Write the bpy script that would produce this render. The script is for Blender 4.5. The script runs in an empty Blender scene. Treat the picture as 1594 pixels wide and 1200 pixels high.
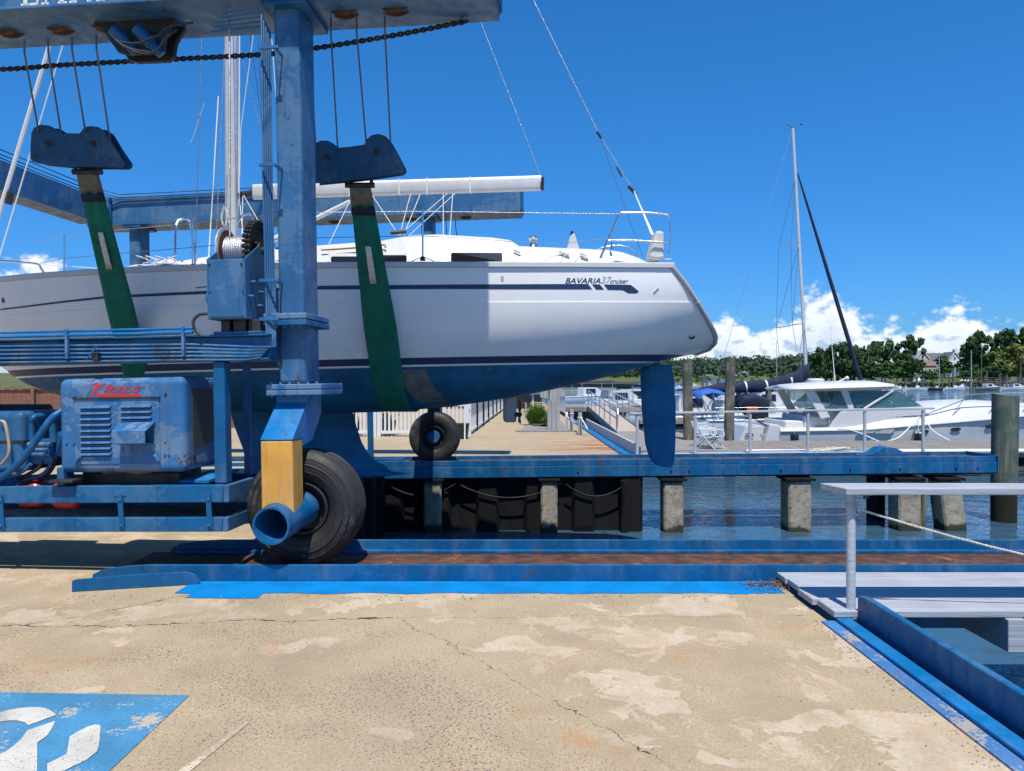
import bpy, bmesh, math, random
from math import sin, cos, pi, radians, sqrt
from mathutils import Vector, Matrix, Euler, noise
random.seed(7)
V = Vector
scene = bpy.context.scene
col = scene.collection

# ---------------------------------------------------------------- camera
F = 1150.0; EYE = 1.65; HZ = 593.0          # focal length in photo pixels, eye height, horizon row
cam_d = bpy.data.cameras.new('camera'); cam = bpy.data.objects.new('camera', cam_d); col.objects.link(cam)
cam.location = (0, 0, EYE); cam.rotation_euler = (radians(90), 0, 0)
cam_d.sensor_width = 36; cam_d.lens = F/1594*36; cam_d.shift_y = -(600-HZ)/1594
cam_d.clip_start = 0.05; cam_d.clip_end = 20000
scene.camera = cam

# ---------------------------------------------------------------- sun, sky, exposure
SUN_EL = radians(66.0); SUN_DX = -0.045
sd = V((SUN_DX, cos(SUN_EL), -sin(SUN_EL))).normalized()        # the way the light travels
sun_d = bpy.data.lights.new('sun', 'SUN'); sun = bpy.data.objects.new('sun', sun_d); col.objects.link(sun)
sun_d.energy = 4.0; sun_d.angle = radians(0.53); sun_d.color = (1.0, 0.955, 0.88)
sun.rotation_euler = sd.to_track_quat('-Z', 'Y').to_euler(); sun.location = (0, -20, 40)
scene.view_settings.view_transform = 'Standard'; scene.view_settings.look = 'None'
scene.view_settings.exposure = 0.44; scene.view_settings.gamma = 1.0
scene.view_settings.use_curve_mapping = False

world = bpy.data.worlds.new('World'); scene.world = world; world.use_nodes = True
SKY_LOW = (.19, .44, .90, 1); SKY_HIGH = (.19, .60, .955, 1)
def build_world():
    nt = world.node_tree; N = nt.nodes; L = nt.links; N.clear()
    def n(t, **k):
        o = N.new(t)
        for a, b in k.items(): setattr(o, a, b)
        return o
    def m(op, a, b=None, c=None, clamp=False):
        o = n('ShaderNodeMath', operation=op, use_clamp=clamp)
        for i, v in enumerate((a, b, c)):
            if v is None: continue
            if isinstance(v, (int, float)): o.inputs[i].default_value = v
            else: L.new(v, o.inputs[i])
        return o.outputs[0]
    out = n('ShaderNodeOutputWorld'); bg = n('ShaderNodeBackground')
    L.new(bg.outputs[0], out.inputs[0]); bg.inputs[1].default_value = 0.105
    sky = n('ShaderNodeTexSky', sky_type='NISHITA', sun_disc=False)
    sky.sun_elevation = SUN_EL; sky.sun_rotation = math.atan2(-sd.x, -sd.y)
    sky.altitude = 0; sky.air_density = 1.15; sky.dust_density = 0.35; sky.ozone_density = 2.6
    hsv = n('ShaderNodeHueSaturation'); hsv.inputs['Saturation'].default_value = 1.15
    hsv.inputs['Value'].default_value = 1.12; hsv.inputs['Hue'].default_value = 0.497
    L.new(sky.outputs[0], hsv.inputs['Color'])
    tc = n('ShaderNodeTexCoord'); sx = n('ShaderNodeSeparateXYZ'); L.new(tc.outputs['Generated'], sx.inputs[0])
    az = m('ARCTAN2', sx.outputs[0], sx.outputs[1])                 # 0 straight ahead, + right
    el = m('ARCSINE', sx.outputs[2])
    # cloud bank: crest height as a function of azimuth (radians), everywhere round the horizon
    def tower(a0, w, h):
        d = m('DIVIDE', m('SUBTRACT', az, a0), w)
        return m('MULTIPLY', m('POWER', 2.718, m('MULTIPLY', m('MULTIPLY', d, d), -1.0)), h)
    nz0 = n('ShaderNodeTexNoise'); nz0.noise_dimensions = '1D'; nz0.inputs['Scale'].default_value = 1.3
    nz0.inputs['Detail'].default_value = 1; L.new(m('MULTIPLY', az, 2.4), nz0.inputs['W'])
    crest = m('MULTIPLY_ADD', m('SUBTRACT', nz0.outputs[0], 0.5), 0.022, 0.058)
    for a0, w, h in ((0.282, 0.030, 0.032), (0.400, 0.038, 0.056), (0.345, 0.03, 0.014), (0.545, 0.030, 0.032), (0.475, 0.03, 0.006), (-0.60, 0.12, 0.066), (-0.56, 0.02, 0.03), (1.3, 0.1, 0.05), (-1.5, 0.12, 0.06), (2.4, 0.15, 0.05), (-2.6, 0.14, 0.06)):
        crest = m('ADD', crest, tower(a0, w, h))
    def dens(de, da):
        c = n('ShaderNodeCombineXYZ')
        L.new(m('MULTIPLY', m('ADD', az, da), 1.0), c.inputs[0]); L.new(m('MULTIPLY', m('ADD', el, de), 1.35), c.inputs[1])
        wz = n('ShaderNodeTexNoise'); wz.noise_dimensions = '2D'; wz.inputs['Scale'].default_value = 15; wz.inputs['Detail'].default_value = 2
        L.new(c.outputs[0], wz.inputs[0])
        vm = n('ShaderNodeVectorMath', operation='MULTIPLY_ADD'); L.new(wz.outputs['Color'], vm.inputs[0])
        vm.inputs[1].default_value = (0.02, 0.02, 0); L.new(c.outputs[0], vm.inputs[2])
        a = n('ShaderNodeTexNoise'); a.noise_dimensions = '2D'; a.inputs['Scale'].default_value = 20; a.inputs['Detail'].default_value = 5; a.inputs['Roughness'].default_value = 0.5
        L.new(vm.outputs[0], a.inputs[0])
        vo = n('ShaderNodeTexVoronoi'); vo.voronoi_dimensions = '2D'; vo.inputs['Scale'].default_value = 58
        L.new(vm.outputs[0], vo.inputs['Vector'])
        vo2 = n('ShaderNodeTexVoronoi'); vo2.voronoi_dimensions = '2D'; vo2.inputs['Scale'].default_value = 150
        L.new(vm.outputs[0], vo2.inputs['Vector'])
        d = m('DIVIDE', m('SUBTRACT', crest, m('ADD', el, de)), 0.020)
        d = m('ADD', d, m('MULTIPLY', m('SUBTRACT', a.outputs[0], 0.5), 2.8))
        d = m('ADD', d, m('MULTIPLY', m('SUBTRACT', 0.40, vo.outputs['Distance']), 1.0))
        return m('ADD', d, m('MULTIPLY', m('SUBTRACT', 0.4, vo2.outputs['Distance']), 0.5))
    d0 = dens(0, 0); d1 = dens(0.011, 0.003)
    mask = n('ShaderNodeMapRange'); mask.interpolation_type = 'SMOOTHSTEP'; L.new(d0, mask.inputs[0])
    mask.inputs[1].default_value = -0.25; mask.inputs[2].default_value = 0.95
    lit = n('ShaderNodeMapRange'); L.new(m('SUBTRACT', d0, d1), lit.inputs[0]); lit.inputs[1].default_value = -0.45; lit.inputs[2].default_value = 0.55
    deep = n('ShaderNodeMapRange'); L.new(d0, deep.inputs[0]); deep.inputs[1].default_value = 0.4; deep.inputs[2].default_value = 4.2
    deep.inputs[3].default_value = 0.0; deep.inputs[4].default_value = 0.75
    bri = m('SUBTRACT', lit.outputs[0], m('MULTIPLY', deep.outputs[0], 0.85), clamp=True)
    mc = n('ShaderNodeMix', data_type='RGBA'); L.new(bri, mc.inputs[0])
    mc.inputs[6].default_value = (3.4, 4.5, 5.9, 1); mc.inputs[7].default_value = (7.6, 7.8, 8.0, 1)
    fade = n('ShaderNodeMapRange'); L.new(el, fade.inputs[0]); fade.inputs[1].default_value = -0.02; fade.inputs[2].default_value = 0.03
    fade.inputs[3].default_value = 0.45; fade.inputs[4].default_value = 0.97
    tm = n('ShaderNodeMapRange'); tm.interpolation_type = 'SMOOTHSTEP'; L.new(el, tm.inputs[0]); tm.inputs[1].default_value = -0.05; tm.inputs[2].default_value = 0.42
    tint = n('ShaderNodeMix', data_type='RGBA'); L.new(tm.outputs[0], tint.inputs[0])
    tint.inputs[6].default_value = SKY_LOW; tint.inputs[7].default_value = SKY_HIGH
    skm = n('ShaderNodeMix', data_type='RGBA', blend_type='MULTIPLY'); skm.inputs[0].default_value = 1
    L.new(hsv.outputs[0], skm.inputs[6]); L.new(tint.outputs[2], skm.inputs[7])
    mx = n('ShaderNodeMix', data_type='RGBA'); L.new(m('MULTIPLY', mask.outputs[0], fade.outputs[0]), mx.inputs[0])
    L.new(skm.outputs[2], mx.inputs[6]); L.new(mc.outputs[2], mx.inputs[7])
    L.new(mx.outputs[2], bg.inputs[0])
build_world()
world.cycles.sampling_method = 'MANUAL'; world.cycles.sample_map_resolution = 512
scene.cycles.max_bounces = 8
scene.cycles.transparent_max_bounces = 12

# ---------------------------------------------------------------- helpers
def P(px, py, Y):                      # a point that lies Y metres ahead, read off the photograph
    return V(((px-797.0)/F*Y, Y, EYE-(py-HZ)/F*Y))
ORG = {}
class MB:
    def __init__(s): s.v = []; s.f = []
    def add(s, vs, fs):
        k = len(s.v); s.v += [V(a) for a in vs]; s.f += [tuple(k+i for i in q) for q in fs]; return s
    def box(s, a, b, rot=None):        # corners
        x0, y0, z0 = a; x1, y1, z1 = b
        vs = [V((x, y, z)) for z in (z0, z1) for y in (y0, y1) for x in (x0, x1)]
        if rot:
            c = (V(a)+V(b))/2; vs = [c + rot @ (q-c) for q in vs]
        return s.add(vs, [(0, 2, 3, 1), (4, 5, 7, 6), (0, 1, 5, 4), (2, 6, 7, 3), (0, 4, 6, 2), (1, 3, 7, 5)])
    def cbox(s, c, d, rot=None):
        c = V(c); d = V(d)/2; return s.box(c-d, c+d, rot)
    def bar(s, p, q, w, h=None, up=(0, 0, 1)):   # rectangular bar from p to q
        p = V(p); q = V(q); h = h or w; t = (q-p).normalized(); u = V(up)
        if abs(t.dot(u)) > .98: u = V((0, 1, 0))
        a = t.cross(u).normalized(); b = a.cross(t)
        vs = [e + a*sx*w/2 + b*sz*h/2 for e in (p, q) for sx, sz in ((-1, -1), (1, -1), (1, 1), (-1, 1))]
        return s.add(vs, [(3, 2, 1, 0), (4, 5, 6, 7), (0, 1, 5, 4), (1, 2, 6, 5), (2, 3, 7, 6), (3, 0, 4, 7)])
    def tube(s, pts, r, n=8, cap=True):
        pts = [V(p) for p in pts]; k = len(s.v); m = len(pts)
        rr = r if isinstance(r, (list, tuple)) else [r]*m
        a = None
        for i, p in enumerate(pts):
            t = (pts[min(i+1, m-1)]-pts[max(i-1, 0)]).normalized()
            if a is None:
                u = V((0, 0, 1)) if abs(t.z) < .9 else V((1, 0, 0)); a = t.cross(u).normalized()
            else: a = (a - t*a.dot(t)).normalized()
            b = t.cross(a)
            for j in range(n):
                g = 2*pi*j/n; s.v.append(p + a*cos(g)*rr[i] + b*sin(g)*rr[i])
        for i in range(m-1):
            for j in range(n):
                j2 = (j+1) % n; s.f.append((k+i*n+j, k+i*n+j2, k+(i+1)*n+j2, k+(i+1)*n+j))
        if cap:
            s.f.append(tuple(k+j for j in reversed(range(n)))); s.f.append(tuple(k+(m-1)*n+j for j in range(n)))
        return s
    def cyl(s, p, q, r0, r1=None, n=16): return s.tube([p, q], [r0, r0 if r1 is None else r1], n)
    def lathe(s, c, axis, prof, n=32, closed=False):   # prof: (along axis, radius)
        c = V(c); t = V(axis).normalized(); u = V((0, 0, 1)) if abs(t.z) < .9 else V((1, 0, 0))
        a = t.cross(u).normalized(); b = t.cross(a); k = len(s.v); m = len(prof)
        for z, r in prof:
            for j in range(n):
                g = 2*pi*j/n; s.v.append(c + t*z + a*cos(g)*r + b*sin(g)*r)
        for i in range(m if closed else m-1):
            i2 = (i+1) % m
            for j in range(n):
                j2 = (j+1) % n; s.f.append((k+i*n+j, k+i*n+j2, k+i2*n+j2, k+i2*n+j))
        return s
    def prism(s, poly, off):           # poly: list of 3-D points, off: extrusion vector
        off = V(off); poly = [V(p) for p in poly]; m = len(poly)
        fs = [tuple(range(m)), tuple(range(2*m-1, m-1, -1))] + [(i, i+m, (i+1) % m+m, (i+1) % m) for i in range(m)]
        return s.add(poly+[p+off for p in poly], fs)
    def grid(s, rows, flip=False, closed=False):       # rows of points
        k = len(s.v); m = len(rows[0])
        for r in rows: s.v += [V(p) for p in r]
        for i in range(len(rows)-1):
            for j in range(m if closed else m-1):
                j2 = (j+1) % m
                q = (k+i*m+j, k+i*m+j2, k+(i+1)*m+j2, k+(i+1)*m+j); s.f.append(q[::-1] if flip else q)
        return s
    def quad(s, *p): return s.add(p, [tuple(range(len(p)))])
    def build(s, name, mat, parent=None, smooth=False, bevel=0, solid=0, ang=35, seg=2, recalc=True, keep=False):
        if not s.v: raise ValueError(name)
        xs = [p.x for p in s.v]; ys = [p.y for p in s.v]; zs = [p.z for p in s.v]
        o0 = V((0, 0, 0)) if keep else V(((min(xs)+max(xs))/2, (min(ys)+max(ys))/2, min(zs)))
        me = bpy.data.meshes.new(name); me.from_pydata([p-o0 for p in s.v], [], s.f)
        if recalc or smooth:
            bm = bmesh.new(); bm.from_mesh(me)
            if recalc: bmesh.ops.recalc_face_normals(bm, faces=bm.faces)
            if smooth:
                for f in bm.faces: f.smooth = True
                for e in bm.edges:
                    if len(e.link_faces) == 2 and e.calc_face_angle(0) > radians(ang): e.smooth = False
            bm.to_mesh(me); bm.free()
        me.materials.append(M(mat) if isinstance(mat, str) else mat)
        o = bpy.data.objects.new(name, me); col.objects.link(o)
        base = ORG.get(parent.name, V((0, 0, 0))) if parent else V((0, 0, 0))
        o.location = o0 - base
        if parent: o.parent = parent
        ORG[o.name] = o0
        if solid:
            md = o.modifiers.new('solidify', 'SOLIDIFY'); md.thickness = solid; md.offset = 0
        if bevel:
            md = o.modifiers.new('bevel', 'BEVEL'); md.width = bevel; md.segments = seg; md.limit_method = 'ANGLE'; md.angle_limit = radians(40)
            md.harden_normals = False
        return o
def tag(o, label=None, cat=None, group=None, kind=None):
    if label: o['label'] = label
    if cat: o['category'] = cat
    if group: o['group'] = group
    if kind: o['kind'] = kind
    return o
def thing(name, label, cat, loc=(0, 0, 0), group=None):
    o = bpy.data.objects.new(name, None); o.empty_display_size = .2; col.objects.link(o); o.location = loc
    ORG[o.name] = V(loc); return tag(o, label, cat, group)
def kids(o): return [c for c in bpy.data.objects if c.parent == o]
def copy_tree(o, loc=None, parent=None, rz=None, label=None, scale=None):
    c = o.copy(); col.objects.link(c)
    if parent: c.parent = parent
    if loc is not None: c.location = loc
    if rz is not None: c.rotation_euler = (0, 0, rz)
    if scale is not None: c.scale = scale if not isinstance(scale, (int, float)) else (scale,)*3
    if label: c['label'] = label
    for ch in kids(o): copy_tree(ch, parent=c)
    return c
def lerp(a, b, t): return a+(b-a)*t
def pl(tab, x):                        # piecewise linear table
    if x <= tab[0][0]: return tab[0][1]
    for (x0, y0), (x1, y1) in zip(tab, tab[1:]):
        if x <= x1: return lerp(y0, y1, (x-x0)/(x1-x0))
    return tab[-1][1]
def sm(tab, x):                        # smoothed table
    h = (tab[-1][0]-tab[0][0])/40
    return sum(pl(tab, x+k*h) for k in (-2, -1, 0, 1, 2))/5
def sag(p, q, d, n=14):
    p = V(p); q = V(q); return [p.lerp(q, i/n) - V((0, 0, d*4*(i/n)*(1-i/n))) for i in range(n+1)]
def arc3(pts, n=6):                    # smooth curve through points (Catmull-Rom)
    pts = [V(p) for p in pts]; e = [pts[0]*2-pts[1]]+pts+[pts[-1]*2-pts[-2]]; out = []
    for i in range(1, len(e)-2):
        for k in range(n):
            t = k/n; a, b, c, d = e[i-1:i+3]
            out.append(.5*((2*b)+(c-a)*t+(2*a-5*b+4*c-d)*t*t+(3*b-a-3*c+d)*t*t*t))
    return out+[pts[-1]]
def text_mesh(body, size, mat_, name, parent, origin, xdir, ydir, shear=0, lift=0.0, bold=0, spacing=1, width=None):
    cu = bpy.data.curves.new('lettering', 'FONT'); cu.body = body; cu.size = size; cu.shear = shear; cu.offset = bold
    cu.space_character = spacing; cu.resolution_u = 3
    tmp = bpy.data.objects.new('lettering', cu); col.objects.link(tmp)
    dg = bpy.context.evaluated_depsgraph_get(); me = bpy.data.meshes.new_from_object(tmp.evaluated_get(dg))
    col.objects.unlink(tmp); bpy.data.objects.remove(tmp)
    xd = V(xdir).normalized(); yd = V(ydir).normalized(); nd = xd.cross(yd)
    k = 1.0
    xs = [v.co.x for v in me.vertices]
    if width: k = width/(max(xs)-min(xs))
    x0 = min(xs)
    b = MB(); b.add([V(origin)+xd*(v.co.x-x0)*k+yd*v.co.y+nd*lift for v in me.vertices], [tuple(p.vertices) for p in me.polygons])
    return b.build(name, mat_, parent, recalc=False)

# ---------------------------------------------------------------- materials
MATS = {}
def M(name): return MATS[name]
class NT:
    def __init__(s, name):
        s.m = bpy.data.materials.new(name); s.m.use_nodes = True; s.t = s.m.node_tree; s.N = s.t.nodes; s.L = s.t.links
        s.N.clear(); s.out = s.N.new('ShaderNodeOutputMaterial'); s.b = s.N.new('ShaderNodeBsdfPrincipled')
        s.L.new(s.b.outputs[0], s.out.inputs[0]); MATS[name] = s.m
        s.tc = s.N.new('ShaderNodeTexCoord')
    def n(s, t, **k):
        o = s.N.new(t)
        for a, b in k.items(): setattr(o, a, b)
        return o
    def put(s, sock, v):
        if v is None: return
        if hasattr(v, 'is_output'): s.L.new(v, sock)
        elif isinstance(v, (tuple, list)) and len(v) == 3 and sock.type == 'RGBA': sock.default_value = (*v, 1)
        else: sock.default_value = v
    def math(s, op, a, b=None, c=None, clamp=False):
        o = s.n('ShaderNodeMath', operation=op, use_clamp=clamp)
        for i, v in enumerate((a, b, c)): s.put(o.inputs[i], v)
        return o.outputs[0]
    def pos(s): return s.n('ShaderNodeNewGeometry').outputs['Position']
    def map(s, vec, scale=(1, 1, 1), rot=(0, 0, 0), loc=(0, 0, 0)):
        o = s.n('ShaderNodeMapping'); s.put(o.inputs[0], vec); o.inputs['Scale'].default_value = scale
        o.inputs['Rotation'].default_value = rot; o.inputs['Location'].default_value = loc; return o.outputs[0]
    dim = '3D'
    def noise(s, vec, scale, detail=4, rough=.55, dist=0):
        o = s.n('ShaderNodeTexNoise'); o.noise_dimensions = s.dim; s.put(o.inputs['Vector'], vec); o.inputs['Scale'].default_value = scale
        o.inputs['Detail'].default_value = detail; o.inputs['Roughness'].default_value = rough; o.inputs['Distortion'].default_value = dist
        return o.outputs[0]
    def voro(s, vec, scale, feature='F1', out='Distance', rnd=1):
        o = s.n('ShaderNodeTexVoronoi', feature=feature); o.voronoi_dimensions = s.dim; s.put(o.inputs['Vector'], vec); o.inputs['Scale'].default_value = scale
        o.inputs['Randomness'].default_value = rnd; return o.outputs[out]
    def ramp(s, v, a, b, lo=0., hi=1., smooth=True):
        o = s.n('ShaderNodeMapRange'); o.interpolation_type = 'SMOOTHSTEP' if smooth else 'LINEAR'
        s.put(o.inputs[0], v); 
        for i, x in enumerate((a, b, lo, hi)): o.inputs[i+1].default_value = x
        return o.outputs[0]
    def mix(s, f, a, b, mode='MIX'):
        o = s.n('ShaderNodeMix', data_type='RGBA', blend_type=mode); s.put(o.inputs[0], f); s.put(o.inputs[6], a); s.put(o.inputs[7], b); return o.outputs[2]
    def bump(s, h, strength=.3, dist=.01):
        o = s.n('ShaderNodeBump'); s.put(o.inputs['Height'], h); o.inputs['Strength'].default_value = strength; o.inputs['Distance'].default_value = dist
        s.L.new(o.outputs[0], s.b.inputs['Normal']); return o
    def set(s, color=None, rough=None, metal=None, spec=None, **k):
        for key, v in (('Base Color', color), ('Roughness', rough), ('Metallic', metal), ('Specular IOR Level', spec)): s.put(s.b.inputs[key], v)
        for key, v in k.items(): s.put(s.b.inputs[key.replace('_', ' ')], v)
        return s.m
def sc(c, k): return tuple(min(1, x*k) for x in c)
def simple(name, c, rough=.5, metal=0, var=.12, scale=6, bump=.08, wear=None, wamt=.6, wscale=3, streak=0, spec=.5, bscale=40):
    t = NT(name); o = t.tc.outputs['Object']
    a = t.noise(o, scale, 5)
    c1 = t.mix(t.ramp(a, .3, .7), sc(c, 1-var), sc(c, 1+var))
    if streak:
        w = t.noise(t.map(o, (9, 9, .5)), 1.5, 4)
        c1 = t.mix(t.math('MULTIPLY', t.ramp(w, .5, .75), streak), c1, sc(c, .45))
    if wear:
        w = t.math('MULTIPLY_ADD', t.noise(o, wscale*9, 5, .65), .35, t.math('MULTIPLY', t.noise(o, wscale, 3), .65))
        c1 = t.mix(t.ramp(w, wamt, wamt+.05), c1, wear)
    t.set(c1, t.ramp(t.noise(o, scale*2.3, 3), .3, .7, max(.02, rough-.07), min(1, rough+.09)), metal, spec)
    if bump: t.bump(t.noise(o, bscale, 4), bump, .01)
    return t.m
def paint(name, c, fade, rough=.42, wamt=.60, bump=.10, wscale=1.6, chips=(.09, .05, .03), camt=.672):
    """brushed marine paint: repainted patches, faded areas, a few rust chips"""
    t = NT(name); o = t.tc.outputs['Object']
    a = t.noise(o, 3.2, 5, .6); big = t.noise(o, wscale, 3, .55, .6)
    c1 = t.mix(t.ramp(a, .3, .72), sc(c, .86), sc(c, 1.14))
    c1 = t.mix(t.math('MULTIPLY', t.ramp(t.math('MULTIPLY_ADD', t.math('SUBTRACT', t.noise(t.map(o, (1, 1, 2.2)), 14, 4, .7), .5), .22, big), wamt-.04, wamt-.005), .75), c1, fade)
    st = t.noise(t.map(o, (6, 6, .7)), 2.2, 5, .6)
    c1 = t.mix(t.math('MULTIPLY', t.ramp(st, .52, .74), .5), c1, sc(c, .55))
    dust = t.noise(t.map(o, (3, 3, 1.1)), 1.3, 6, .7)
    c1 = t.mix(t.math('MULTIPLY', t.ramp(dust, .45, .72), .28), c1, (.20, .235, .26))
    rr = t.math('MULTIPLY', t.ramp(t.noise(t.map(o, (16, 16, .55)), 1.0, 4, .6), .66, .78), t.ramp(t.noise(o, 1.7, 2), .48, .62))
    c1 = t.mix(t.math('MULTIPLY', rr, .65), c1, (.16, .085, .045))
    sm_ = t.noise(o, 55, 3, .6)
    c1 = t.mix(t.math('MULTIPLY', t.ramp(sm_, .64, .74), .07), c1, (.55, .62, .68))
    chip = t.math('MULTIPLY_ADD', t.noise(o, 30, 4, .7), .5, t.math('MULTIPLY', t.noise(o, 2.3, 2), .5))
    c1 = t.mix(t.ramp(chip, camt-.06, camt-.03), c1, chips)
    t.set(c1, t.ramp(t.noise(o, 7, 4), .3, .7, rough-.1, rough+.16), 0, .3)
    t.bump(t.math('ADD', t.noise(o, 24, 5, .6), t.math('MULTIPLY', t.noise(o, 140, 3), .3)), bump, .012)
    return t.m
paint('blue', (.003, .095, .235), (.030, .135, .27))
paint('blue_sun', (.002, .155, .39), (.02, .18, .40), wamt=.66)  # brighter copy of blue for sunlit faces, sunlight put into the colour
paint('blue_grey', (.033, .125, .265), (.08, .18, .30), rough=.38, wamt=.54)
paint('blue_hood', (.030, .135, .31), (.14, .225, .335), rough=.42, wamt=.52, wscale=2.4)
paint('blue_rail', (.001, .088, .22), (.012, .12, .27), wamt=.62)
paint('blue_dark', (.003, .065, .15), (.012, .085, .17))
paint('yellow', (.70, .35, .066), (.70, .42, .15), rough=.5, wamt=.62, chips=(.25, .13, .03), camt=.74)
simple('gelcoat', (.83, .82, .79), .24, var=.02, scale=2, bump=0, spec=.5)
simple('gelcoat_white', (.58, .58, .565), .3, var=.02, scale=3, bump=0)
simple('gelcoat_grey', (.40, .40, .39), .3, var=.08, scale=4, bump=.02)
simple('navy', (.012, .034, .10), .5, var=.1, bump=0)
simple('navy_canvas', (.012, .018, .045), .85, var=.25, scale=5, bump=.3, bscale=14)
simple('blue_canvas', (.02, .12, .45), .8, var=.2, scale=5, bump=.2, bscale=14)
simple('steel', (.62, .63, .64), .22, 1, var=.06, bump=0)
simple('alloy', (.70, .71, .72), .38, .75, var=.06, bump=.02)
simple('alloy_white', (.56, .57, .57), .35, .1, var=.04, bump=.02)
simple('dark_steel', (.05, .05, .052), .5, .6, var=.3, bump=.2)
simple('grease', (.022, .019, .017), .55, .2, var=.4, scale=20, bump=.5, bscale=60, wear=(.10, .055, .03), wamt=.56)
simple('rust', (.10, .045, .028), .75, .2, var=.45, scale=7, bump=.5, wear=(.30, .12, .045), wamt=.58)
simple('exhaust', (.30, .15, .07), .6, .4, var=.45, scale=9, bump=.3, wear=(.55, .42, .3), wamt=.52)
simple('rubber', (.020, .0195, .019), .62, 0, var=.25, scale=5, bump=.15, wear=(.065, .062, .058), wamt=.56, wscale=2)
simple('black_plastic', (.012, .012, .013), .45, 0, var=.2)
simple('hose', (.016, .017, .02), .5, 0, var=.2)
simple('hose_tan', (.38, .29, .18), .7, 0, var=.2)
simple('rope', (.62, .58, .48), .85, var=.2, scale=60, bump=.6, bscale=160)
simple('rope_white', (.72, .72, .70), .8, var=.1, scale=60, bump=.4, bscale=160)
simple('wire', (.17, .17, .175), .4, .8, var=.2, scale=80, bump=.5, bscale=220)
simple('wire_bright', (.50, .50, .50), .35, .85, var=.2, scale=80, bump=.5, bscale=220)
simple('sling', (.003, .17, .12), .85, var=.14, scale=4, bump=.35, bscale=90, streak=.6)
simple('sling_end', (.17, .15, .11), .85, var=.25, scale=9, bump=.3, bscale=90)
simple('paper', (.66, .65, .58), .7, var=.15, scale=30, wear=(.2, .2, .18), wamt=.6, wscale=20)
simple('letters', (.74, .75, .72), .5, var=.06, wear=(.2, .35, .5), wamt=.68)
simple('red', (.55, .035, .03), .42, var=.12, wear=(.30, .22, .3), wamt=.70, wscale=12)
simple('red_tank', (.50, .03, .035), .32, var=.15, wear=(.2, .03, .03), wamt=.62)
simple('white_paint', (.74, .75, .76), .5, var=.04, bump=.05)
simple('white_vinyl', (.68, .68, .68), .35, var=.03, bump=.02)
simple('cushion', (.60, .59, .56), .8, var=.06, bump=.3, bscale=18)
simple('cloth', (.62, .60, .66), .85, var=.1, bump=.5, bscale=9)
simple('teak', (.30, .16, .07), .6, var=.25)
simple('orange', (.50, .14, .03), .6, var=.2)
simple('burgundy', (.25, .02, .04), .8, var=.2)
simple('stucco', (.50, .46, .41), .85, var=.06)
simple('house_grey', (.34, .34, .32), .8, var=.1)
simple('ramp_grit', (.42, .34, .27), .9, var=.12, scale=4)
simple('house_white', (.70, .70, .68), .8, var=.05)
simple('house_green', (.16, .21, .20), .8, var=.1)
simple('shingle', (.11, .11, .12), .9, var=.3, scale=2)
simple('shingle_brown', (.22, .13, .10), .9, var=.25, scale=2)
simple('trim', (.75, .75, .73), .6, var=.04)
simple('brick_red', (.30, .12, .09), .85, var=.2)
simple('pebble', (.24, .23, .21), .9, var=.35, scale=20, bump=.8, bscale=60)
simple('mulch', (.10, .06, .045), .95, var=.5, scale=22, bump=.9, bscale=40)
simple('antifoul', (.008, .125, .26), .6, var=.3, scale=2.2, bump=.05, streak=.3, wear=(.03, .165, .27), wamt=.585, wscale=1.2)
simple('antifoul_keel', (.003, .125, .27), .65, var=.22, scale=2.2, bump=.05, streak=.25, wear=(.02, .135, .27), wamt=.6, wscale=1.2)
simple('bare_patch', (.17, .175, .16), .7, var=.25, scale=8, streak=.5)
simple('gravel_litter', (.14, .08, .045), .95, var=.5, scale=60, bump=.9, bscale=90)
def glass(name, c, rough=.05):
    t = NT(name); t.set(c, rough, 0, .8); return t.m
glass('window_dark', (.012, .008, .008)); glass('window_teal_dark', (.01, .10, .11)); glass('window_blue', (.03, .05, .06))
def clear(name):
    t = NT(name); t.set((.75, .85, .85), .03, 0, .5, Transmission_Weight=.85, IOR=1.1); return t.m
clear('vinyl_clear')
def tinted(name, c):
    t = NT(name); t.set(c, .03, 0, .6, Transmission_Weight=.75, IOR=1.08); return t.m
tinted('window_teal', (.24, .46, .50)); tinted('window_blue_tint', (.30, .45, .5))
def wood(name, c, grain=.5, green=0, rough=.85, axis='x'):
    t = NT(name); o = t.tc.outputs['Object']
    s_ = {'x': (1.2, 22, 22), 'y': (22, 1.2, 22), 'z': (14, 14, .9)}[axis]
    g = t.noise(t.map(o, s_), 1.6, 6, .62); a = t.noise(o, 2.5, 4)
    c1 = t.mix(t.ramp(g, .28, .72), sc(c, 1-grain), sc(c, 1+grain*.5))
    c1 = t.mix(t.math('MULTIPLY', t.ramp(a, .45, .75), .4), c1, sc(c, .65))
    if green: c1 = t.mix(t.math('MULTIPLY', t.ramp(t.noise(o, 3.3, 5), .42, .6), green), c1, (.05, .075, .045))
    t.set(c1, rough, 0, .25); t.bump(g, .5, .012); return t.m
wood('deck_grey', (.37, .39, .42), .22); wood('deck_worn', (.27, .24, .205), .35, axis='y'); wood('deck_x', (.30, .27, .24), .35)
wood('pile', (.20, .175, .14), .5, .75, axis='z'); wood('fence_brown', (.20, .125, .085), .3, axis='z'); wood('post_grey', (.36, .36, .35), .25, axis='z')
wood('fence_brown_x', (.24, .115, .075), .3); wood('rail_grey', (.44, .47, .50), .12, rough=.6); wood('bulkhead', (.009, .009, .010), .3, axis='z')  # bulkhead: near black, holds the shade on the slip wall
wood('jetty', (.17, .15, .13), .3, axis='y')
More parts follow.
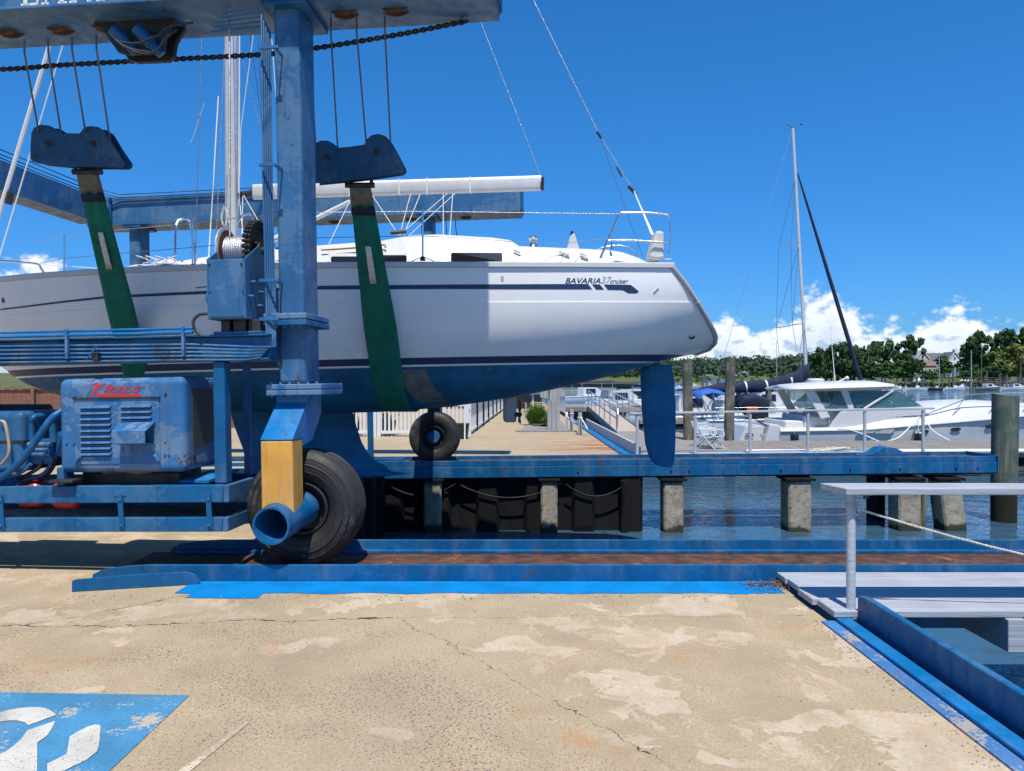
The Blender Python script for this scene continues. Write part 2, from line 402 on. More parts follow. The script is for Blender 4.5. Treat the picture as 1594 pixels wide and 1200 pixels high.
def m_concrete():
    t = NT('concrete'); t.dim = '2D'; p = t.pos(); sx = t.n('ShaderNodeSeparateXYZ'); t.L.new(p, sx.inputs[0]); X, Y = sx.outputs[0], sx.outputs[1]
    warp = t.n('ShaderNodeVectorMath', operation='MULTIPLY_ADD'); nz = t.n('ShaderNodeTexNoise'); nz.noise_dimensions = '2D'; nz.inputs['Scale'].default_value = 2.4; nz.inputs['Detail'].default_value = 4
    t.L.new(p, nz.inputs[0]); t.L.new(nz.outputs['Color'], warp.inputs[0]); warp.inputs[1].default_value = (.5, .5, 0); t.L.new(p, warp.inputs[2]); pw = warp.outputs[0]
    big = t.noise(p, .55, 4); mid = t.noise(p, 2.6, 6, .6); fine = t.noise(p, 60, 4, .65)
    base = t.mix(t.ramp(mid, .3, .72), (.362, .276, .160), (.475, .366, .220))
    base = t.mix(t.ramp(big, .42, .66, 0, .6), base, (.455, .362, .230))
    base = t.mix(t.ramp(fine, .35, .68, 0, .75), base, (.29, .222, .135))
    base = t.mix(t.ramp(t.noise(p, 210, 2, .6), .54, .68, 0, .55), base, (.58, .48, .34))
    base = t.mix(t.ramp(t.noise(p, 5.5, 5, .65), .48, .68, 0, .45), base, (.40, .285, .195))
    # scaled-off lighter patches, sharp edged (more of them to the right, as in the yard)
    # the slab left of the diagonal joint kept its skin: hardly any scaling there
    sdist = t.math('ADD', t.math('MULTIPLY', t.math('SUBTRACT', X, -.83), .789), t.math('MULTIPLY', t.math('SUBTRACT', Y, 5.13), .614))
    side = t.math('MAXIMUM', t.ramp(sdist, -.35, .25), t.ramp(Y, 4.95, 5.2, 0, .75))
    pa = t.math('MULTIPLY_ADD', t.noise(t.map(pw, (1, 1.5, 1), (0, 0, .5)), .95, 6, .60), 1, t.math('MULTIPLY', t.math('SUBTRACT', side, 1), .10))
    patch = t.ramp(pa, .545, .556)
    pa2 = t.noise(t.map(pw, (1.6, 1, 1), (0, 0, -.7), (7, 3, 0)), 1.5, 6, .62)
    patch2 = t.math('MULTIPLY', t.math('MULTIPLY', t.ramp(pa2, .60, .615), .8), side)
    lightc = t.mix(t.ramp(t.noise(p, 5, 4), .4, .62), (.585, .485, .355), (.55, .41, .275))
    lightc = t.mix(t.ramp(t.noise(p, 34, 5, .75), .42, .62, 0, .7), lightc, (.45, .365, .255))
    pm = t.math('MULTIPLY', t.math('MAXIMUM', patch, patch2), t.ramp(Y, 9, 14, 1, .3))
    c = t.mix(t.math('MULTIPLY', pm, t.ramp(t.noise(p, 3.1, 5, .65), .3, .62, .25, .8)), base, lightc)
    # rust blooms
    ru = t.math('MULTIPLY', t.ramp(t.noise(p, 1.7, 5, .6), .60, .75), t.ramp(t.noise(p, 9, 3), .38, .6))
    c = t.mix(t.math('MULTIPLY', ru, .55), c, (.44, .215, .085))
    # a rust run along the far apron's water edge
    fx = t.math('MULTIPLY', t.ramp(X, .2, 2.4), t.math('MULTIPLY', t.ramp(Y, 15.5, 17), t.ramp(Y, 23, 19)))
    c = t.mix(t.math('MULTIPLY', fx, t.ramp(t.noise(t.map(p, (.6, 2.4, 1)), 1.1, 4), .40, .62)), c, (.34, .125, .06))
    # exposed dark aggregate, strongest towards the left and the near edge
    pv = t.n('ShaderNodeVectorMath', operation='MULTIPLY_ADD'); t.L.new(nz.outputs['Color'], pv.inputs[0]); pv.inputs[1].default_value = (.05, .05, 0); t.L.new(p, pv.inputs[2])
    ag = t.math('MULTIPLY_ADD', t.noise(p, 130, 2), .22, t.voro(pv.outputs[0], 52)); agm = t.math('LESS_THAN', ag, t.ramp(t.noise(p, 1.4, 4), .35, .66, .21, .40))
    sel = t.math('GREATER_THAN', t.noise(p, 33, 2), .49)
    agm = t.math('MULTIPLY', t.math('MULTIPLY', agm, sel), t.math('SUBTRACT', 1, t.math('MULTIPLY', pm, .8)))
    agc = t.mix(t.ramp(t.noise(p, 47, 1), .35, .65), (.07, .055, .05), (.24, .16, .11))
    c = t.mix(t.math('MULTIPLY', agm, t.math('MULTIPLY', t.math('SUBTRACT', 1, t.math('MULTIPLY', side, .8)), .85)), c, agc)
    ag2 = t.voro(p, 95); a2 = t.math('MULTIPLY', t.math('LESS_THAN', ag2, .17), t.math('GREATER_THAN', t.noise(p, 40, 2), .5))
    c = t.mix(t.math('MULTIPLY', a2, .4), c, (.15, .115, .085))
    # cracks: two joints that meet
    wn1 = t.math('SUBTRACT', t.noise(p, 7, 4, .7), .5); wn2 = t.math('SUBTRACT', t.noise(p, 1.1, 2), .5); wn3 = t.ramp(t.noise(p, 4.3, 3, .7), .3, .72, .15, 1.25)
    def seg(ax, ay, bx, by, w, amp):
        d = V((bx-ax, by-ay)); ln = d.length; d.normalize()
        wob = t.math('MULTIPLY_ADD', wn1, amp*1.3, t.math('MULTIPLY', wn2, amp*2.2))
        rx = t.math('SUBTRACT', X, ax); ry = t.math('SUBTRACT', Y, ay)
        perp = t.math('ADD', t.math('SUBTRACT', t.math('MULTIPLY', rx, d.y), t.math('MULTIPLY', ry, d.x)), wob)
        al = t.math('ADD', t.math('MULTIPLY', rx, d.x), t.math('MULTIPLY', ry, d.y))
        inside = t.math('MULTIPLY', t.math('GREATER_THAN', al, 0), t.math('LESS_THAN', al, ln))
        ww = t.math('MULTIPLY', wn3, w)
        return t.math('MULTIPLY', t.math('LESS_THAN', t.math('ABSOLUTE', perp), ww), inside)
    ck = seg(-3.9, 4.93, -.83, 5.13, .010, .10)
    for a in ((-.83, 5.13, .75, 3.10, .0034, .10), (-.9, 5.13, 2.1, 5.2, .0025, .06), (-3.3, 4.98, -2.4, 5.75, .006, .06), (.75, 3.1, 1.6, 2.0, .0034, .1), (-8, 4.8, -3.9, 4.93, .008, .1), (-9, 17.6, 2.4, 17.9, .02, .1)):
        ck = t.math('MAXIMUM', ck, seg(*a))
    c = t.mix(t.math('MULTIPLY', ck, .9), c, (.035, .03, .026))
    tyre = t.math('MULTIPLY', t.ramp(t.noise(t.map(p, (.5, 1.1, 1)), .6, 4), .5, .75), .18)
    c = t.mix(tyre, c, (.17, .14, .115))
    t.set(c, t.ramp(mid, .3, .7, .8, .97), 0, .25)
    h = t.math('SUBTRACT', t.math('MULTIPLY_ADD', fine, .5, t.math('MULTIPLY', t.noise(p, 180, 3), .3)), t.math('MULTIPLY_ADD', pm, .35, t.math('MULTIPLY', ck, 2.0)))
    h = t.math('SUBTRACT', h, t.math('MULTIPLY', agm, .3))
    t.bump(h, .55, .006)
m_concrete()
def m_groundpaint(name, c, wornc, amt):
    t = NT(name); t.dim = '2D'; p = t.pos()
    c1 = t.mix(t.ramp(t.noise(p, 3, 4), .3, .7), sc(c, .9), sc(c, 1.15))
    w = t.math('MULTIPLY_ADD', t.noise(p, 40, 5, .7), .4, t.math('MULTIPLY', t.noise(p, 3.5, 3), .6))
    c1 = t.mix(t.ramp(w, amt, amt+.03), c1, wornc)
    ag = t.math('MULTIPLY', t.math('LESS_THAN', t.math('MULTIPLY_ADD', t.noise(p, 130, 2), .22, t.voro(p, 52)), .29), t.math('GREATER_THAN', t.noise(p, 33, 2), .55))
    c1 = t.mix(t.math('MULTIPLY', ag, .75), c1, (.06, .06, .07))
    dirt = t.ramp(t.noise(p, 1.6, 4), .50, .74, 0, .4 if name != 'strip_blue' else .12); c1 = t.mix(dirt, c1, (.16, .18, .18) if name != 'strip_blue' else (.0, .12, .30))
    t.set(c1, .7, 0, .15); t.bump(t.noise(p, 60, 4), .4, .006)
m_groundpaint('mark_blue', (.06, .215, .36), (.45, .38, .28), .575)
m_groundpaint('mark_white', (.52, .49, .42), (.42, .38, .32), .61)
m_groundpaint('mark_faint', (.50, .415, .295), (.40, .32, .22), .49)
m_groundpaint('strip_blue', (.0, .185, .47), (.002, .15, .38), .60)
m_groundpaint('timber_blue', (.055, .17, .37), (.33, .31, .28), .535)
def m_water():
    t = NT('water'); t.dim = '2D'; p = t.pos()
    a = t.noise(t.map(p, (1, 1.7, 1), (0, 0, .25)), 1.5, 3, .5, .4); b = t.noise(t.map(p, (1, 2.2, 1), (0, 0, -.2)), 5.2, 3, .5, .3)
    t.set((.042, .098, .150), .04, 0, .5, IOR=1.38)
    t.bump(t.math('MULTIPLY_ADD', b, .14, a), .24, .12)
m_water()
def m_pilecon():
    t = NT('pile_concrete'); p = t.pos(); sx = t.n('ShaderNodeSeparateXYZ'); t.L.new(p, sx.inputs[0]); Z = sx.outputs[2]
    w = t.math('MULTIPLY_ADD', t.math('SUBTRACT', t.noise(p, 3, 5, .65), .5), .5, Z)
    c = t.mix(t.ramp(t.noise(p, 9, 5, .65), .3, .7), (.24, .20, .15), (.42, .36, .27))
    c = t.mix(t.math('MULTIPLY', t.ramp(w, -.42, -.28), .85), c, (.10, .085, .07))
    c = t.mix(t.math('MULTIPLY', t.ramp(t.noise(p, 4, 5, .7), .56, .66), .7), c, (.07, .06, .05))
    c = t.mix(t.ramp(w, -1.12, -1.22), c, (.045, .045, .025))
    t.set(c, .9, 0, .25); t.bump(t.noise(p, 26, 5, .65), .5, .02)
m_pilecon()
def m_pileweed():
    t = NT('pile_weed'); p = t.pos(); o = t.tc.outputs['Object']; sx = t.n('ShaderNodeSeparateXYZ'); t.L.new(p, sx.inputs[0]); Z = sx.outputs[2]
    g = t.noise(t.map(o, (14, 14, .9)), 1.6, 6, .62)
    c = t.mix(t.ramp(g, .28, .72), (.09, .095, .07), (.19, .20, .15))
    c = t.mix(t.math('MULTIPLY', t.ramp(t.noise(o, 4, 5), .42, .6), .7), c, (.05, .10, .075))
    w = t.math('MULTIPLY_ADD', t.math('SUBTRACT', t.noise(p, 3, 5, .65), .5), .4, Z)
    c = t.mix(t.ramp(w, -.35, -.6), c, (.022, .02, .014))
    t.set(c, .9, 0, .25); t.bump(g, .5, .015)
m_pileweed()
def m_leaf(name, a, b, c):
    t = NT(name); oi = t.n('ShaderNodeObjectInfo'); g = t.n('ShaderNodeNewGeometry')
    c1 = t.mix(g.outputs['Random Per Island'], a, b); c1 = t.mix(t.ramp(t.noise(t.pos(), .35, 3), .42, .62, 0, .8), c1, c)
    t.set(c1, .75, 0, .2, Transmission_Weight=0.0)
m_leaf('leaf_dark', (.024, .056, .018), (.070, .125, .036), (.042, .095, .030))
m_leaf('leaf_mid', (.035, .085, .020), (.085, .155, .038), (.060, .120, .030))
m_leaf('leaf_yellow', (.10, .13, .030), (.26, .25, .055), (.09, .13, .03))
m_leaf('leaf_far', (.030, .058, .034), (.055, .092, .046), (.042, .078, .042))  # bluish haze of distance mixed into the leaf colour
m_leaf('grass_tuft', (.07, .15, .025), (.22, .32, .06), (.14, .22, .04))
def m_terrain():
    t = NT('terrain'); p = t.pos()
    c = t.mix(t.ramp(t.noise(p, .11, 4), .4, .62), (.085, .12, .04), (.15, .14, .065)); c = t.mix(t.ramp(t.noise(p, .9, 4), .45, .7), c, (.05, .085, .03))
    t.set(c, .95, 0, .1)
m_terrain()
def m_mesh():
    t = NT('grille_mesh'); o = t.tc.outputs['Object']
    t.set((.30, .27, .23), .5, .6, .5)
m_mesh()
# ================================================================ the setting
def G(px, py, z=0.0):
    Y = (EYE-z)*F/(py-HZ); return V(((px-797)/F*Y, Y, z))
WZ = -1.30
tag(MB().quad((-4000, -4000, WZ), (4000, -4000, WZ), (4000, 9000, WZ), (-4000, 9000, WZ)).build('water', 'water', keep=True), kind='structure')
SX0, SX1, NY, FY = -2.60, 2.17, 7.10, 14.62
apron = MB().prism([(-90, -80, 0), (SX1, -80, 0), (SX1, NY, 0), (SX0, NY, 0), (SX0, FY, 0), (2.42, FY, 0), (2.42, 62, 0), (-90, 62, 0)], (0, 0, -3.2)).build('concrete_apron', 'concrete', keep=True)
tag(apron, kind='structure')

def ragged(mb, z, y0, y1, x0, x1, amp, step=.03, seed=0, top=False):
    pts = []; x = x0; rnd = random.Random(seed)
    n = int((x1-x0)/step)
    fr = []
    for i in range(n+1):
        x = lerp(x0, x1, i/n); d = noise.noise(V((x*3.1, seed, 0)))*amp + noise.noise(V((x*19, seed, 2)))*amp*.45
        fr.append((x, y0+d))
    vs = [V((a, b, z)) for a, b in fr]+[V((a, y1, z)) for a, b in fr]; m = len(fr)
    mb.add(vs, [(i, i+1, m+i+1, m+i) for i in range(m-1)])
strip = MB(); ragged(strip, .004, 5.73, 6.09, -2.62, 2.12, .035, seed=3)
ragged(strip, .0042, 5.60, 5.79, -2.48, -1.93, .02, seed=5)
tag(strip.build('painted_strip', 'strip_blue', apron, recalc=False), kind=None)

# parking symbol painted on the slab
mk = MB(); a = G(295, 1083); 
mk.quad((-3.4, 3.93, .004), (a.x, a.y, .004), (a.x-.03, 1.6, .004), (-3.4, 1.6, .004)).build('painted_square', 'mark_blue', apron, recalc=False)
def zz(x, y): q = G(x/4.98, 1060+y/4.98); return V((q.x, q.y, .008))
blade = [(780, 355), (735, 350), (690, 362), (640, 385), (585, 415), (540, 445), (530, 510), (515, 580), (365, 655), (368, 740), (440, 740), (520, 697), (670, 625), (750, 560), (765, 520), (772, 470)]
arm = [(-500, 420), (-300, 330), (-150, 285), (0, 255), (70, 235), (150, 221), (230, 214), (300, 215), (350, 222), (385, 235), (415, 255), (435, 275), (330, 314), (220, 355), (190, 332), (130, 318), (60, 318), (0, 328), (-120, 350), (-260, 400), (-420, 480)]
leg = [(430, 320), (320, 357), (210, 395), (190, 425), (165, 460), (100, 520), (50, 555), (0, 582), (-90, 620), (-200, 690), (-150, 800), (285, 800), (288, 640), (288, 490), (330, 462), (370, 430), (405, 375)]
for nm, pg in (('painted_foot', blade), ('painted_arm', arm), ('painted_leg', leg)):
    MB().quad(*[zz(x, y) for x, y in reversed(pg)]).build('painted_symbol', 'mark_white', apron, recalc=False)
q = [G(263, 1212), G(283, 1212), G(388, 1126), G(384, 1124)]
MB().quad(*[V((p.x, p.y, .004)) for p in q]).build('faint_line', 'mark_faint', apron, recalc=False)

# near runway: a steel channel
rw = thing('runway_channel', 'blue steel wheel channel with rusty floor beside the concrete slab', 'runway', (0, 6.1, 0))
def lip(y0, y1, xl, h, name):
    pf = [(xl, 0), (xl+.01, h*.42), (xl+.10, h*.72), (xl+.32, h*.94), (xl+.5, h), (12, h), (12, 0)]
    MB().prism([(x, y0, z+.004) for x, z in pf], (0, y1-y0, 0)).build(name, 'blue_rail', rw, bevel=.006)
lip(6.075, 6.10, -3.46, .135, 'front_lip'); lip(7.03, 7.055, -3.25, .135, 'back_lip')
MB().box((-3.4, 6.1, .002), (12, 7.03, .022)).build('channel_floor', 'rust', rw)
MB().box((-3.2, 6.96, .022), (12, 7.028, .052)).build('inner_ledge', 'blue_rail', rw, bevel=.006)
MB().box((-3.2, 6.102, .022), (12, 6.16, .045)).build('inner_ledge', 'blue_rail', rw, bevel=.006)
MB().box((2.2, 6.12, -.40), (12, 7.02, .0)).build('girder', 'blue_rail', rw, bevel=.01)
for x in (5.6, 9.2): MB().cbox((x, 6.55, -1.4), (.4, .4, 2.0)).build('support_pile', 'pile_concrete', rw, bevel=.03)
p0, p1 = V((-3.44, 5.77, .002)), V((-2.53, 5.99, .002))
d = (p1-p0).normalized(); n_ = V((d.y, -d.x, 0))
pf = [(0, 0), (.002, .085), (.03, .095), (.55, .11), (.84, .105), (.90, .08), (.935, .03), (.937, 0)]
gp = MB().prism([p0+d*x+V((0, 0, z)) for x, z in pf], -n_*.02).build('guide_plate', 'blue', None, bevel=.004)
tag(gp, 'low blue steel guide plate standing askew at the start of the wheel channel', 'plate')
lit_ = MB(); rnd = random.Random(4)
for i in range(420):
    t_ = rnd.random(); x = lerp(1.86, 2.22, t_**.7)+rnd.uniform(-.05, .05); y = 6.05-abs(rnd.gauss(0, .10))-.02; z = .008+rnd.random()*.012*(1+2*t_); s_ = rnd.uniform(.006, .02); a = rnd.random()*6.3
    e = V((cos(a), sin(a), rnd.uniform(-.3, .3)))*s_; w = V((-sin(a), cos(a), rnd.uniform(-.4, .4)))*s_*.35; c = V((x, min(y, 6.06), z))
    lit_.quad(c-e, c+w, c+e, c-w)
tag(lit_.build('leaf_litter', 'gravel_litter', recalc=False), 'dry brown leaf litter caught between channel and gangway boards', 'leaf litter', kind='stuff')

# kerb timbers along the water edge, near side and far side
def kerb(y0, y1, label):
    k = thing('kerb_timber', label, 'kerb', (2.25, y0, 0))
    MB().box((2.115, y0, -.10), (2.205, y1, .012)).build('worn_timber', 'timber_blue', k)
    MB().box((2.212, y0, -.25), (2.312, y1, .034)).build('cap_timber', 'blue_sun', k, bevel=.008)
    MB().prism([(2.36, y0, -.35), (2.36, y1, -.35), (2.36, y1, .165), (2.36, y1-.03, .192), (2.36, y1-.12, .20), (2.36, y0, .205)], (.05, 0, 0)).build('kerb_board', 'blue', k, bevel=.008)
    MB().box((2.315, y0, -.35), (2.357, y1, -.01)).build('wale', 'bulkhead', k)
    return k
kerb(-20, 5.05, 'blue timber kerb with upright board at the edge of the near slab')
k2 = thing('kerb_timber', 'blue timber kerb running from the far runway towards the ramp', 'kerb', (2.5, 15.6, 0))
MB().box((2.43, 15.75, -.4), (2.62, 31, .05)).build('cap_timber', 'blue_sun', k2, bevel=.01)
MB().box((2.64, 15.8, -.5), (2.70, 26.5, .30)).build('kerb_board', 'rail_grey', k2, bevel=.01)
MB().box((2.703, 15.8, -.5), (2.76, 26.5, .24)).build('wale', 'blue', k2, bevel=.01)

# gangway boards and hand rail on the right
gw = thing('gangway', 'pale grey painted boards laid from the slab edge over the water', 'gangway', (4, 5.6, 0))
ys = [5.03, 5.31, 5.59, 5.87, 6.06]; offs = [.035, .0, .03, .012]
for i in range(4):
    MB().box((2.16+offs[i], ys[i]+.003, .036), (7.5, ys[i+1]-.003, .082+(.002 if i % 2 else 0))).build('plank', 'deck_grey', gw, bevel=.006)
MB().box((3.36, 5.0, -.19), (3.48, 6.06, .034)).build('joist', 'deck_grey', gw, bevel=.006)
MB().box((6.2, 5.0, -.19), (6.32, 6.06, .034)).build('joist', 'deck_grey', gw, bevel=.006)
rl = thing('hand_rail', 'grey hand rail with flat board top over the gangway', 'railing', (2.33, 5.1, 0))
MB().cyl((2.335, 5.09, .03), (2.335, 5.09, .872), .030, n=20).build('post', 'rail_grey', rl, smooth=True)
MB().cyl((2.335, 5.09, .026), (2.335, 5.09, .040), .055, n=20).build('post_base', 'rail_grey', rl, smooth=True)
MB().cyl((5.6, 5.09, .06), (5.6, 5.09, .872), .030, n=20).build('post', 'rail_grey', rl, smooth=True)
MB().prism([(2.195, 5.26, .880), (2.255, 4.98, .880), (7.5, 4.98, .880), (7.5, 5.26, .880)], (0, 0, .044)).build('rail_board', 'deck_grey', rl, bevel=.005)
MB().box((2.29, 5.02, .872), (2.45, 5.16, .8795)).build('bracket', 'rail_grey', rl)
for sx in (2.40, 2.425): MB().cyl((sx, 5.03, .848), (sx, 5.03, .872), .009, n=8).build('bolt', 'dark_steel', rl)
def twisted(p, q, dsag, r, n=70):
    pts = sag(p, q, dsag, n); b = MB()
    for ph in (0, 2*pi/3, 4*pi/3):
        line = []
        t = (V(q)-V(p)).normalized(); a = t.cross(V((0, 0, 1))).normalized(); c = t.cross(a)
        L_ = (V(q)-V(p)).length; turns = L_/(r*9)
        for i, o in enumerate(pts):
            g = ph+2*pi*turns*i/n; line.append(o+(a*cos(g)+c*sin(g))*r*.55)
        b.tube(line, r*.58, 5)
    return b
rp = thing('rope', 'thin grey rope slung slackly from the hand rail post', 'rope', (2.33, 5.05, .8))
twisted((2.37, 5.055, .775), (5.6, 5.055, -.22+.36), .10, .008, 420).build('strand', 'rope', rp, smooth=True)
kn = MB()
for k in range(3): kn.lathe((2.335, 5.09, .772+.014*k), (0, .06*(k-1), 1), [(-.006, .034), (0, .041), (.006, .034)], 18)
kn.lathe((2.375, 5.055, .772), (.6, -.5, .2), [(-.012, .004), (-.006, .015), (.006, .015), (.012, .004)], 10)
kn.build('knot', 'rope', rp, smooth=True)

# far runway beam with its piles
fb = thing('runway_beam', 'long blue steel runway beam on concrete piles across the slip', 'runway', (2, 14.4, 0))
A, B = V((-7.5, 14.17, .055)), V((9.60, 14.62, .165))
dv = (B-A); ux = dv.normalized(); nn = V((ux.y, -ux.x, 0)).normalized()     # towards the camera
def fbox(name, s0, s1, y0, y1, z0, z1, mat_, par=fb, bev=.008):
    a = A+dv*s0; b = A+dv*s1
    vs = []
    for e in (a, b):
        for (yy, z) in ((y0, z0), (y1, z0), (y1, z1), (y0, z1)): vs.append(e-nn*yy+V((0, 0, z)))
    return MB().add(vs, [(3, 2, 1, 0), (4, 5, 6, 7), (0, 1, 5, 4), (1, 2, 6, 5), (2, 3, 7, 6), (3, 0, 4, 7)]).build(name, mat_, par, bevel=bev)
fbox('upper_web', .0, 1, .03, .07, -.115, .0, 'blue_rail'); fbox('lower_web', .0, 1, 0, .045, -.33, -.118, 'blue_rail')
fbox('channel_floor', 0, 1, .072, .95, -.09, -.07, 'rust'); fbox('back_lip', 0, 1, .955, 1.0, -.33, .0, 'blue_rail'); fbox('bottom_flange', .29, 1, .05, .95, -.36, -.34, 'dark_steel')
fbox('end_plate', 1.0001, 1.0016, -.02, 1.0, -.34, .01, 'blue_rail')
e0 = A+dv*.848; e1 = A+dv*.995
hump = [(0, 0), (.10, .03), (.35, .05), (.55, .10), (.75, .16), (1.0, .18), (1.3, .16), (1.55, .10), (1.72, .04), (1.78, 0)]
MB().prism([e0+ux*x*.50+V((0, 0, z+.004))-nn*.15 for x, z in hump], -nn*.35).build('wheel_stop', 'blue', fb, bevel=.01)
for px in (1075, 1220, 1410, 1500, 900, 1535, 1047, 1330):
    c = P(px, 739, 14.35); s_ = (c.x-A.x)/(B.x-A.x); c = A+dv*s_+nn*.008+V((0, 0, -.235))
    MB().lathe(c, nn, [(-.02, .019), (.004, .019), (.012, .012)], 6).build('bolt', 'dark_steel', fb)
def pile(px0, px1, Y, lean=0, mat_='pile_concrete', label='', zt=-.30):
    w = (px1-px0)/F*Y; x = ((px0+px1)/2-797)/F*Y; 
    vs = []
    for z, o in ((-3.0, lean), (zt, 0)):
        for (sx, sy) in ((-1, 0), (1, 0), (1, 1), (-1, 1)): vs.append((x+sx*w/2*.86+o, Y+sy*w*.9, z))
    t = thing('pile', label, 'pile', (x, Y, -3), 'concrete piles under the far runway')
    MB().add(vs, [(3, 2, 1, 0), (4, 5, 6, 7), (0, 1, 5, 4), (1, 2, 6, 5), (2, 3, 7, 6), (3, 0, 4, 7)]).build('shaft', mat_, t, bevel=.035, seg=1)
    MB().box((x-w*.56, Y-.04, zt), (x+w*.56, Y+w, zt+.05)).build('cap', 'bulkhead', t, bevel=.01)
    return t
pile(657, 689, 14.30, label='grey concrete pile in the shaded slip beside the keel'); pile(840, 870, 14.33, label='grey concrete pile in front of the shaded sheet pile wall')
pile(1031, 1067, 14.38, label='stained concrete pile directly below the rudder'); pile(1225, 1267, 14.42, label='stained concrete pile standing alone under the far runway')
pile(1397, 1438, 14.5, mat_='pile_concrete', label='dark concrete pile beside the leaning pile'); pile(1460, 1500, 14.5, lean=.33, label='concrete pile leaning under the end of the far runway')
for nm, px, w, Y, zt in (('wooden post beside the dark concrete pile', 1437, .11, 14.75, -.3), ('black timber post at the corner of the sheet pile wall', 973, .17, 14.42, -.28)):
    x = (px-797)/F*Y; b = MB(); pts = [(x+.02*sin(k*2.1), Y, -3+(zt+3)*k/8) for k in range(9)]
    b.tube(pts, w/2, 10); tag(b.build('timber_post', 'pile' if w < .15 else 'bulkhead', None, smooth=True), nm, 'post')

# sheet pile walls of the slip
sp = thing('sheet_pile_wall', 'steel sheet pile wall lining the slip, its shade coloured in black', 'seawall', (0, FY, -1))
x = SX0; i = 0
while x < 2.30:
    yo = .0 if i % 2 else .13
    MB().prism([(x, FY-.03, 0), (x+.07, FY-.03-yo, 0), (x+.40, FY-.03-yo, 0), (x+.47, FY-.03, 0), (x+.47, FY-.005, 0), (x, FY-.005, 0)], (0, 0, -2.8)).build('sheet_pile', 'bulkhead', sp, bevel=.01); x += .471; i += 1
y = NY+.1; i = 0
while y < FY-.5:
    xo = .0 if i % 2 else .13
    MB().prism([(SX0+.03, y, 0), (SX0+.03+xo, y+.07, 0), (SX0+.03+xo, y+.4, 0), (SX0+.03, y+.47, 0), (SX0+.005, y+.47, 0), (SX0+.005, y, 0)], (0, 0, -2.8)).build('sheet_pile', 'bulkhead', sp, bevel=.01); y += .471; i += 1
for k, (x0, x1, d_, z0) in enumerate(((-2.4, -1.1, .22, -.38), (-1.0, .95, .26, -.38), (1.05, 2.25, .25, -.36))):
    o = MB().tube(sag((x0, 14.40, z0), (x1, 14.40, z0+.03), d_, 16), .016, 8).build('fender_hose', 'black_plastic', None, smooth=True)
    tag(o, ('slack dark hose looped on the slip wall beside the keel bulb', 'slack dark hose looped on the slip wall between two concrete piles', 'slack dark hose looped at the corner of the slip wall')[k], 'hose', 'hoses looped along the slip wall')

# walkway and railing behind the far runway
wk = thing('walkway', 'pale grey boarded walkway along the far runway', 'walkway', (5, 15.6, 0))
for i in range(3):
    y0 = 15.55+i*.24
    a0 = 2.46+.2*i
    b = MB(); b.add([(a0, y0, .02), (8.0, y0+.30, .02), (8.0, y0+.53, .02), (a0, y0+.23, .02), (a0, y0, .085), (8.0, y0+.30, .135), (8.0, y0+.53, .135), (a0, y0+.23, .085)], [(3, 2, 1, 0), (4, 5, 6, 7), (0, 1, 5, 4), (1, 2, 6, 5), (2, 3, 7, 6), (3, 0, 4, 7)])
    b.build('plank', 'deck_grey', wk, bevel=.008)
for x in (3.42, 6.12, 7.72): MB().box((x, 15.6, -3), (x+.16, 16.1, .018)).build('support', 'bulkhead', wk)
fr = thing('hand_rail', 'long grey pipe hand rail along the far walkway', 'railing', (5, 15.7, 0))
for px in (992, 1083, 1170, 1262, 1353, 1447):
    x = (px-797)/F*15.72; zt = lerp(.93, 1.02, (x-2.6)/6.6)
    MB().cyl((x, 15.72+.04*(x-2.6), .09), (x, 15.72+.04*(x-2.6), zt), .033, n=12).build('post', 'rail_grey', fr, smooth=True)
MB().box((2.50, 15.64, .925), (2.51, 15.65, .93)).build('rail_clip', 'rail_grey', fr)
MB().bar((2.5, 15.72, .955), (9.12, 15.98, 1.06), .10, .045).build('top_rail', 'rail_grey', fr, bevel=.008)
c = G(1400, 704, .14); b = MB()
for k in range(5): b.tube([V((6.75+.34*cos(g)*(1-.12*k)+.1*k, 16.05+.13*sin(g), .15+.012*k+.01*sin(3*g))) for g in [2*pi*j/20 for j in range(21)]], .014, 6)
tag(b.build('rope_coil', 'rope', None, smooth=True), 'loose coil of tan rope lying on the far walkway', 'rope')

# timber mooring piles
def mpile(px, w, Y, ytop, label, mat_='pile', group=None, rnd=0):
    x = (px-797)/F*Y; zt = EYE-(ytop-HZ)/F*Y; r = w/2/F*Y; R_ = random.Random(int(px))
    rows = []; n = 20
    for k in range(15):
        z = lerp(-3, zt, k/14); ro = []
        for j in range(n):
            g = 2*pi*j/n; rr = r*(1+.05*noise.noise(V((cos(g)*1.5+px, sin(g)*1.5, z*.5)))+.03*noise.noise(V((cos(g)*6+px, sin(g)*6, z*.3))))
            ro.append((x+rr*cos(g)+.02*sin(z+px), Y+rr*sin(g), z+(0 if k < 14 else .03*sin(g*1+px))))
        rows.append(ro)
    b = MB().grid(rows, closed=True); b.f.append(tuple(14*n+j for j in range(n)))
    o = b.build('mooring_pile', mat_, None, smooth=True, ang=50)
    return tag(o, label, 'pile', group)
mpile(1564, 36, 15.55, 614, 'thick green stained timber pile at the end of the far runway', 'pile_weed')
mpile(1071, 15.5, 27, 560, 'weathered timber mooring pile just beside the hanging rudder')
mpile(1136, 15.5, 27, 558, 'weathered timber mooring pile behind the white folding chair')
mpile(1197, 9, 36, 603, 'timber mooring pile below the navy boom cover')
mpile(1283, 9, 44, 606, 'timber mooring pile behind the hardtop of the motor yacht')

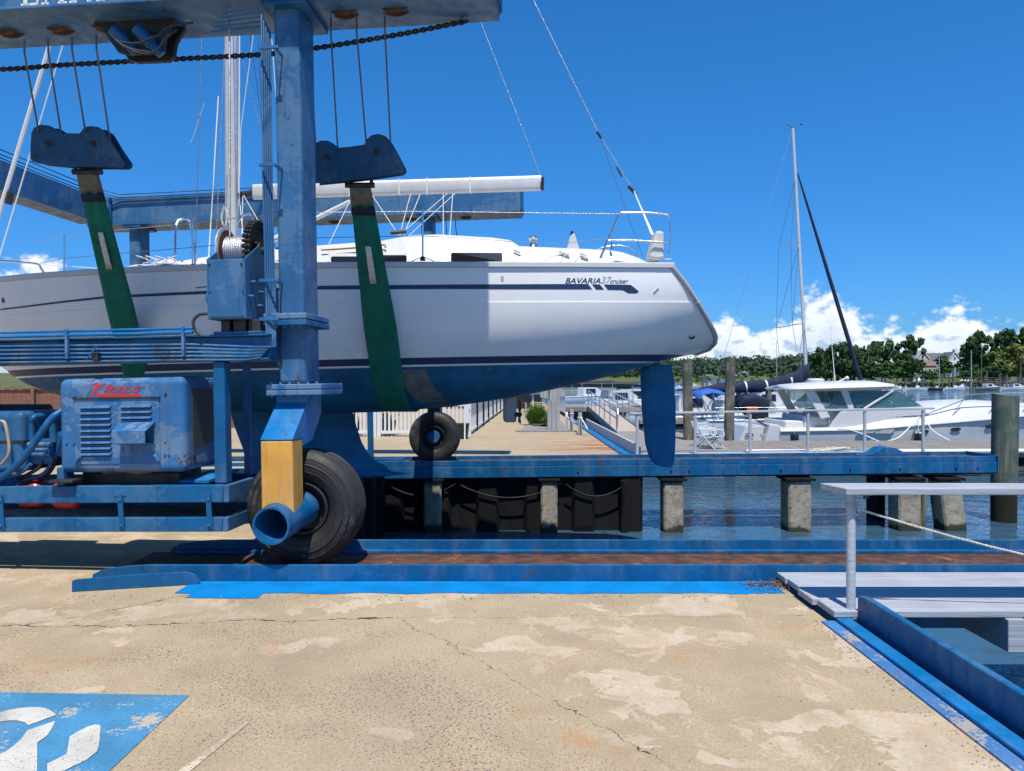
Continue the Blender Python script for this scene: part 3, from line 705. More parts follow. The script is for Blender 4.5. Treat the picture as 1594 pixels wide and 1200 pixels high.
# loose grit on the slab
gr = MB(); rnd = random.Random(21)
def grit(x, y, s_):
    c = V((x, y, .002)); k = [V((cos(g)*s_*rnd.uniform(.7, 1.2), sin(g)*s_*rnd.uniform(.7, 1.2), 0)) for g in (0, 1.26, 2.51, 3.77, 5.03)]; t_ = c+V((0, 0, s_*rnd.uniform(.6, 1.0)))
    gr.add([c+q for q in k]+[t_], [(i, (i+1) % 5, 5) for i in range(5)])
for i in range(520):
    x = rnd.uniform(-3.4, 2.05); y = rnd.uniform(3.0, 5.7) if i % 3 else 5.68-abs(rnd.gauss(0, .08)); grit(x, y, rnd.uniform(.002, .0065) if i % 9 else rnd.uniform(.007, .012))
for i in range(160):
    t_ = rnd.random(); grit(2.10-abs(rnd.gauss(0, .05)), rnd.uniform(3.0, 5.1), rnd.uniform(.002, .007))
tag(gr.build('loose_grit', 'pebble', None, recalc=False), 'loose grit scattered on the concrete slab', 'grit', kind='stuff')
# ================================================================ the travelling boat lift (own frame: x along the runway, y away from the camera)
R0 = V((-1.82, 6.60, .022)); YAW = radians(-4.5); ROLL = radians(-1.0)
LM = Matrix.Translation(R0) @ Matrix.Rotation(YAW, 4, 'Z') @ Matrix.Rotation(ROLL, 4, 'Y'); LI = LM.inverted()
lift = thing('boat_lift', 'blue four-wheeled gantry boat lift carrying the white sailboat', 'boat lift', R0)
lift.rotation_euler = (0, ROLL, YAW); ORG[lift.name] = V((0, 0, 0))
def LP(px, py, v):
    o = LI @ V((0, 0, EYE)); d = (LI.to_3x3()) @ V(((px-797)/F, 1, -(py-HZ)/F)); t = (v-o.y)/d.y; return o+d*t
FV = 8.25; FX = LP(677, 683, FV).x                       # far side: distance across, and its own offset along
ZB = LP(560, 43, .33).z                                  # underside of the top beams
XR = LP(779, 26, .33).x; XL = -6.9
BH = .58
def lbox(name, a, b, mat_='blue', par=lift, bev=.008): return MB().box(a, b).build(name, mat_, par, bevel=bev)
# ---- top beams
def top_beam(v0, x0, x1, nm):
    b = lbox(nm, (x0, v0-.30, ZB+.03), (x1, v0+.33, ZB+BH), 'blue_grey', bev=.012)
    lbox('bottom_flange', (x0, v0-.34, ZB), (x1-.01, v0+.36, ZB+.028), 'blue_grey', b, .006)
    lbox('end_plate', (x1+.001, v0-.28, ZB+.05), (x1+.022, v0+.31, ZB+BH-.03), 'blue', b, .006)
    return b
nb = top_beam(0, XL, XR, 'top_beam'); 
FXL = LP(172, 330, FV).x; FXR = LP(812, 320, FV).x
fbm = top_beam(FV, FXL-.3, FXR, 'top_beam')
lbox('added_shade_deck', (XL, -.1, ZB+BH+.003), (XR, .98, ZB+BH+.05), 'blue_grey', nb); lbox('added_shade_board', (XL, .94, ZB+BH+.052), (XR, .975, 7.08), 'blue_grey', nb)  # added above the view: unseen deck and board that shade the hull
for (v0, xs) in ((0, (15, 95, 165, 538, 617)), (FV, (400, 470, 520, 640, 668, 725))):
    for px in xs:
        x = LP(px, 60 if v0 == 0 else 330, v0+.05).x
        MB().lathe((x, v0+.05, ZB+.165), (0, 1, 0), [(-.05, .03), (-.05, .20), (-.035, .205), (-.02, .175), (.02, .175), (.035, .205), (.05, .20), (.05, .03)], 28).build('sheave', 'rust', nb if v0 == 0 else fbm, smooth=True)
def sign_letters():                                       # white roman capitals on the beam
    z0 = LP(35, 9, -.302).z; x0 = LP(33, 9, -.302).x; h = .26; v = -.304
    W = {'L': .17, 'A': .22, 'N': .22, 'D': .20, 'I': .09, 'G': .20}
    def stroke(mb, a, b, w): mb.prism([(x+a[0]-w/2, v, z0+a[1]), (x+a[0]+w/2, v, z0+a[1]), (x+b[0]+w/2, v, z0+b[1]), (x+b[0]-w/2, v, z0+b[1])], (0, .0015, 0))
    def serif(mb, cx, z, w=.085): mb.box((x+cx-w/2, v, z0+z), (x+cx+w/2, v+.0015, z0+z+.018))
    def arcst(mb, cx, cz, rx, rz, a0, a1, w):
        n = 14; o = []; i_ = []
        for k in range(n+1):
            g = lerp(a0, a1, k/n); o.append((x+cx+rx*cos(g), v, z0+cz+rz*sin(g))); i_.append((x+cx+(rx-w)*cos(g), v, z0+cz+(rz-w*.5)*sin(g)))
        for k in range(n): mb.quad(o[k], o[k+1], i_[k+1], i_[k])
    x = x0
    for ch in 'LANDING':
        m = MB(); w = W[ch]
        if ch == 'L': stroke(m, (.04, 0), (.04, h), .038); serif(m, .04, h-.018); serif(m, .04, 0); m.box((x+.06, v, z0), (x+.155, v+.0015, z0+.02)); stroke(m, (.15, 0), (.155, .075), .018)
        if ch == 'A': stroke(m, (.025, 0), (.105, h), .017); stroke(m, (.185, 0), (.105, h), .04); serif(m, .025, 0, .07); serif(m, .185, 0, .085); m.box((x+.05, v, z0+.08), (x+.16, v+.0015, z0+.1))
        if ch == 'N': stroke(m, (.035, 0), (.035, h), .017); stroke(m, (.035, h), (.185, 0), .04); stroke(m, (.185, 0), (.185, h), .017); serif(m, .035, 0, .07); serif(m, .185, h-.018, .07); serif(m, .03, h-.018, .06)
        if ch == 'D': stroke(m, (.04, 0), (.04, h), .038); arcst(m, .05, h/2, .14, h/2, -pi/2, pi/2, .04); m.box((x, v, z0), (x+.06, v+.0015, z0+.018)); m.box((x, v, z0+h-.018), (x+.06, v+.0015, z0+h))
        if ch == 'I': stroke(m, (.045, 0), (.045, h), .038); serif(m, .045, 0); serif(m, .045, h-.018)
        if ch == 'G': arcst(m, .10, h/2, .10, h/2, .5, 2*pi-.5, .034); stroke(m, (.175, .02), (.175, .12), .034); serif(m, .165, .12, .08)
        m.build('letter', 'letters', nb, recalc=False); x += w+.028
sign_letters()
# ---- columns, legs and wheels; s = 1 near side, -1 far side (mirrored)
def tyre_wheel(x, v, s):
    tp = [(-.10, .235), (-.135, .245), (-.165, .275), (-.185, .33), (-.190, .38), (-.180, .43), (-.160, .468), (-.135, .494)]
    for g in (-.10, -.055, .0, .055, .10): tp += [(g-.012, .512-abs(g)*.10), (g-.004, .498-abs(g)*.1), (g+.004, .498-abs(g)*.1), (g+.012, .512-abs(g)*.10)]
    tp += [(-a, r) for a, r in reversed(tp[:8])]
    w = MB().lathe((x, v, .518), (0, 1, 0), tp, 64).build('tyre', 'rubber', lift, smooth=True, ang=30)
    rb = MB()
    for (a, r) in ((-.1835, .325), (-.193, .385), (-.1805, .44)): rb.lathe((x, v, .518), (0, 1, 0), [(a*s+.004, r-.006), (a*s-.003*s, r), (a*s+.004, r+.006)], 64)
    rb.build('sidewall_rib', 'rubber', w, smooth=True)
    MB().lathe((x, v, .518), (0, 1, 0), [(-.125, .236), (-.14, .232), (-.145, .215), (-.12, .205), (-.05, .20), (-.03, .10), (-.03, .0)], 40).build('rim', 'dark_steel', w, smooth=True)
    MB().lathe((x, v, .518), (0, 1, 0), [(.125, .236), (.14, .232), (.145, .215), (.12, .205), (.05, .20), (.03, .10), (.03, .0)], 40).build('rim', 'dark_steel', w, smooth=True)
    return w
CA = LP(434, 300, -.17).x; CB = LP(472, 300, -.17).x
def leg_set(x, vc, s, painted=True):
    Y = lambda v: vc+s*v
    def bx(name, x0, x1, v0, v1, z0, z1, mat_='blue', par=lift, bev=.008):
        a, b = sorted((Y(v0), Y(v1))); return MB().box((x+x0, a, z0), (x+x1, b, z1)).build(name, mat_, par, bevel=bev)
    zm = 2.16; zl = 1.575
    c = bx('column', -.17, .065, -.17, .21, zl+.03, ZB-.01, 'blue_grey', bev=.03)
    bx('cap_plate', -.24, .16, -.27, .33, ZB-.05, ZB-.003, 'blue', c)
    bx('joint_flange', -.25, .13, -.30, .31, zm, zm+.05, 'blue_hood', c); bx('joint_flange', -.25, .13, -.30, .31, zm-.055, zm-.006, 'blue', c)
    bx('foot_flange', -.24, .245, -.29, .31, zl-.02, zl+.028, 'blue_hood', c); bx('foot_flange', -.24, .245, -.29, .31, zl-.07, zl-.023, 'blue_hood', c)
    for k in range(6):
        xx = x-.20+.08*k
        MB().cyl((xx, Y(-.265), zl-.088), (xx, Y(-.265), zl+.045), .011, n=6).build('bolt', 'blue_hood', c)
    for k in range(5):
        xx = x-.21+.07*k
        MB().cyl((xx, Y(-.28), zm-.075), (xx, Y(-.28), zm+.06), .010, n=6).build('bolt', 'blue_hood', c)
    # gusset towards the upper frame
    MB().prism([(x-.172, Y(-.12), zm-.06), (x-.33, Y(-.12), zm-.06), (x-.172, Y(-.12), zl+.12)], (0, .02*s, 0)).build('gusset', 'blue_hood', c)
    # cranked fork
    zA, zB_ = 1.44, 1.150
    prof = [(.20, zl-.071), (-.17, zl-.071), (-.17, zA), (-.52, zB_), (-.52, zB_-.012), (-.28, zB_-.012), (-.27, 1.075), (-.05, 1.10), (.20, 1.33)]
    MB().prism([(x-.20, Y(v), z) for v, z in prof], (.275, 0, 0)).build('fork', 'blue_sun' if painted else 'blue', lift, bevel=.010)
    w = tyre_wheel(x, vc, s)
    cx = x-.075; cz = .455
    pf = [(x+.073, zB_-.014), (x-.198, zB_-.014)]+[(x-.198+.271*k/12, cz+sqrt(max(0, .158**2-(x-.198+.271*k/12-cx)**2))) for k in range(13)]
    MB().prism([(a, Y(-.518), z) for a, z in pf], (0, .233*s, 0)).build('leg', 'yellow' if painted else 'blue', lift, bevel=.012)
    b = MB(); Ro, Ri = .155, .138; n = 40; rows = []
    for (v, r, dx, dz) in ((-.63, Ri, 0, 0), (-.63, Ro, 0, 0), (-.08, Ro, .06, .055), (-.08, .02, .06, .055)):
        rows.append([(cx+dx+r*cos(2*pi*j/n), Y(v), cz+dz+r*sin(2*pi*j/n)) for j in range(n)])
    b.grid(rows, closed=True)
    rows = [[(cx+Ri*cos(2*pi*j/n), Y(-.63), cz+Ri*sin(2*pi*j/n)) for j in range(n)], [(cx+.05+Ri*cos(2*pi*j/n), Y(-.2), cz+.045+Ri*sin(2*pi*j/n)) for j in range(n)]]
    b.grid(rows, closed=True); k = len(b.v)-n; b.f.append(tuple(range(k, k+n)))
    b.build('axle_pipe', 'blue', lift, smooth=True)
    MB().lathe((x, vc, .518), (0, s, 0), [(.03, .0), (.17, .0), (.17, .11), (.15, .125), (.03, .125)], 28).build('hub', 'blue', w, smooth=True)
    return c
near_col = leg_set(0, 0, 1); leg_set(FX, FV, -1, False)
XC2 = XL+.75
leg_set(XC2, 0, 1); leg_set(LP(222, 380, FV).x, FV, -1, False)
# brace + post seen beneath the hull on the far side
bp = LP(577, 690, FV-.4)
lbox('brace_post', (bp.x-.05, FV-.45, .02), (bp.x+.05, FV-.35, 1.7)); lbox('brace_foot', (bp.x+.05, FV-.45, .03), (FX-.55, FV-.35, .13))
lbox('far_side_rail', (LP(222, 380, FV).x, FV-.1, 1.80), (FX-.2, FV+.1, 2.0))
# ---- cross beam at the closed end
cx0 = FXL-.05
lbox('cross_beam', (cx0-.42, .34, ZB+.05), (cx0+.05, FV-.31, ZB+.56), 'blue_grey', bev=.012)
lbox('corner_plate', (cx0-.02, FV-.36, ZB-.06), (cx0+.02, FV-.312, ZB+.75), 'blue'); lbox('corner_plate', (cx0+.25, FV-.36, ZB-.25), (cx0+.29, FV-.312, ZB+.55), 'blue')
lbox('hinge_plate', (cx0+.08, FV-.37, ZB+.02), (cx0+.24, FV-.345, ZB+.42), 'blue_hood', bev=.03)
MB().lathe((cx0+.15, FV-.37, ZB+.2), (0, -1, 0), [(0, .075), (.03, .07), (.05, .035), (.05, 0)], 16).build('hinge_pin', 'dark_steel', lift, smooth=True)
for k, dz in enumerate((.66, .70, .76)):
    MB().tube([(cx0-.1+.05*k, .4, ZB+dz), (cx0-.1+.05*k, FV-.5, ZB+dz-.02), (cx0+.5, FV-.36, ZB+dz-.15), (FXR-3, FV-.36, ZB+dz-.1)], .011, 6).build('conduit', 'blue', lift, smooth=True)
for y in (2.4, 5.0): MB().tube([(cx0-.2, y, ZB+.62), (cx0-.2, y, ZB+.74), (cx0+.03, y, ZB+.74), (cx0+.03, y, ZB+.62)], .014, 6).build('pipe_clip', 'dark_steel', lift)
# ---- trolley bracket and hydraulic motors under the near beam
br = [LP(x, y, .12) for x, y in ((152, 40), (178, 62), (200, 93), (212, 97), (262, 95), (270, 88), (274, 66), (288, 42))]
tb = MB().prism(br, (0, .05, 0)).build('trolley_bracket', 'dark_steel', lift, bevel=.008)
MB().prism([p+V((0, -.16, 0)) for p in br], (0, .03, 0)).build('bracket_plate', 'dark_steel', tb, bevel=.008)
for (x, y, x2, y2) in ((175, 45, 212, 82), (212, 43, 252, 85)):
    a = LP(x, y, -.16); b_ = LP(x2, y2, -.06)
    MB().tube([a, a.lerp(b_, .6), a.lerp(b_, .62), b_], [.055, .055, .042, .042], 18).build('hydraulic_motor', 'blue', tb, smooth=True)
for pts in (((182, 65), (215, 67), (245, 55), (262, 42), (300, 35)), ((190, 70), (215, 82), (240, 82), (258, 60), (275, 45)), ((180, 62), (200, 75), (235, 82))):
    MB().tube(arc3([LP(x, y, -.22) for x, y in pts]), .011, 8).build('hydraulic_hose', 'hose', tb, smooth=True)
# ---- chain hanging below the near beam
ch = arc3([LP(x, y, .27) for x, y in ((-420, 112), (-200, 114), (0, 108), (100, 101), (230, 94), (350, 88), (430, 83), (490, 75), (560, 64), (640, 50), (700, 38), (732, 32))], 40)
L_ = [0]
for a, b_ in zip(ch, ch[1:]): L_.append(L_[-1]+(b_-a).length)
b = MB(); nlink = int(L_[-1]/.036); k = 0
for i in range(nlink):
    s_ = i*.036
    while k < len(L_)-2 and L_[k+1] < s_: k += 1
    p = ch[k].lerp(ch[k+1], (s_-L_[k])/max(1e-6, L_[k+1]-L_[k])); t = (ch[k+1]-ch[k]).normalized()
    u = V((0, 1, 0)) if i % 2 else V((0, 0, 1)); w = t.cross(u).normalized(); u = w.cross(t)
    b.tube([p+t*.026*cos(g)+u*.019*sin(g) for g in (0, 1.05, 2.09, 3.14, 4.19, 5.24, 6.283)], 0.0105, 5, cap=False)
b.build('drive_chain', 'grease', lift, smooth=True)
# ---- pipe bundle beside the near column
for k in range(5):
    px = 407+3.3*k; top = 12+7*k
    pts = [LP(px-60-8*k, top+9, -.27+.02*k), LP(px-8, top, -.27+.02*k), LP(px, top+10, -.27+.02*k), LP(px+3, 300, -.30+.02*k), LP(px+8, 480, -.32+.02*k), LP(px+8, 540, -.34), LP(px-2, 556-4*k, -.40), LP(px-24, 560-5*k, -.42), LP(300, 560-6*k, -.42), LP(-120, 566-6.5*k, -.42)]
    MB().tube(pts, .0095, 8).build('pipe', 'blue_grey', lift, smooth=True)
for y in (75, 257, 437, 497):
    a = LP(404, y, -.33); c = LP(437, y+2, -.17)
    lbox('pipe_clamp', (a.x, -.345, a.z-.014), (a.x+.17, -.325, a.z+.014), 'blue_hood', bev=.003); lbox('pipe_clamp', (a.x+.13, -.325, a.z-.02), (c.x+.02, -.172, a.z+.012), 'blue_hood', bev=.003)
# ---- upper frame rail
z0 = LP(200, 561, -.36).z; z1 = LP(200, 528, -.36).z; xe = CA-.02
ur = lbox('frame_rail', (XC2, -.36, z0), (xe, -.20, z1), 'blue')
lbox('rail_flange', (XC2, -.40, z1+.001), (xe, -.16, z1+.022), 'blue', ur); lbox('rail_flange', (XC2, -.40, z0-.022), (xe, -.16, z0-.001), 'blue', ur)
for dz, r in ((.075, .012), (.04, .016)): MB().tube([(XC2, -.44, z1+dz), (LP(300, 520, -.44).x, -.44, z1+dz)], r, 8).build('pipe', 'blue_sun', ur, smooth=True)
for px in (105, 286):
    x = LP(px, 530, -.44).x; lbox('pipe_clamp', (x-.012, -.46, z0+.02), (x+.012, -.43, z1+.09), 'blue_hood', ur, .002)
x = LP(150, 545, -.44).x; lbox('valve_block', (x-.03, -.47, z0+.0), (x+.03, -.405, z0+.07), 'dark_steel', ur); MB().tube([(x+.04, -.48, z0+.13), (x-.05, -.5, z0+.01)], .006, 6).build('valve_handle', 'blue_grey', ur)
# ---- power pack frame
def zat(y, v): return LP(200, y, v).z
VF = -.46
xr = LP(347, 770, VF).x
sk = lbox('skid_rail', (XC2-.3, VF, zat(783, VF)), (xr, VF+.06, zat(756, VF)), 'blue')
lbox('skid_end', (xr+.002, VF, zat(783, VF)+.0), (xr+.05, .05, zat(756, VF)), 'blue_grey', sk)
lb = lbox('lower_rail', (XC2-.3, VF, zat(828, VF)), (xr-.01, VF+.05, zat(806, VF)), 'blue'); lbox('rail_end', (xr-.008, VF, zat(828, VF)), (xr+.04, .02, zat(806, VF)), 'blue_grey', lb)
for px in (3, 189, 326):
    x = LP(px, 790, VF).x; h = MB().bar((x-.004, VF-.014, zat(769, VF)), (x+.012, VF-.014, zat(823, VF)), .045, .012, up=(0, -1, 0)).build('hanger_strap', 'blue', sk, bevel=.003)
    for yy in (777, 817): MB().lathe((x+.004, VF-.02, zat(yy, VF)), (0, -1, 0), [(0, .014), (.010, .012), (.012, 0)], 6).build('bolt', 'blue_hood', h)
lbox('skid_rail', (XC2-.3, .34, zat(783, VF)), (xr, .40, zat(756, VF)), 'blue'); lbox('skid_floor', (XC2-.3, VF+.06, zat(783, VF)), (xr-.05, .34, zat(776, VF)), 'dark_steel')
lbox('lower_rail', (XC2-.3, .34, zat(828, VF)), (xr, .40, zat(806, VF)), 'blue')
lbox('pan', (XC2, -.3, zat(822, VF)), (xr-.15, .33, zat(814, VF)), 'dark_steel')
xp = LP(332, 650, -.40).x; lbox('frame_post', (xp, -.40, zat(756, VF)+.002), (xp+.105, -.28, z0-.024), 'blue', bev=.012)
xp2 = LP(383, 640, .2).x; lbox('frame_post', (xp2-.03, .20, zat(756, VF)), (xp2+.03, .26, z0+.1), 'blue')
pp = LP(232, 778, VF-.004); lbox('maker_plate', (LP(178, 770, VF).x, VF-.006, zat(772, VF)), (LP(197, 770, VF).x, VF-.0005, zat(763, VF)), 'blue_hood', sk, .002)
tp = MB().prism([LP(279, 747, -.25), LP(325, 747, -.25), LP(372, 729, .2), LP(335, 729, .2)], (0, 0, -.03)).build('cover_plate', 'blue_sun', lift, bevel=.004)
# ---- engine hood
HV = -.43
hx0, hx1 = LP(90, 650, HV).x, LP(287, 650, HV).x; hz0, hz1 = zat(736, HV), zat(588, HV)
hood = MB().box((hx0, HV, hz0), (hx1, .22, hz1)).build('engine_hood', 'blue_hood', lift, bevel=.062, seg=5)
dx0, dx1 = LP(117, 650, HV).x, LP(249, 650, HV).x
door = lbox('hood_door', (dx0, HV-.008, zat(722, HV)), (dx1, HV+.01, zat(618, HV)), 'blue_hood', hood, .004)
MB().tube([(dx0-.01, HV-.014, zat(619, HV)), (dx1+.01, HV-.014, zat(619, HV))], .007, 8).build('hinge_rod', 'dark_steel', hood)
def louvre(x0, x1, z, first=[None]):
    w = x1-x0; h = .029; d = .024
    if first[0] is None:
        b = MB(); b.add([(0, 0, h), (w, 0, h), (w-.008, -d, .004), (.008, -d, .004), (.004, 0, 0), (w-.004, 0, 0), (w-.012, -d+.003, 0), (.012, -d+.003, 0)], [(0, 1, 2, 3), (0, 3, 7, 4), (1, 5, 6, 2), (3, 2, 6, 7)])
        o = b.build('louvre', 'blue_hood', door, keep=True); b2 = MB().quad((0.006, -.0015, -.012), (w-.006, -.0015, -.012), (w-.004, -.0015, .02), (.004, -.0015, .02)); g = b2.build('slot', 'black_plastic', o, keep=True, recalc=False); g.location = (0, 0, 0); first[0] = o
    else:
        o = copy_tree(first[0], parent=door)
    o.location = V((x0, HV-.0085, z))-ORG[door.name]
for k in range(9): louvre(LP(126, 650, HV).x, LP(175, 650, HV).x, zat(635+9.15*k, HV))
for k in range(3): louvre(LP(189, 650, HV).x, LP(238, 650, HV).x, zat(634.5+8.7*k, HV))
ex = [(HV-.009, zat(657, HV-.009)), (HV-.16, zat(672, HV-.16)), (HV-.16, zat(690, HV-.16)), (HV-.009, zat(692, HV-.009))]
x0, x1 = LP(174, 680, HV-.16).x, LP(226, 680, HV-.16).x
eb = MB()
for k in range(4):
    a, c = ex[k], ex[(k+1) % 4]
    if k == 3: continue
    eb.quad((x0, a[0], a[1]), (x1, a[0], a[1]), (x1, c[0], c[1]), (x0, c[0], c[1]))
eb.quad(*[(x0, a, z) for a, z in ex])
eb.build('exhaust_cowl', 'blue_hood', hood, solid=.008)
MB().quad(*[(x1-.10, lerp(a, HV-.085, .06), lerp(z, zat(676, HV), .06)) for a, z in ex]).build('cowl_dark_end', 'black_plastic', hood)  # black sheet set back in the open cowl, paints its dark inside
# side grille and its stripes
gy0, gy1 = -.30, .20; gz0, gz1 = zat(700, -.2), zat(606, -.2)
def m_grille():
    t = NT('mesh_panel'); o = t.tc.outputs['Object']; s_ = t.n('ShaderNodeSeparateXYZ'); t.L.new(o, s_.inputs[0])
    y = t.math('MULTIPLY', s_.outputs[1], 260); z = t.math('MULTIPLY', s_.outputs[2], 260)
    a = t.math('SINE', t.math('ADD', y, z)); b_ = t.math('SINE', t.math('SUBTRACT', y, z)); m_ = t.math('GREATER_THAN', t.math('MAXIMUM', a, b_), .72)
    t.set(t.mix(m_, (.010, .010, .014), (.17, .165, .17)), .5, .3)
    t.bump(m_, .4, .004)
m_grille()
MB().prism([(hx1+.002, gy0, gz0), (hx1+.002, gy1-.06, gz0+.06), (hx1+.002, gy1, gz1-.05), (hx1+.002, gy1-.03, gz1), (hx1+.002, gy0+.03, gz1), (hx1+.002, gy0, gz1-.03)], (.004, 0, 0)).build('side_grille', 'mesh_panel', hood)
for k in range(3): MB().box((hx1-.075+.028*k, -.36, hz1-.004), (hx1-.066+.028*k, .16, hz1+.0015)).build('hood_groove', 'black_plastic', hood)
MB().cyl((hx1-.01, -.28, zat(714, -.3)), (hx1+.004, -.28, zat(714, -.3)), .02, n=14).build('side_hole', 'black_plastic', hood)
for px, py in ((258, 614), (104, 690), (115, 690), (257, 708), (263, 708)):
    p = LP(px, py, HV); MB().lathe(p, (0, -1, 0), [(0, .012), (.010, .010), (.013, 0)], 8).build('bolt', 'blue_grey' if py > 650 else 'black_plastic', hood)
for px, py, px2, py2 in ((124, 711, 116, 722), (240, 708, 247, 718)):
    MB().tube([LP(px, py, HV-.025), LP(px2, py2, HV-.025)], .014, 10).build('latch', 'blue_hood', hood, smooth=True)
for px in (116, 247):
    p = LP(px, 617, HV-.01); MB().lathe(p, (0, -1, 0), [(0, .014), (.016, .010), (.02, 0)], 8).build('latch', 'blue_hood', hood, smooth=True)
# red script on the hood
def script():
    S = 1594/220.
    def q(x, y): p = LP(120+x/S, 580+y/S, HV); return V((p.x, HV-.0015, p.z))
    strokes = [([(158, 160), (172, 138), (200, 124), (248, 118)], 17), ([(240, 120), (215, 170), (185, 225), (160, 270), (142, 288)], 27), ([(198, 200), (235, 165), (275, 140), (330, 124)], 19), ([(205, 190), (225, 215), (240, 245), (258, 268)], 26), ([(240, 257), (480, 258), (718, 257)], 36),
               ([(300, 222), (330, 200), (372, 160), (384, 138), (366, 140), (335, 170), (316, 205), (326, 222), (352, 212)], 13), ([(352, 212), (395, 196), (428, 172), (418, 157), (392, 172), (378, 205), (392, 222), (440, 208)], 14), ([(440, 212), (486, 196), (520, 172), (510, 157), (484, 172), (470, 205), (484, 222), (535, 208)], 14),
               ([(596, 172), (590, 158), (566, 168), (546, 200), (560, 222), (625, 204)], 15), ([(690, 158), (655, 168), (636, 200), (654, 222), (690, 206), (706, 178), (695, 158), (680, 176), (722, 160)], 14)]
    for k, (pts, w) in enumerate(strokes):
        c = arc3([V((x, y, 0)) for x, y in pts], 7); m = MB(); n = len(c); L1 = []; L2 = []
        for i, p in enumerate(c):
            t = (c[min(i+1, n-1)]-c[max(i-1, 0)]).normalized(); nn_ = V((-t.y, t.x, 0))
            ww = w/2*(.75+.4*abs(t.y)) if k not in (4,) else w/2
            e = min(1, .35+min(i, n-1-i)/3) if k != 4 else 1
            a, b_ = p+nn_*ww*e, p-nn_*ww*e; dz = V((0, -.0002*k, 0))
            L1.append(q(a.x, a.y)+dz); L2.append(q(b_.x, b_.y)+dz)
        m.grid([L1, L2]).build('script_stroke', 'red', hood, recalc=False)
script()
# underside: exhaust drum, sump, clutter
a, b_ = LP(165, 728, -.25), LP(234, 728, -.25)
MB().lathe(a, (1, 0, 0), [(-.05, .03), (0, .06), ((b_-a).x, .06), ((b_-a).x+.05, .03), ((b_-a).x+.18, .03)], 20).build('silencer', 'exhaust', lift, smooth=True)
MB().tube([LP(250, 726, -.2), LP(285, 727, -.15)], .038, 14).build('exhaust_pipe', 'rust', lift, smooth=True)
lbox('sump', (LP(128, 740, -.2).x, -.22, zat(776, VF)+.002), (LP(282, 740, -.2).x, .18, hz0-.004), 'dark_steel', bev=.03)
lbox('mount_bracket', (LP(93, 740, -.4).x, -.44, zat(756, VF)), (LP(104, 740, -.4).x, -.30, hz0+.05), 'blue'); lbox('mount_shelf', (LP(77, 752, -.5).x, -.52, zat(751, -.5)), (LP(115, 752, -.5).x, -.34, zat(746, -.5)), 'dark_steel')
# tanks, reservoir, manifold, hoses
for px, py in ((28, 767), (82, 770)):
    c = LP(px, py, -.22); MB().lathe((c.x, -.22, c.z), (1, 0, 0), [(0, 0), (.012, .06), (.035, .10), (.075, .125), (.22, .125), (.26, .10), (.283, .06), (.295, 0)], 28).build('air_tank', 'red_tank', lift, smooth=True)
c0, c1 = LP(-70, 735, -.36), LP(40, 640, -.36)
rs = MB().box((c0.x, -.40, c0.z), (c1.x, .25, c1.z)).build('oil_reservoir', 'blue', lift, bevel=.05, seg=4)
MB().box((c0.x+.02, -.404, LP(0, 690, -.4).z), (c1.x+.006, .22, LP(0, 686, -.4).z)).build('seam', 'dark_steel', rs)
MB().tube(arc3([LP(2, 655, -.42), LP(8, 660, -.44), (LP(14, 690, -.45)), LP(13, 708, -.45), LP(3, 722, -.44)]), .013, 10).build('sight_hose', 'hose_tan', rs, smooth=True)
for k in range(3): MB().box((c1.x-.20+.03*k, -.3, c1.z-.001), (c1.x-.19+.03*k, .15, c1.z+.002)).build('seam', 'dark_steel', rs)
MB().tube([LP(-30, 641, .1), LP(75, 641, .1)], .075, 18).build('filter', 'black_plastic', lift, smooth=True)
for px in (49, 83):
    MB().tube(arc3([LP(px, 688, -.3), LP(px, 660, -.3), LP(px+3, 651, -.3), LP(px+12, 648, -.25), LP(px+20, 648, -.2)]), .030, 14).build('elbow_pipe', 'blue', lift, smooth=True)
mf = MB()
for yy in (692, 700, 707): mf.tube([LP(24, yy, -.34), LP(80, yy, -.34)], .022, 14)
mf.build('manifold', 'blue_hood', lift, smooth=True)
mb_ = LP(52, 698, -.3); lbox('valve_bank', (LP(28, 700, -.3).x, -.325, LP(28, 722, -.3).z), (LP(84, 700, -.3).x, -.2, LP(28, 684, -.3).z), 'blue')
MB().tube(arc3([LP(96, 640, -.38), LP(80, 652, -.44), LP(60, 680, -.46), LP(35, 715, -.47), LP(10, 738, -.46), LP(-15, 755, -.42)]), .030, 14).build('suction_pipe', 'blue', lift, smooth=True)
for k, (pts, m_) in enumerate(((((48, 722), (38, 732), (14, 744)), 'blue_grey'), (((66, 718), (58, 730), (28, 746)), 'hose'), (((80, 722), (66, 738), (36, 748)), 'blue_grey'), (((90, 712), (78, 734), (60, 750)), 'hose'))):
    MB().tube(arc3([LP(x, y, -.36+.03*k) for x, y in pts]), .016, 10).build('hose', m_, lift, smooth=True)
lbox('pump', (LP(84, 680, -.3).x, -.3, LP(84, 712, -.3).z), (hx0+.02, -.05, LP(84, 672, -.3).z), 'blue', bev=.03)
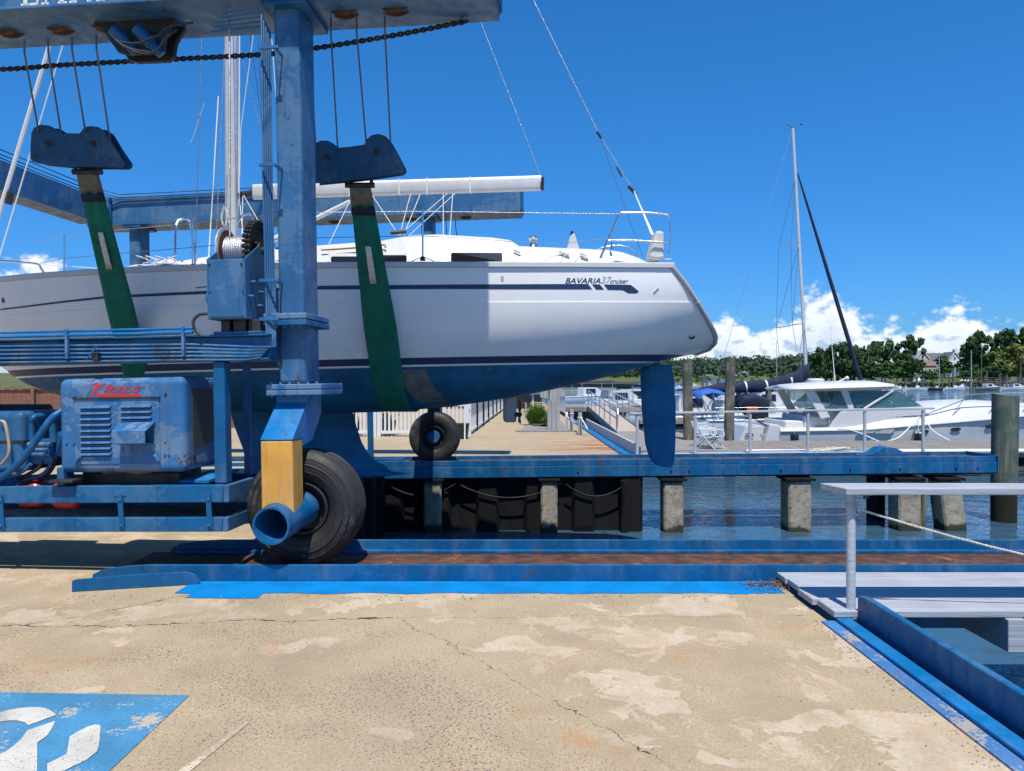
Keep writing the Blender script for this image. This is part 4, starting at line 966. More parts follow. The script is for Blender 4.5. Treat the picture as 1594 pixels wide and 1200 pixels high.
# ---- winch
WV = -.47
wx0, wx1 = LP(322, 450, WV).x, LP(382, 450, WV).x; wz0, wz1 = zat(499, WV), zat(408, WV)
wb = lbox('winch_box', (wx0+.012, WV, wz0), (wx1-.012, -.02, wz1), 'blue_hood', bev=.006)
sidep = [(WV+.001, wz0-.005), (WV+.001, wz1+.004), (-.20, wz1+.15), (-.02, wz1+.12), (.24, wz1-.22), (.24, wz0-.005)]
for xx in (wx0, wx1-.011): MB().prism([(xx, v, z) for v, z in sidep], (.011, 0, 0)).build('side_plate', 'blue_grey', wb, bevel=.003)
lbox('front_panel', (wx0+.02, WV-.009, wz0+.01), (wx1-.02, WV-.001, wz1-.004), 'blue_grey', wb, .004)
for px, py in ((327, 453), (378, 451), (329, 492), (379, 490), (326, 412), (376, 411)):
    p = LP(px, py, WV-.009); MB().lathe(p, (0, -1, 0), [(0, .010), (.008, .009), (.010, 0)], 6).build('bolt', 'blue_hood' if py > 430 else 'black_plastic', wb)
for px, py in ((398, 442), (394, 465), (411, 454), (408, 476)):
    p = LP(px, py, -.22); MB().lathe((wx1+.0, -.40+.1*(px-394)/8, p.z), (1, 0, 0), [(0, .014), (.04, .012), (.045, 0)], 8).build('side_bolt', 'blue_grey', wb)
dz = zat(397, -.1); dv_ = -.10; dxl = LP(352, 390, dv_).x; dxr = LP(398, 390, dv_).x
wd = MB().lathe((dxl, dv_, dz), (1, 0, 0), [(0, 0), (0, .215), (.012, .215), (.020, .19), (.020, 0)], 40).build('winch_drum', 'alloy', lift, smooth=True)
prof = [(.02, .10)]
L2 = dxr-dxl-.03; nw = 13
for k in range(nw*4+1):
    prof.append((.022+L2*k/(nw*4), .125+.0085*abs(sin(pi*k/4))))
prof.append((.024+L2, .10))
MB().lathe((dxl, dv_, dz), (1, 0, 0), prof, 40).build('wound_wire', 'wire_bright', wd, smooth=True, ang=80)
MB().lathe((dxl, dv_, dz), (1, 0, 0), [(.021, .02), (.021, .19), (.026, .19), (.028, .1)], 40).build('flange_liner', 'rust', wd, smooth=True)
sx = dxr
spk = MB().lathe((sx, dv_, dz), (1, 0, 0), [(0, 0), (0, .235), (.05, .235), (.05, .20), (.035, .19), (.035, .08), (.06, .07), (.06, .0)], 40).build('sprocket', 'grease', wd, smooth=True)
b = MB()
for k in range(34):
    g = 2*pi*k/34; c = V((sx+.025, dv_+.252*cos(g), dz+.252*sin(g))); t = V((0, -sin(g), cos(g))); r = V((0, cos(g), sin(g)))
    for o_ in (-.026, .0, .026):
        b.cyl(c+V((o_-.009, 0, 0)), c+V((o_+.009, 0, 0)), .019 if k % 2 else .015, n=8)
b.build('roller_chain', 'grease', wd)
MB().cyl((sx+.036, dv_, dz), (sx+.10, dv_, dz), .035, n=16).build('shaft', 'dark_steel', wd)
for g in (0.6, 2.7, 4.8): MB().cyl((sx+.036, dv_+.11*cos(g), dz+.11*sin(g)), (sx+.062, dv_+.11*cos(g), dz+.11*sin(g)), .016, n=8).build('bolt', 'dark_steel', wd)
MB().tube([LP(358, 398, -.19), LP(357, -40, -.19)], .0085, 8).build('hoist_wire', 'wire_bright', lift, smooth=True)
p = LP(322, 465, -.3); MB().lathe((wx0+.0, -.3, p.z), (-1, 0, 0), [(0, .085), (.05, .085), (.075, .05), (.08, 0)], 22).build('winch_motor', 'blue_hood', wb, smooth=True)
MB().tube([LP(304, 448, -.3), LP(322, 446, -.3)], .006, 6).build('grease_nipple', 'dark_steel', wb)
MB().tube(arc3([LP(324, 488, -.4), LP(310, 490, -.42), LP(301, 500, -.44), LP(304, 514, -.45), LP(314, 524, -.45)]), .013, 10).build('winch_hose', 'hose', wb, smooth=True)
for px0, px1 in ((347, 361), (366, 386), (390, 408)):
    lbox('winch_foot', (LP(px0, 510, -.3).x, -.34, z1+.022), (LP(px1, 510, -.3).x, -.05, wz0-.004), 'dark_steel', wb)
lbox('winch_bed', (LP(340, 515, -.3).x, -.40, z1+.023), (LP(415, 515, -.3).x, 0, z1+.045), 'blue', wb)
# ================================================================ the sailboat in the slings
YC = 10.9
XS, XB = 2.06, -8.35
KT = [(-8.36, 2.95), (-8.2, 2.35), (-7.9, 1.86), (-7.36, 1.60), (-6.7, 1.40), (-5, 1.22), (-2.44, 1.17), (-1.3, 1.22), (-.16, 1.37), (.98, 1.59), (1.92, 1.84), (2.5, 2.02), (2.82, 2.10)]
BT = [(-8.36, .03), (-8.1, .34), (-7.5, .80), (-6.5, 1.30), (-5, 1.69), (-3.2, 1.86), (-1.5, 1.80), (.5, 1.58), (2.06, 1.34)]
ST = [(-8.4, 2.955), (-7, 2.965), (-4, 3.03), (-1.5, 3.065), (2.1, 3.125)]
XST = [(2.05, 2.74), (2.14, 2.80), (2.26, 2.75), (2.41, 2.62), (2.64, 2.45), (2.93, 2.25), (3.16, 2.06)]
def hsheer(X): return sm(ST, X)
def hkeel(X): return sm(KT, X)
def hbeam(X): return max(.02, sm(BT, X))
def hexp(X): return pl([(-8.4, 1.3), (-6, 1.9), (-3, 2.45), (2.1, 2.55)], X)
def half(X, z, Xk):
    sh, k = hsheer(X), hkeel(Xk)
    if z <= k+1e-5: return 0.0
    u = min(1, max(0, (sh-z)/(sh-k))); p = hexp(X)
    y = hbeam(X)*(1-u**p)**(1/(p+.15))
    kn = sh-.46
    return y - (.012 if z > kn+.012 else 0)          # shallow knuckle line along the topsides
def hpt(s, z, side=-1, off=0):
    X = lerp(XS, XB, s); f = (1-s)**7; Xk = X+.76*f
    y = half(X, z, Xk); x = X+(pl(XST, z)-XS)*f + .30*max(0, s-.8)/.2*((hsheer(X)-z)/1.3)
    return V((x, YC+side*(y+off), z))
NS = 56
SV = [1-(1-i/NS)**1.0 for i in range(NS+1)]; SV = sorted(set([0, .004, .012, .025, .045, .07]+SV[3:-2]+[.965, .98, .99, .996, 1]))
def bootz(X): return 1.975+.024*X
def levels(s, part):
    X = lerp(XS, XB, s); Xk = X+.76*(1-s)**7; sh, k = hsheer(X), hkeel(Xk); bt = bootz(X); kn = sh-.46
    if part == 'top': z = [lerp(sh, kn+.013, i/5) for i in range(6)]+[kn+.011]+[lerp(kn+.01, bt, i/9) for i in range(1, 10)]
    if part == 'boot': z = [lerp(bt, bt-.088, i/2) for i in range(3)]
    if part == 'line': z = [bt-.088, bt-.112]
    if part == 'bottom': z = [lerp(bt-.112, k, (i/12)**.8) if bt-.112 > k else k for i in range(13)]
    return [max(q, k) for q in z]
boat = thing('sailboat', 'white cruising sailboat with navy stripe hanging in green slings', 'sailboat', (-2.5, YC, .2))
def hull_part(nm, part, mat_, par=boat):
    b = MB()
    for side in (-1, 1): b.grid([[hpt(s, z, side) for z in levels(s, part)] for s in SV], flip=side > 0)
    return b.build(nm, mat_, par, smooth=True, ang=28, recalc=False)
hull = hull_part('hull', 'top', 'gelcoat')
hull_part('boot_stripe', 'boot', 'navy'); hull_part('waterline_stripe', 'line', 'gelcoat'); hull_part('bottom', 'bottom', 'antifoul')
b = MB(); lv = levels(0, 'top')+levels(0, 'bottom'); b.grid([[hpt(0, z, -1) for z in lv], [V((hpt(0, z).x+.03, YC, z)) for z in lv], [hpt(0, z, 1) for z in lv]])
b.build('transom', 'gelcoat_grey', boat, smooth=True)
edge = [hpt(0, z, -1, .0)+V((-.02, -.004, 0)) for z in lv if z >= hkeel(2.82)]
MB().tube(edge+[hpt(0, z, 1)+V((-.02, .004, 0)) for z in reversed(lv)], .034, 8).build('transom_edge', 'gelcoat_grey', boat, smooth=True)
def hull_at(px, py, off=.003):                                # photo point -> point on the near topside
    Y = 9.2
    for _ in range(14):
        q = P(px, py, Y); X = q.x; s = max(0, min(1, (XS-X)/(XS-XB)))
        if s < .8:
            for __ in range(8): f = (1-max(0, s))**7; s = max(0, (XS-(X-(pl(XST, q.z)-XS)*f))/(XS-XB))
        Xd = lerp(XS, XB, s); y = half(Xd, q.z, Xd+.76*(1-s)**7); Y = YC-y-off
    q = P(px, py, Y); return q
def decal(nm, cells, mat_, off=.003):
    b = MB()
    for poly in cells: b.quad(*[hull_at(x, y, off) for x, y in poly])
    return b.build(nm, mat_, boat, recalc=False)
# navy stripe: thin forward, wide aft, with two slanted gaps and a dropped tail
def stripe_y(px):
    t = (px+20)/945.; c = pl([(-20, 484), (20, 479.5), (100, 469.5), (170, 462), (300, 456), (430, 451), (500, 447.6), (700, 446.3), (940, 446)], px); w = lerp(1.0, 4.2, max(0, t)**.8); return c-w, c+w
cells = []; x = 5.
while x < 915:
    x2 = min(915, x+14); a = stripe_y(x); c = stripe_y(x2); cells.append(((x, a[1]), (x2, c[1]), (x2, c[0]), (x, a[0]))); x = x2
cells.append(((915, 450.2), (922, 450.2), (915.5, 442.2), (915, 442.2))); 
decal('stripe', cells, 'navy'); decal('stripe', [((928, 450.6), (940.5, 450.6), (933.5, 442.5), (921.5, 442.5))], 'navy')
decal('stripe', [((946.3, 451), (957, 451.2), (965, 442.9), (939.8, 442.7)), ((957, 451.2), (970, 451.5), (978, 443.2), (965, 442.9)), ((970, 451.5), (978, 456.4), (986, 446.5), (982, 443.4), (978, 443.2)), ((978, 456.4), (990, 456.6), (993.5, 455), (994, 453), (986, 446.5))], 'navy')
decal('stripe', [((2.5, 471), (7, 471), (4.5, 463), (2.6, 463))], 'navy'); decal('stripe', [((0, 483.5), (7, 481), (7, 479.5), (0, 481.5))], 'navy')
decal('registration_patch', [((779.5, 438), (784, 438), (784, 429.5), (779.5, 429.5))], 'gelcoat_grey')
def hull_text(body, x0, x1, ybase, ytop, mat_, shear=.25, bold=0):
    cu = bpy.data.curves.new('lettering', 'FONT'); cu.body = body; cu.size = 1; cu.shear = shear; cu.offset = bold; cu.resolution_u = 3
    tmp = bpy.data.objects.new('lettering', cu); col.objects.link(tmp); dg = bpy.context.evaluated_depsgraph_get(); me = bpy.data.meshes.new_from_object(tmp.evaluated_get(dg)); bpy.data.objects.remove(tmp)
    xs = [v.co.x for v in me.vertices]; ys = [v.co.y for v in me.vertices]; a, c = min(xs), max(xs); d, e = min(0, min(ys)*0), max(ys)
    b = MB(); b.add([hull_at(x0+(v.co.x-a)/(c-a)*(x1-x0), ybase+(v.co.y-d)/(e-d)*(ytop-ybase), .0035) for v in me.vertices], [tuple(p.vertices) for p in me.polygons])
    return b.build('lettering', mat_, boat, recalc=False)
simple('decal_pale', (.33, .36, .42), .4, var=.05, bump=0)
hull_text('BAVARIA', 880, 935, 440.7, 432.6, 'navy', .28, .012)
hull_text('37', 935.5, 952.5, 440.7, 430.5, 'decal_pale', .3, .0); hull_text('cruiser', 950, 978, 440.9, 434.3, 'navy', .28, .008)
c = hull_at(1077, 523, 0)
b = MB().lathe(c, (0.25, -1, -.2), [(-.02, .038), (.004, .045), (.008, .04), (-.01, .028), (-.02, 0)], 20); b.build('exhaust_outlet', 'black_plastic', boat, smooth=True)
MB().tube([hull_at(1018, 455, .006), hull_at(1025, 448, .006)], .008, 6).build('scratch_mark', 'gelcoat_grey', boat)
# gunwale
for side in (-1, 1):
    rows = []
    for s in SV:
        X = lerp(XS, XB, s); p = hpt(s, hsheer(X), side); o_ = V((0, side, 0))
        rows.append([p-o_*.06+V((0, 0, .05)), p+o_*.022+V((0, 0, .055)), p+o_*.034+V((0, 0, .045)), p+o_*.034+V((0, 0, -.008)), p+o_*.0-V((0, 0, .02))])
    MB().grid(rows).build('gunwale', 'gelcoat_white', boat, smooth=True, ang=40)
dk = MB(); dk.grid([[hpt(s, hsheer(lerp(XS, XB, s)), -1)+V((0, .05, .03)), V((lerp(XS, XB, s), YC, hsheer(lerp(XS, XB, s))+.08)), hpt(s, hsheer(lerp(XS, XB, s)), 1)+V((0, -.05, .03))] for s in SV]); dk.build('deck', 'gelcoat_white', boat, smooth=True)
# coachroof
CR = [(-6.3, .35, .25, 3.09), (-5.9, .55, .45, 3.14), (-5.0, .85, .7, 3.26), (-4.0, 1.05, .85, 3.38), (-2.6, 1.20, .98, 3.485), (-1.75, 1.24, 1.02, 3.54), (-1.35, 1.24, 1.02, 3.615), (-1.0, 1.24, 1.02, 3.625), (-.25, 1.22, 1.0, 3.585), (-.02, 1.22, 1.0, 3.55), (.10, 1.20, 1.0, 3.47), (.5, 1.17, 1.02, 3.45), (1.3, 1.08, .95, 3.43), (1.5, 1.05, .93, 3.40), (1.72, 1.02, .9, 3.33), (1.95, 1.0, .88, 3.22)]
def crow(X):
    wb = pl([(a, b_) for a, b_, c_, d_ in CR], X); wt = pl([(a, c_) for a, b_, c_, d_ in CR], X); zt = pl([(a, d_) for a, b_, c_, d_ in CR], X); zb = hsheer(X)+.02; return wb, wt, zt, zb
rows = []
xs_ = sorted(set([lerp(-6.3, 1.95, i/50) for i in range(51)]+[a for a, *_ in CR]))
for X in xs_:
    wb, wt, zt, zb = crow(X); h = zt-zb; r = min(.06, h*.3)
    half_ = [(wb, zb), (lerp(wb, wt, .5), zb+h*.5), (wt+.012, zt-r), (wt-.012, zt-r*.35), (wt-.05, zt-.004), (wt*.5, zt+.025), (0, zt+.035)]
    rows.append([V((X, YC-a, z)) for a, z in half_]+[V((X, YC+a, z)) for a, z in reversed(half_[:-1])])
cr = MB().grid(rows); k = len(rows[0]); cr.f.append(tuple(range(k))); cr.f.append(tuple(range(len(cr.v)-k, len(cr.v))))
cr = cr.build('coachroof', 'gelcoat_white', boat, smooth=True, ang=40)
def roof_at(px, py, off=.004):
    Y = 9.8
    for _ in range(12):
        q = P(px, py, Y); wb, wt, zt, zb = crow(q.x); t = (q.z-zb)/max(.05, zt-zb); Y = YC-lerp(wb, wt, max(0, min(1, t)))-off
    return P(px, py, Y)
def rrect(x0, y0, x1, y1, r, slope=0, n=4):
    out = []
    for cx_, cy_, a0 in ((x1-r, y0+r, -pi/2), (x1-r, y1-r, 0), (x0+r, y1-r, pi/2), (x0+r, y0+r, pi)):
        for k in range(n+1): g = a0+pi/2*k/n; out.append((cx_+r*cos(g), cy_+r*sin(g)))
    return out
for (x0, y0, x1, y1) in ((583, 397, 633, 408.5), (702, 393.2, 782, 408), (515, 399, 560, 408)):
    outer = rrect(x0-5, y0-4, x1+4, y1+1, 5); f = MB().quad(*[roof_at(x, y, .006) for x, y in outer]).build('window_frame', 'gelcoat_white', cr, solid=.02)
    MB().quad(*[roof_at(x, y, .030) for x, y in rrect(x0, y0, x1, y1, 3)]).build('window', 'window_dark', cr)
for pts in (((500, 389), (520, 388), (560, 385), (596, 381), (600, 385)),): MB().tube(arc3([roof_at(x, y, .05) for x, y in pts]), .012, 8).build('hand_rail', 'teak', cr, smooth=True)
# keel, rudder, drive
def foil(le, te, th, z, y=YC, n=10):
    c = te-le; up = []
    for i in range(n+1):
        t = i/n; up.append((le+c*t, th*(2.6*sqrt(t)*(1-t)+.0)*.9))
    return [V((x, y-h, z)) for x, h in up]+[V((x, y+h, z)) for x, h in reversed(up[1:-1])]
def px_x(px): return (px-797)/F*YC
kz = [(1.34, 352, 545, .13), (1.20, 358, 549, .12), (.95, 366, 556, .10), (.75, 374, 563, .09), (.58, 381, 573, .085), (.48, 386, 584, .085), (.40, 388, 600, .09), (.28, 390, 612, .09)]
b = MB().grid([foil(px_x(a), px_x(c), th, z) for z, a, c, th in kz], closed=True); k = len(foil(0, 1, .1, 0)); b.f.append(tuple(range(len(b.v)-k, len(b.v))))
keel = b.build('keel', 'antifoul_keel', boat, smooth=True, ang=50)
L0, L1 = px_x(383), px_x(636); n = 24
MB().tube([(lerp(L0, L1, i/n), YC, .285) for i in range(n+1)], [max(.004, .155*(2.1*sqrt(i/n)*(1-(i/n)**1.35))*.72) for i in range(n+1)], 20).build('keel_bulb', 'antifoul_keel', keel, smooth=True)
rz = [(572, 996.5, 1046), (567, 1018, 1047.5), (590, 996.8, 1049.5), (640, 999, 1052), (690, 1004, 1051.5), (708, 1009, 1050.5), (718, 1014, 1049.5), (724, 1022, 1048), (727, 1034, 1046)]
rows = []
for py, a, c in [rz[1]]+[rz[0]]+rz[2:]: rows.append(foil(px_x(a), px_x(c), .05, EYE-(py-HZ)/F*YC))
b = MB().grid(rows, closed=True); k = len(rows[0]); b.f.append(tuple(range(k))); b.f.append(tuple(range(len(b.v)-k, len(b.v))))
rud = b.build('rudder', 'antifoul_keel', boat, smooth=True, ang=50)
MB().cyl((px_x(1022), YC, 1.80), (px_x(1022), YC, 2.1), .05, n=14).build('rudder_stock', 'antifoul_keel', rud)
rows = [foil(px_x(783), px_x(804), .045, z) for z in (1.5, 1.25, 1.10)]+[foil(px_x(784.5), px_x(803.5), .035, 1.055), foil(px_x(788), px_x(801), .015, 1.04)]
b = MB().grid(rows, closed=True); k = len(rows[0]); b.f.append(tuple(range(len(b.v)-k, len(b.v))))
sdv = b.build('sail_drive', 'gelcoat_grey', boat, smooth=True)
hubc = V((px_x(806), YC, 1.155)); MB().lathe(hubc, (1, 0, 0), [(-.04, .035), (0, .035), (.05, .028), (.07, 0)], 14).build('propeller_hub', 'dark_steel', sdv, smooth=True)
for g in (pi/2, pi/2+2.2, pi/2-2.2):
    pr = MB(); r = V((0, cos(g), sin(g))); t = V((0, -sin(g), cos(g)))
    ou = [(.03, .02), (.08, .045), (.14, .05), (.19, .03), (.20, 0), (.19, -.02), (.12, -.04), (.05, -.03)]
    pr.prism([hubc+V((.02+w*.45, 0, 0))+r*a+t*w*.8 for a, w in ou], (.006, 0, 0)).build('propeller_blade', 'dark_steel', sdv)
bp_ = []
bare = MB(); 
def wet_at(X, z, off=.004): s = (XS-X)/(XS-XB); p = hpt(s, z, -1, off); return p
cols = []
for i in range(7):
    X = lerp(-1.50, -1.15, i/6); zz_ = [lerp(bootz(X)-.15, hkeel(X)+.012, k/9) for k in range(10)]
    cols.append([wet_at(X+.30*(k/9)**1.6, max(z, hkeel(X+.30*(k/9)**1.6)+.004)) for k, z in enumerate(zz_)])
MB().grid(cols).build('bare_patch', 'bare_patch', boat, smooth=True)
# ---- rig
MX = px_x(361)
b = MB(); rows = []
for z in [3.3+i*.7 for i in range(20)]: rows.append([V((MX-.105*cos(g)*(1 if cos(g) < 0 else .9)*1.0-.004*(z-3.3), YC+.07*sin(g), z)) for g in [2*pi*j/20 for j in range(20)]])
mast = MB().grid(rows, closed=True); mast.f.append(tuple(range(len(mast.v)-20, len(mast.v)))); mast = mast.build('mast', 'alloy_white', boat, smooth=True)
MT = V((MX-.06, YC, 16.5))
MB().tube([(MX+.085, YC-.05, 3.35), (MX+.03, YC-.05, 16)], .018, 6).build('mast_track', 'alloy', mast, smooth=True)
def px3(px, py, Y=YC): return P(px, py, Y)
a, c = px3(395, 299), px3(842, 285)
bm_ = MB(); t = (c-a); rows = []
for k in range(2):
    o_ = a+t*k; rows.append([o_+V((0, .062*math.copysign(abs(cos(g))**.6, cos(g)), .112*math.copysign(abs(sin(g))**.6, sin(g)))) for g in [2*pi*j/16 for j in range(16)]])
bm_.grid(rows, closed=True); bm_.f.append(tuple(range(16))); bm_.f.append(tuple(range(16, 32)))
boom = bm_.build('boom', 'alloy_white', boat, smooth=True)
MB().cbox(c+V((.02, 0, -.005)), (.05, .10, .20)).build('boom_end', 'dark_steel', boom, bevel=.02)
MB().tube([a+V((-.0, 0, 0)), px3(372, 305)], .045, 10).build('gooseneck', 'dark_steel', boom, smooth=True)
MB().tube([c+V((.0, -.07, .0)), c+V((.0, -.07, -.11))], .01, 6).build('sheave_pin', 'dark_steel', boom)
for px in (545, 622, 665, 732): 
    q = a+t*((px-395)/447.); MB().cbox(q, (.022, .13, .232)).build('boom_strap', 'rope_white', boom, bevel=.02)
v0, v1 = px3(376, 398), px3(548, 312)
MB().tube([v0, v0.lerp(v1, .55), v0.lerp(v1, .56), v1], [.045, .045, .035, .035], 14).build('boom_vang', 'alloy_white', boom, smooth=True)
def line(pts, r, m_, nm='line', par=boat, n=6): return MB().tube([V(p) for p in pts], r, n).build(nm, m_, par, smooth=True)
line([c+V((0, 0, .1)), MT], .006, 'wire_bright', 'topping_lift')
bs = [px3(1018, 366), px3(987, 298), px3(932, 208), MT]
line(bs[1:], .007, 'wire_bright', 'backstay'); 
for dy in (-.05, 0, .05): line([bs[1]+V((0, dy*.3, 0)), px3(1016+dy*60, 366, YC-.9)+V((0, dy, 0))], .009, 'rope_white', 'backstay_tackle')
line([px3(978, 290), px3(990, 302)], .025, 'dark_steel', 'tackle_block'); line([px3(929, 205), px3(936, 215)], .018, 'dark_steel', 'turnbuckle'); line([px3(960, 260), px3(968, 275)], .012, 'dark_steel', 'turnbuckle')
line([px3(934, 214), px3(1000, 398, YC-.2)], .004, 'wire', 'flag_line')
fs0 = V((-7.9, YC, 3.02)); line([fs0, V((MX-.1, YC, 15.2))], .03, 'rope_white', 'forestay'); line([fs0+V((.25, -.05, .05)), V((MX+.1, YC-.1, 15.0))], .010, 'rope_white', 'halyard')
line([px3(17, 300), px3(13, 318)], .045, 'dark_steel', 'stay_fitting')
for side in (-1, 1):
    q = V((px_x(327)*.905, YC+side*1.5, 3.1)); line([q, V((MX, YC+side*.9, 8.6)), V((MX-.03, YC+side*.05, 14.6))], .0055, 'wire', 'shroud'); line([q+V((.25, 0, 0)), V((MX, YC+side*.06, 8.5))], .0055, 'wire', 'shroud')
    MB().bar((MX, YC, 8.55), (MX-.05, YC+side*.92, 8.65), .09, .025).build('spreader', 'alloy_white', mast, bevel=.008); MB().bar((MX, YC, 12.3), (MX-.05, YC+side*.7, 12.4), .08, .022).build('spreader', 'alloy_white', mast, bevel=.008)
    line([q-V((0, 0, .02)), q+V((0, 0, .3))], .014, 'steel', 'turnbuckle')
line([px3(340, 150, 10.4), px3(331, 300, 10.2), px3(324, 415, 9.9)], .009, 'rope_white', 'halyard'); line([px3(395, 50, 10.6), px3(375, 200, 10.7), px3(372, 320, 10.8)], .007, 'rope_white', 'halyard')
line([px3(373, 40, 10.75), px3(372, 300, 10.75)], .011, 'rope_white', 'halyard'); line([px3(374, 80, 10.9), px3(432, 300, 10.7)], .004, 'wire', 'lazy_jack'); line([px3(423, 60, 10.7), px3(440, 290, 10.6)], .006, 'rope_white', 'lazy_jack')
line(arc3([px3(318, 160, 9.9), px3(310, 185, 9.9), px3(300, 215, 9.9), px3(296, 222, 9.9)]), .004, 'rope', 'loose_line')
# mainsheet and tangle of lines round the gooseneck
for (x0, y0, x1, y1) in ((700, 308, 620, 368), (712, 308, 636, 367), (580, 315, 622, 368), (548, 316, 512, 380), (640, 308, 622, 367), (378, 302, 430, 392), (655, 310, 628, 367), (378, 305, 376, 395), (372, 300, 380, 385), (705, 309, 700, 368), (690, 309, 690, 368)):
    line([px3(x0, y0-(10 if x0 > 500 else 0), YC-.03), px3(x1, y1, YC-.25)], .006, 'rope_white', 'sheet')
line([px3(608, 362, YC-.3), px3(632, 360, YC-.3)], .035, 'dark_steel', 'traveller')
line(arc3([px3(349, 320, 10.75), px3(345, 340, 10.75), px3(350, 352, 10.75), px3(354, 335, 10.75), px3(350, 322, 10.75)]), .014, 'rope', 'line_coil')
# ---- deck gear
def rail(pts, r=.0127, nm='rail', m_='steel', par=boat): return MB().tube(arc3([V(p) for p in pts], 5), r, 8).build(nm, m_, par, smooth=True)
pu = MB(); yn = 9.62
pushpit = rail([px3(934, 402, yn), px3(950, 365, yn), px3(964, 335, yn), px3(972, 331, yn), px3(1005, 331, yn), px3(1036, 334, yn), px3(1043, 340, yn), px3(1043, 370, yn), px3(1040, 405, yn)], nm='pushpit')
rail([px3(946, 374, yn), px3(985, 374, yn), px3(1041, 378, yn)], par=pushpit); rail([px3(946, 374, yn), px3(940, 390, yn), px3(936, 402, yn+.05)], par=pushpit)
yf = YC+(YC-yn)
rail([V((px3(934, 402, yn).x, yf, px3(934, 402, yn).z)), V((px3(964, 335, yn).x, yf, px3(964, 335, yn).z)), V((px3(1036, 334, yn).x, yf, px3(1036, 334, yn).z)), V((px3(1040, 405, yn).x, yf, px3(1040, 405, yn).z))], par=pushpit)
st = {}
for px, Y, yt, yb in ((658, 9.14, 327, 403), (447, 9.10, 329, 403), (100, 10.05, 364, 430), (300, 9.20, 345, 415)):
    a, c = P(px, yb, Y), P(px, yt, Y); o = MB().cyl(a, c, .0125, n=10).build('stanchion', 'steel', boat, smooth=True); MB().tube([a+V((0, 0, -.02)), a+V((0, 0, .03))], [.04, .02], 10).build('stanchion_base', 'dark_steel', o)
    for dx in (-.14, .14): MB().tube([a+V((0, 0, .03)), a+V((dx, 0, -.03))], .005, 5).build('lashing', 'dark_steel', o)
line([px3(966, 333, yn), P(658, 329, 9.14), P(447, 331, 9.10), P(300, 347, 9.20), P(100, 366, 10.05), P(60, 376, 10.3)], .0045, 'wire_bright', 'lifeline')
line([px3(947, 372, yn), P(860, 380, 9.45), P(658, 367, 9.14), P(447, 371, 9.10), P(300, 385, 9.20), P(100, 402, 10.05), P(62, 410, 10.3)], .004, 'wire', 'lifeline')
hoop = rail([P(272, 418, 9.85), P(274, 360, 9.9), P(276, 346, 9.95), P(283, 341, 10), P(291, 341, 10.05), P(296, 347, 10.1), P(300, 370, 10.1), P(307, 412, 10.1)], .016, 'mast_hoop')
rail([P(371, 345, 10.1), P(378, 335, 10.1), P(390, 334, 10.1), P(397, 350, 10.1), P(399, 395, 10.1)], .016, 'mast_hoop')
rail([P(-90, 402, 10.6), P(-20, 405, 10.55), P(30, 408, 10.45), P(58, 411, 10.4), P(64, 418, 10.4), P(77, 437, 10.4)], .014, 'pulpit'); rail([P(-60, 432, 10.5), P(10, 435, 10.45), P(64, 438, 10.4)], .012, 'pulpit')
line([P(60, 411, 10.4), P(250, 425, 9.8), P(320, 412, 9.7)], .006, 'rope_white', 'jackline')
# folded sail cover with rope on the foredeck, winch, cushion, cover over the dinghy lines
b = MB(); rows = []
for i in range(13):
    X = lerp(-5.1, -4.15, i/12); h = .22*(1-.35*abs(i-7)/7)*(1+.08*sin(i*1.3)); rows.append([V((X, YC-1.15+.75*j/6, hsheer(X)+.03+h*sin(pi*min(1, .25+j/6*.75))*(1+.05*sin(j*2+i)))) for j in range(7)])
MB().grid(rows).build('sail_bag', 'cloth', boat, smooth=True, solid=.03)
b = MB()
for k in range(4): b.tube(arc3([P(222+14*k+11*sin(g*1.7+k*2), 404+6*cos(g*1.1+k*1.3), 9.7) for g in (0, 1, 2, 3, 4, 5)]), .007, 6)
b.build('rope_tangle', 'rope_white', boat, smooth=True)
wc = P(830, 389, 10.0); MB().lathe(wc, (0, 0, 1), [(0, .075), (.03, .075), (.05, .055), (.10, .045), (.14, .055), (.155, .065), (.17, .06), (.19, .03), (.19, 0)], 24).build('sheet_winch', 'steel', boat, smooth=True)
wc = P(893, 390, 10.2); MB().prism([P(882, 390, 10.2), P(887, 369, 10.2), P(892, 363, 10.2), P(895, 364, 10.2), P(903, 390, 10.2)], (0, .25, 0)).build('instrument_pod', 'gelcoat_white', boat, bevel=.02); MB().cyl(P(890, 366, 10.25), P(890, 360, 10.25), .02, n=10).build('compass', 'dark_steel', boat)
MB().prism([P(1010, 400, 9.66), P(1022, 358, 9.66), P(1034, 360, 9.66), P(1034, 402, 9.66), P(1020, 404, 9.66)], (0, .30, 0)).build('life_sling_bag', 'cushion', boat, bevel=.03)
for px, py in ((800, 389), (876, 394), (905, 398), (870, 391), (903, 394)):
    q = roof_at(px, py, .03); MB().tube([q, q+V((.09, 0, -.035))], .018, 8).build('jam_cleat', 'gelcoat_white', boat, smooth=True)
for pts in (((845, 405), (862, 399), (880, 393)), ((872, 408), (880, 397), (886, 394)), ((895, 407), (905, 398), (912, 403))): MB().tube(arc3([P(x, y, 9.5) for x, y in pts]), .009, 6).build('mooring_line', 'rope', boat, smooth=True)
b = MB().lathe(P(952, 389, 9.9), (0, 0, 1), [(0, .02), (.15, .008), (.16, 0)], 8); b.build('flag_socket', 'steel', boat)
MB().bar(P(1029, 404, 9.55), P(1045, 404, 9.55), .03, .02).build('fairlead', 'steel', boat, bevel=.006)
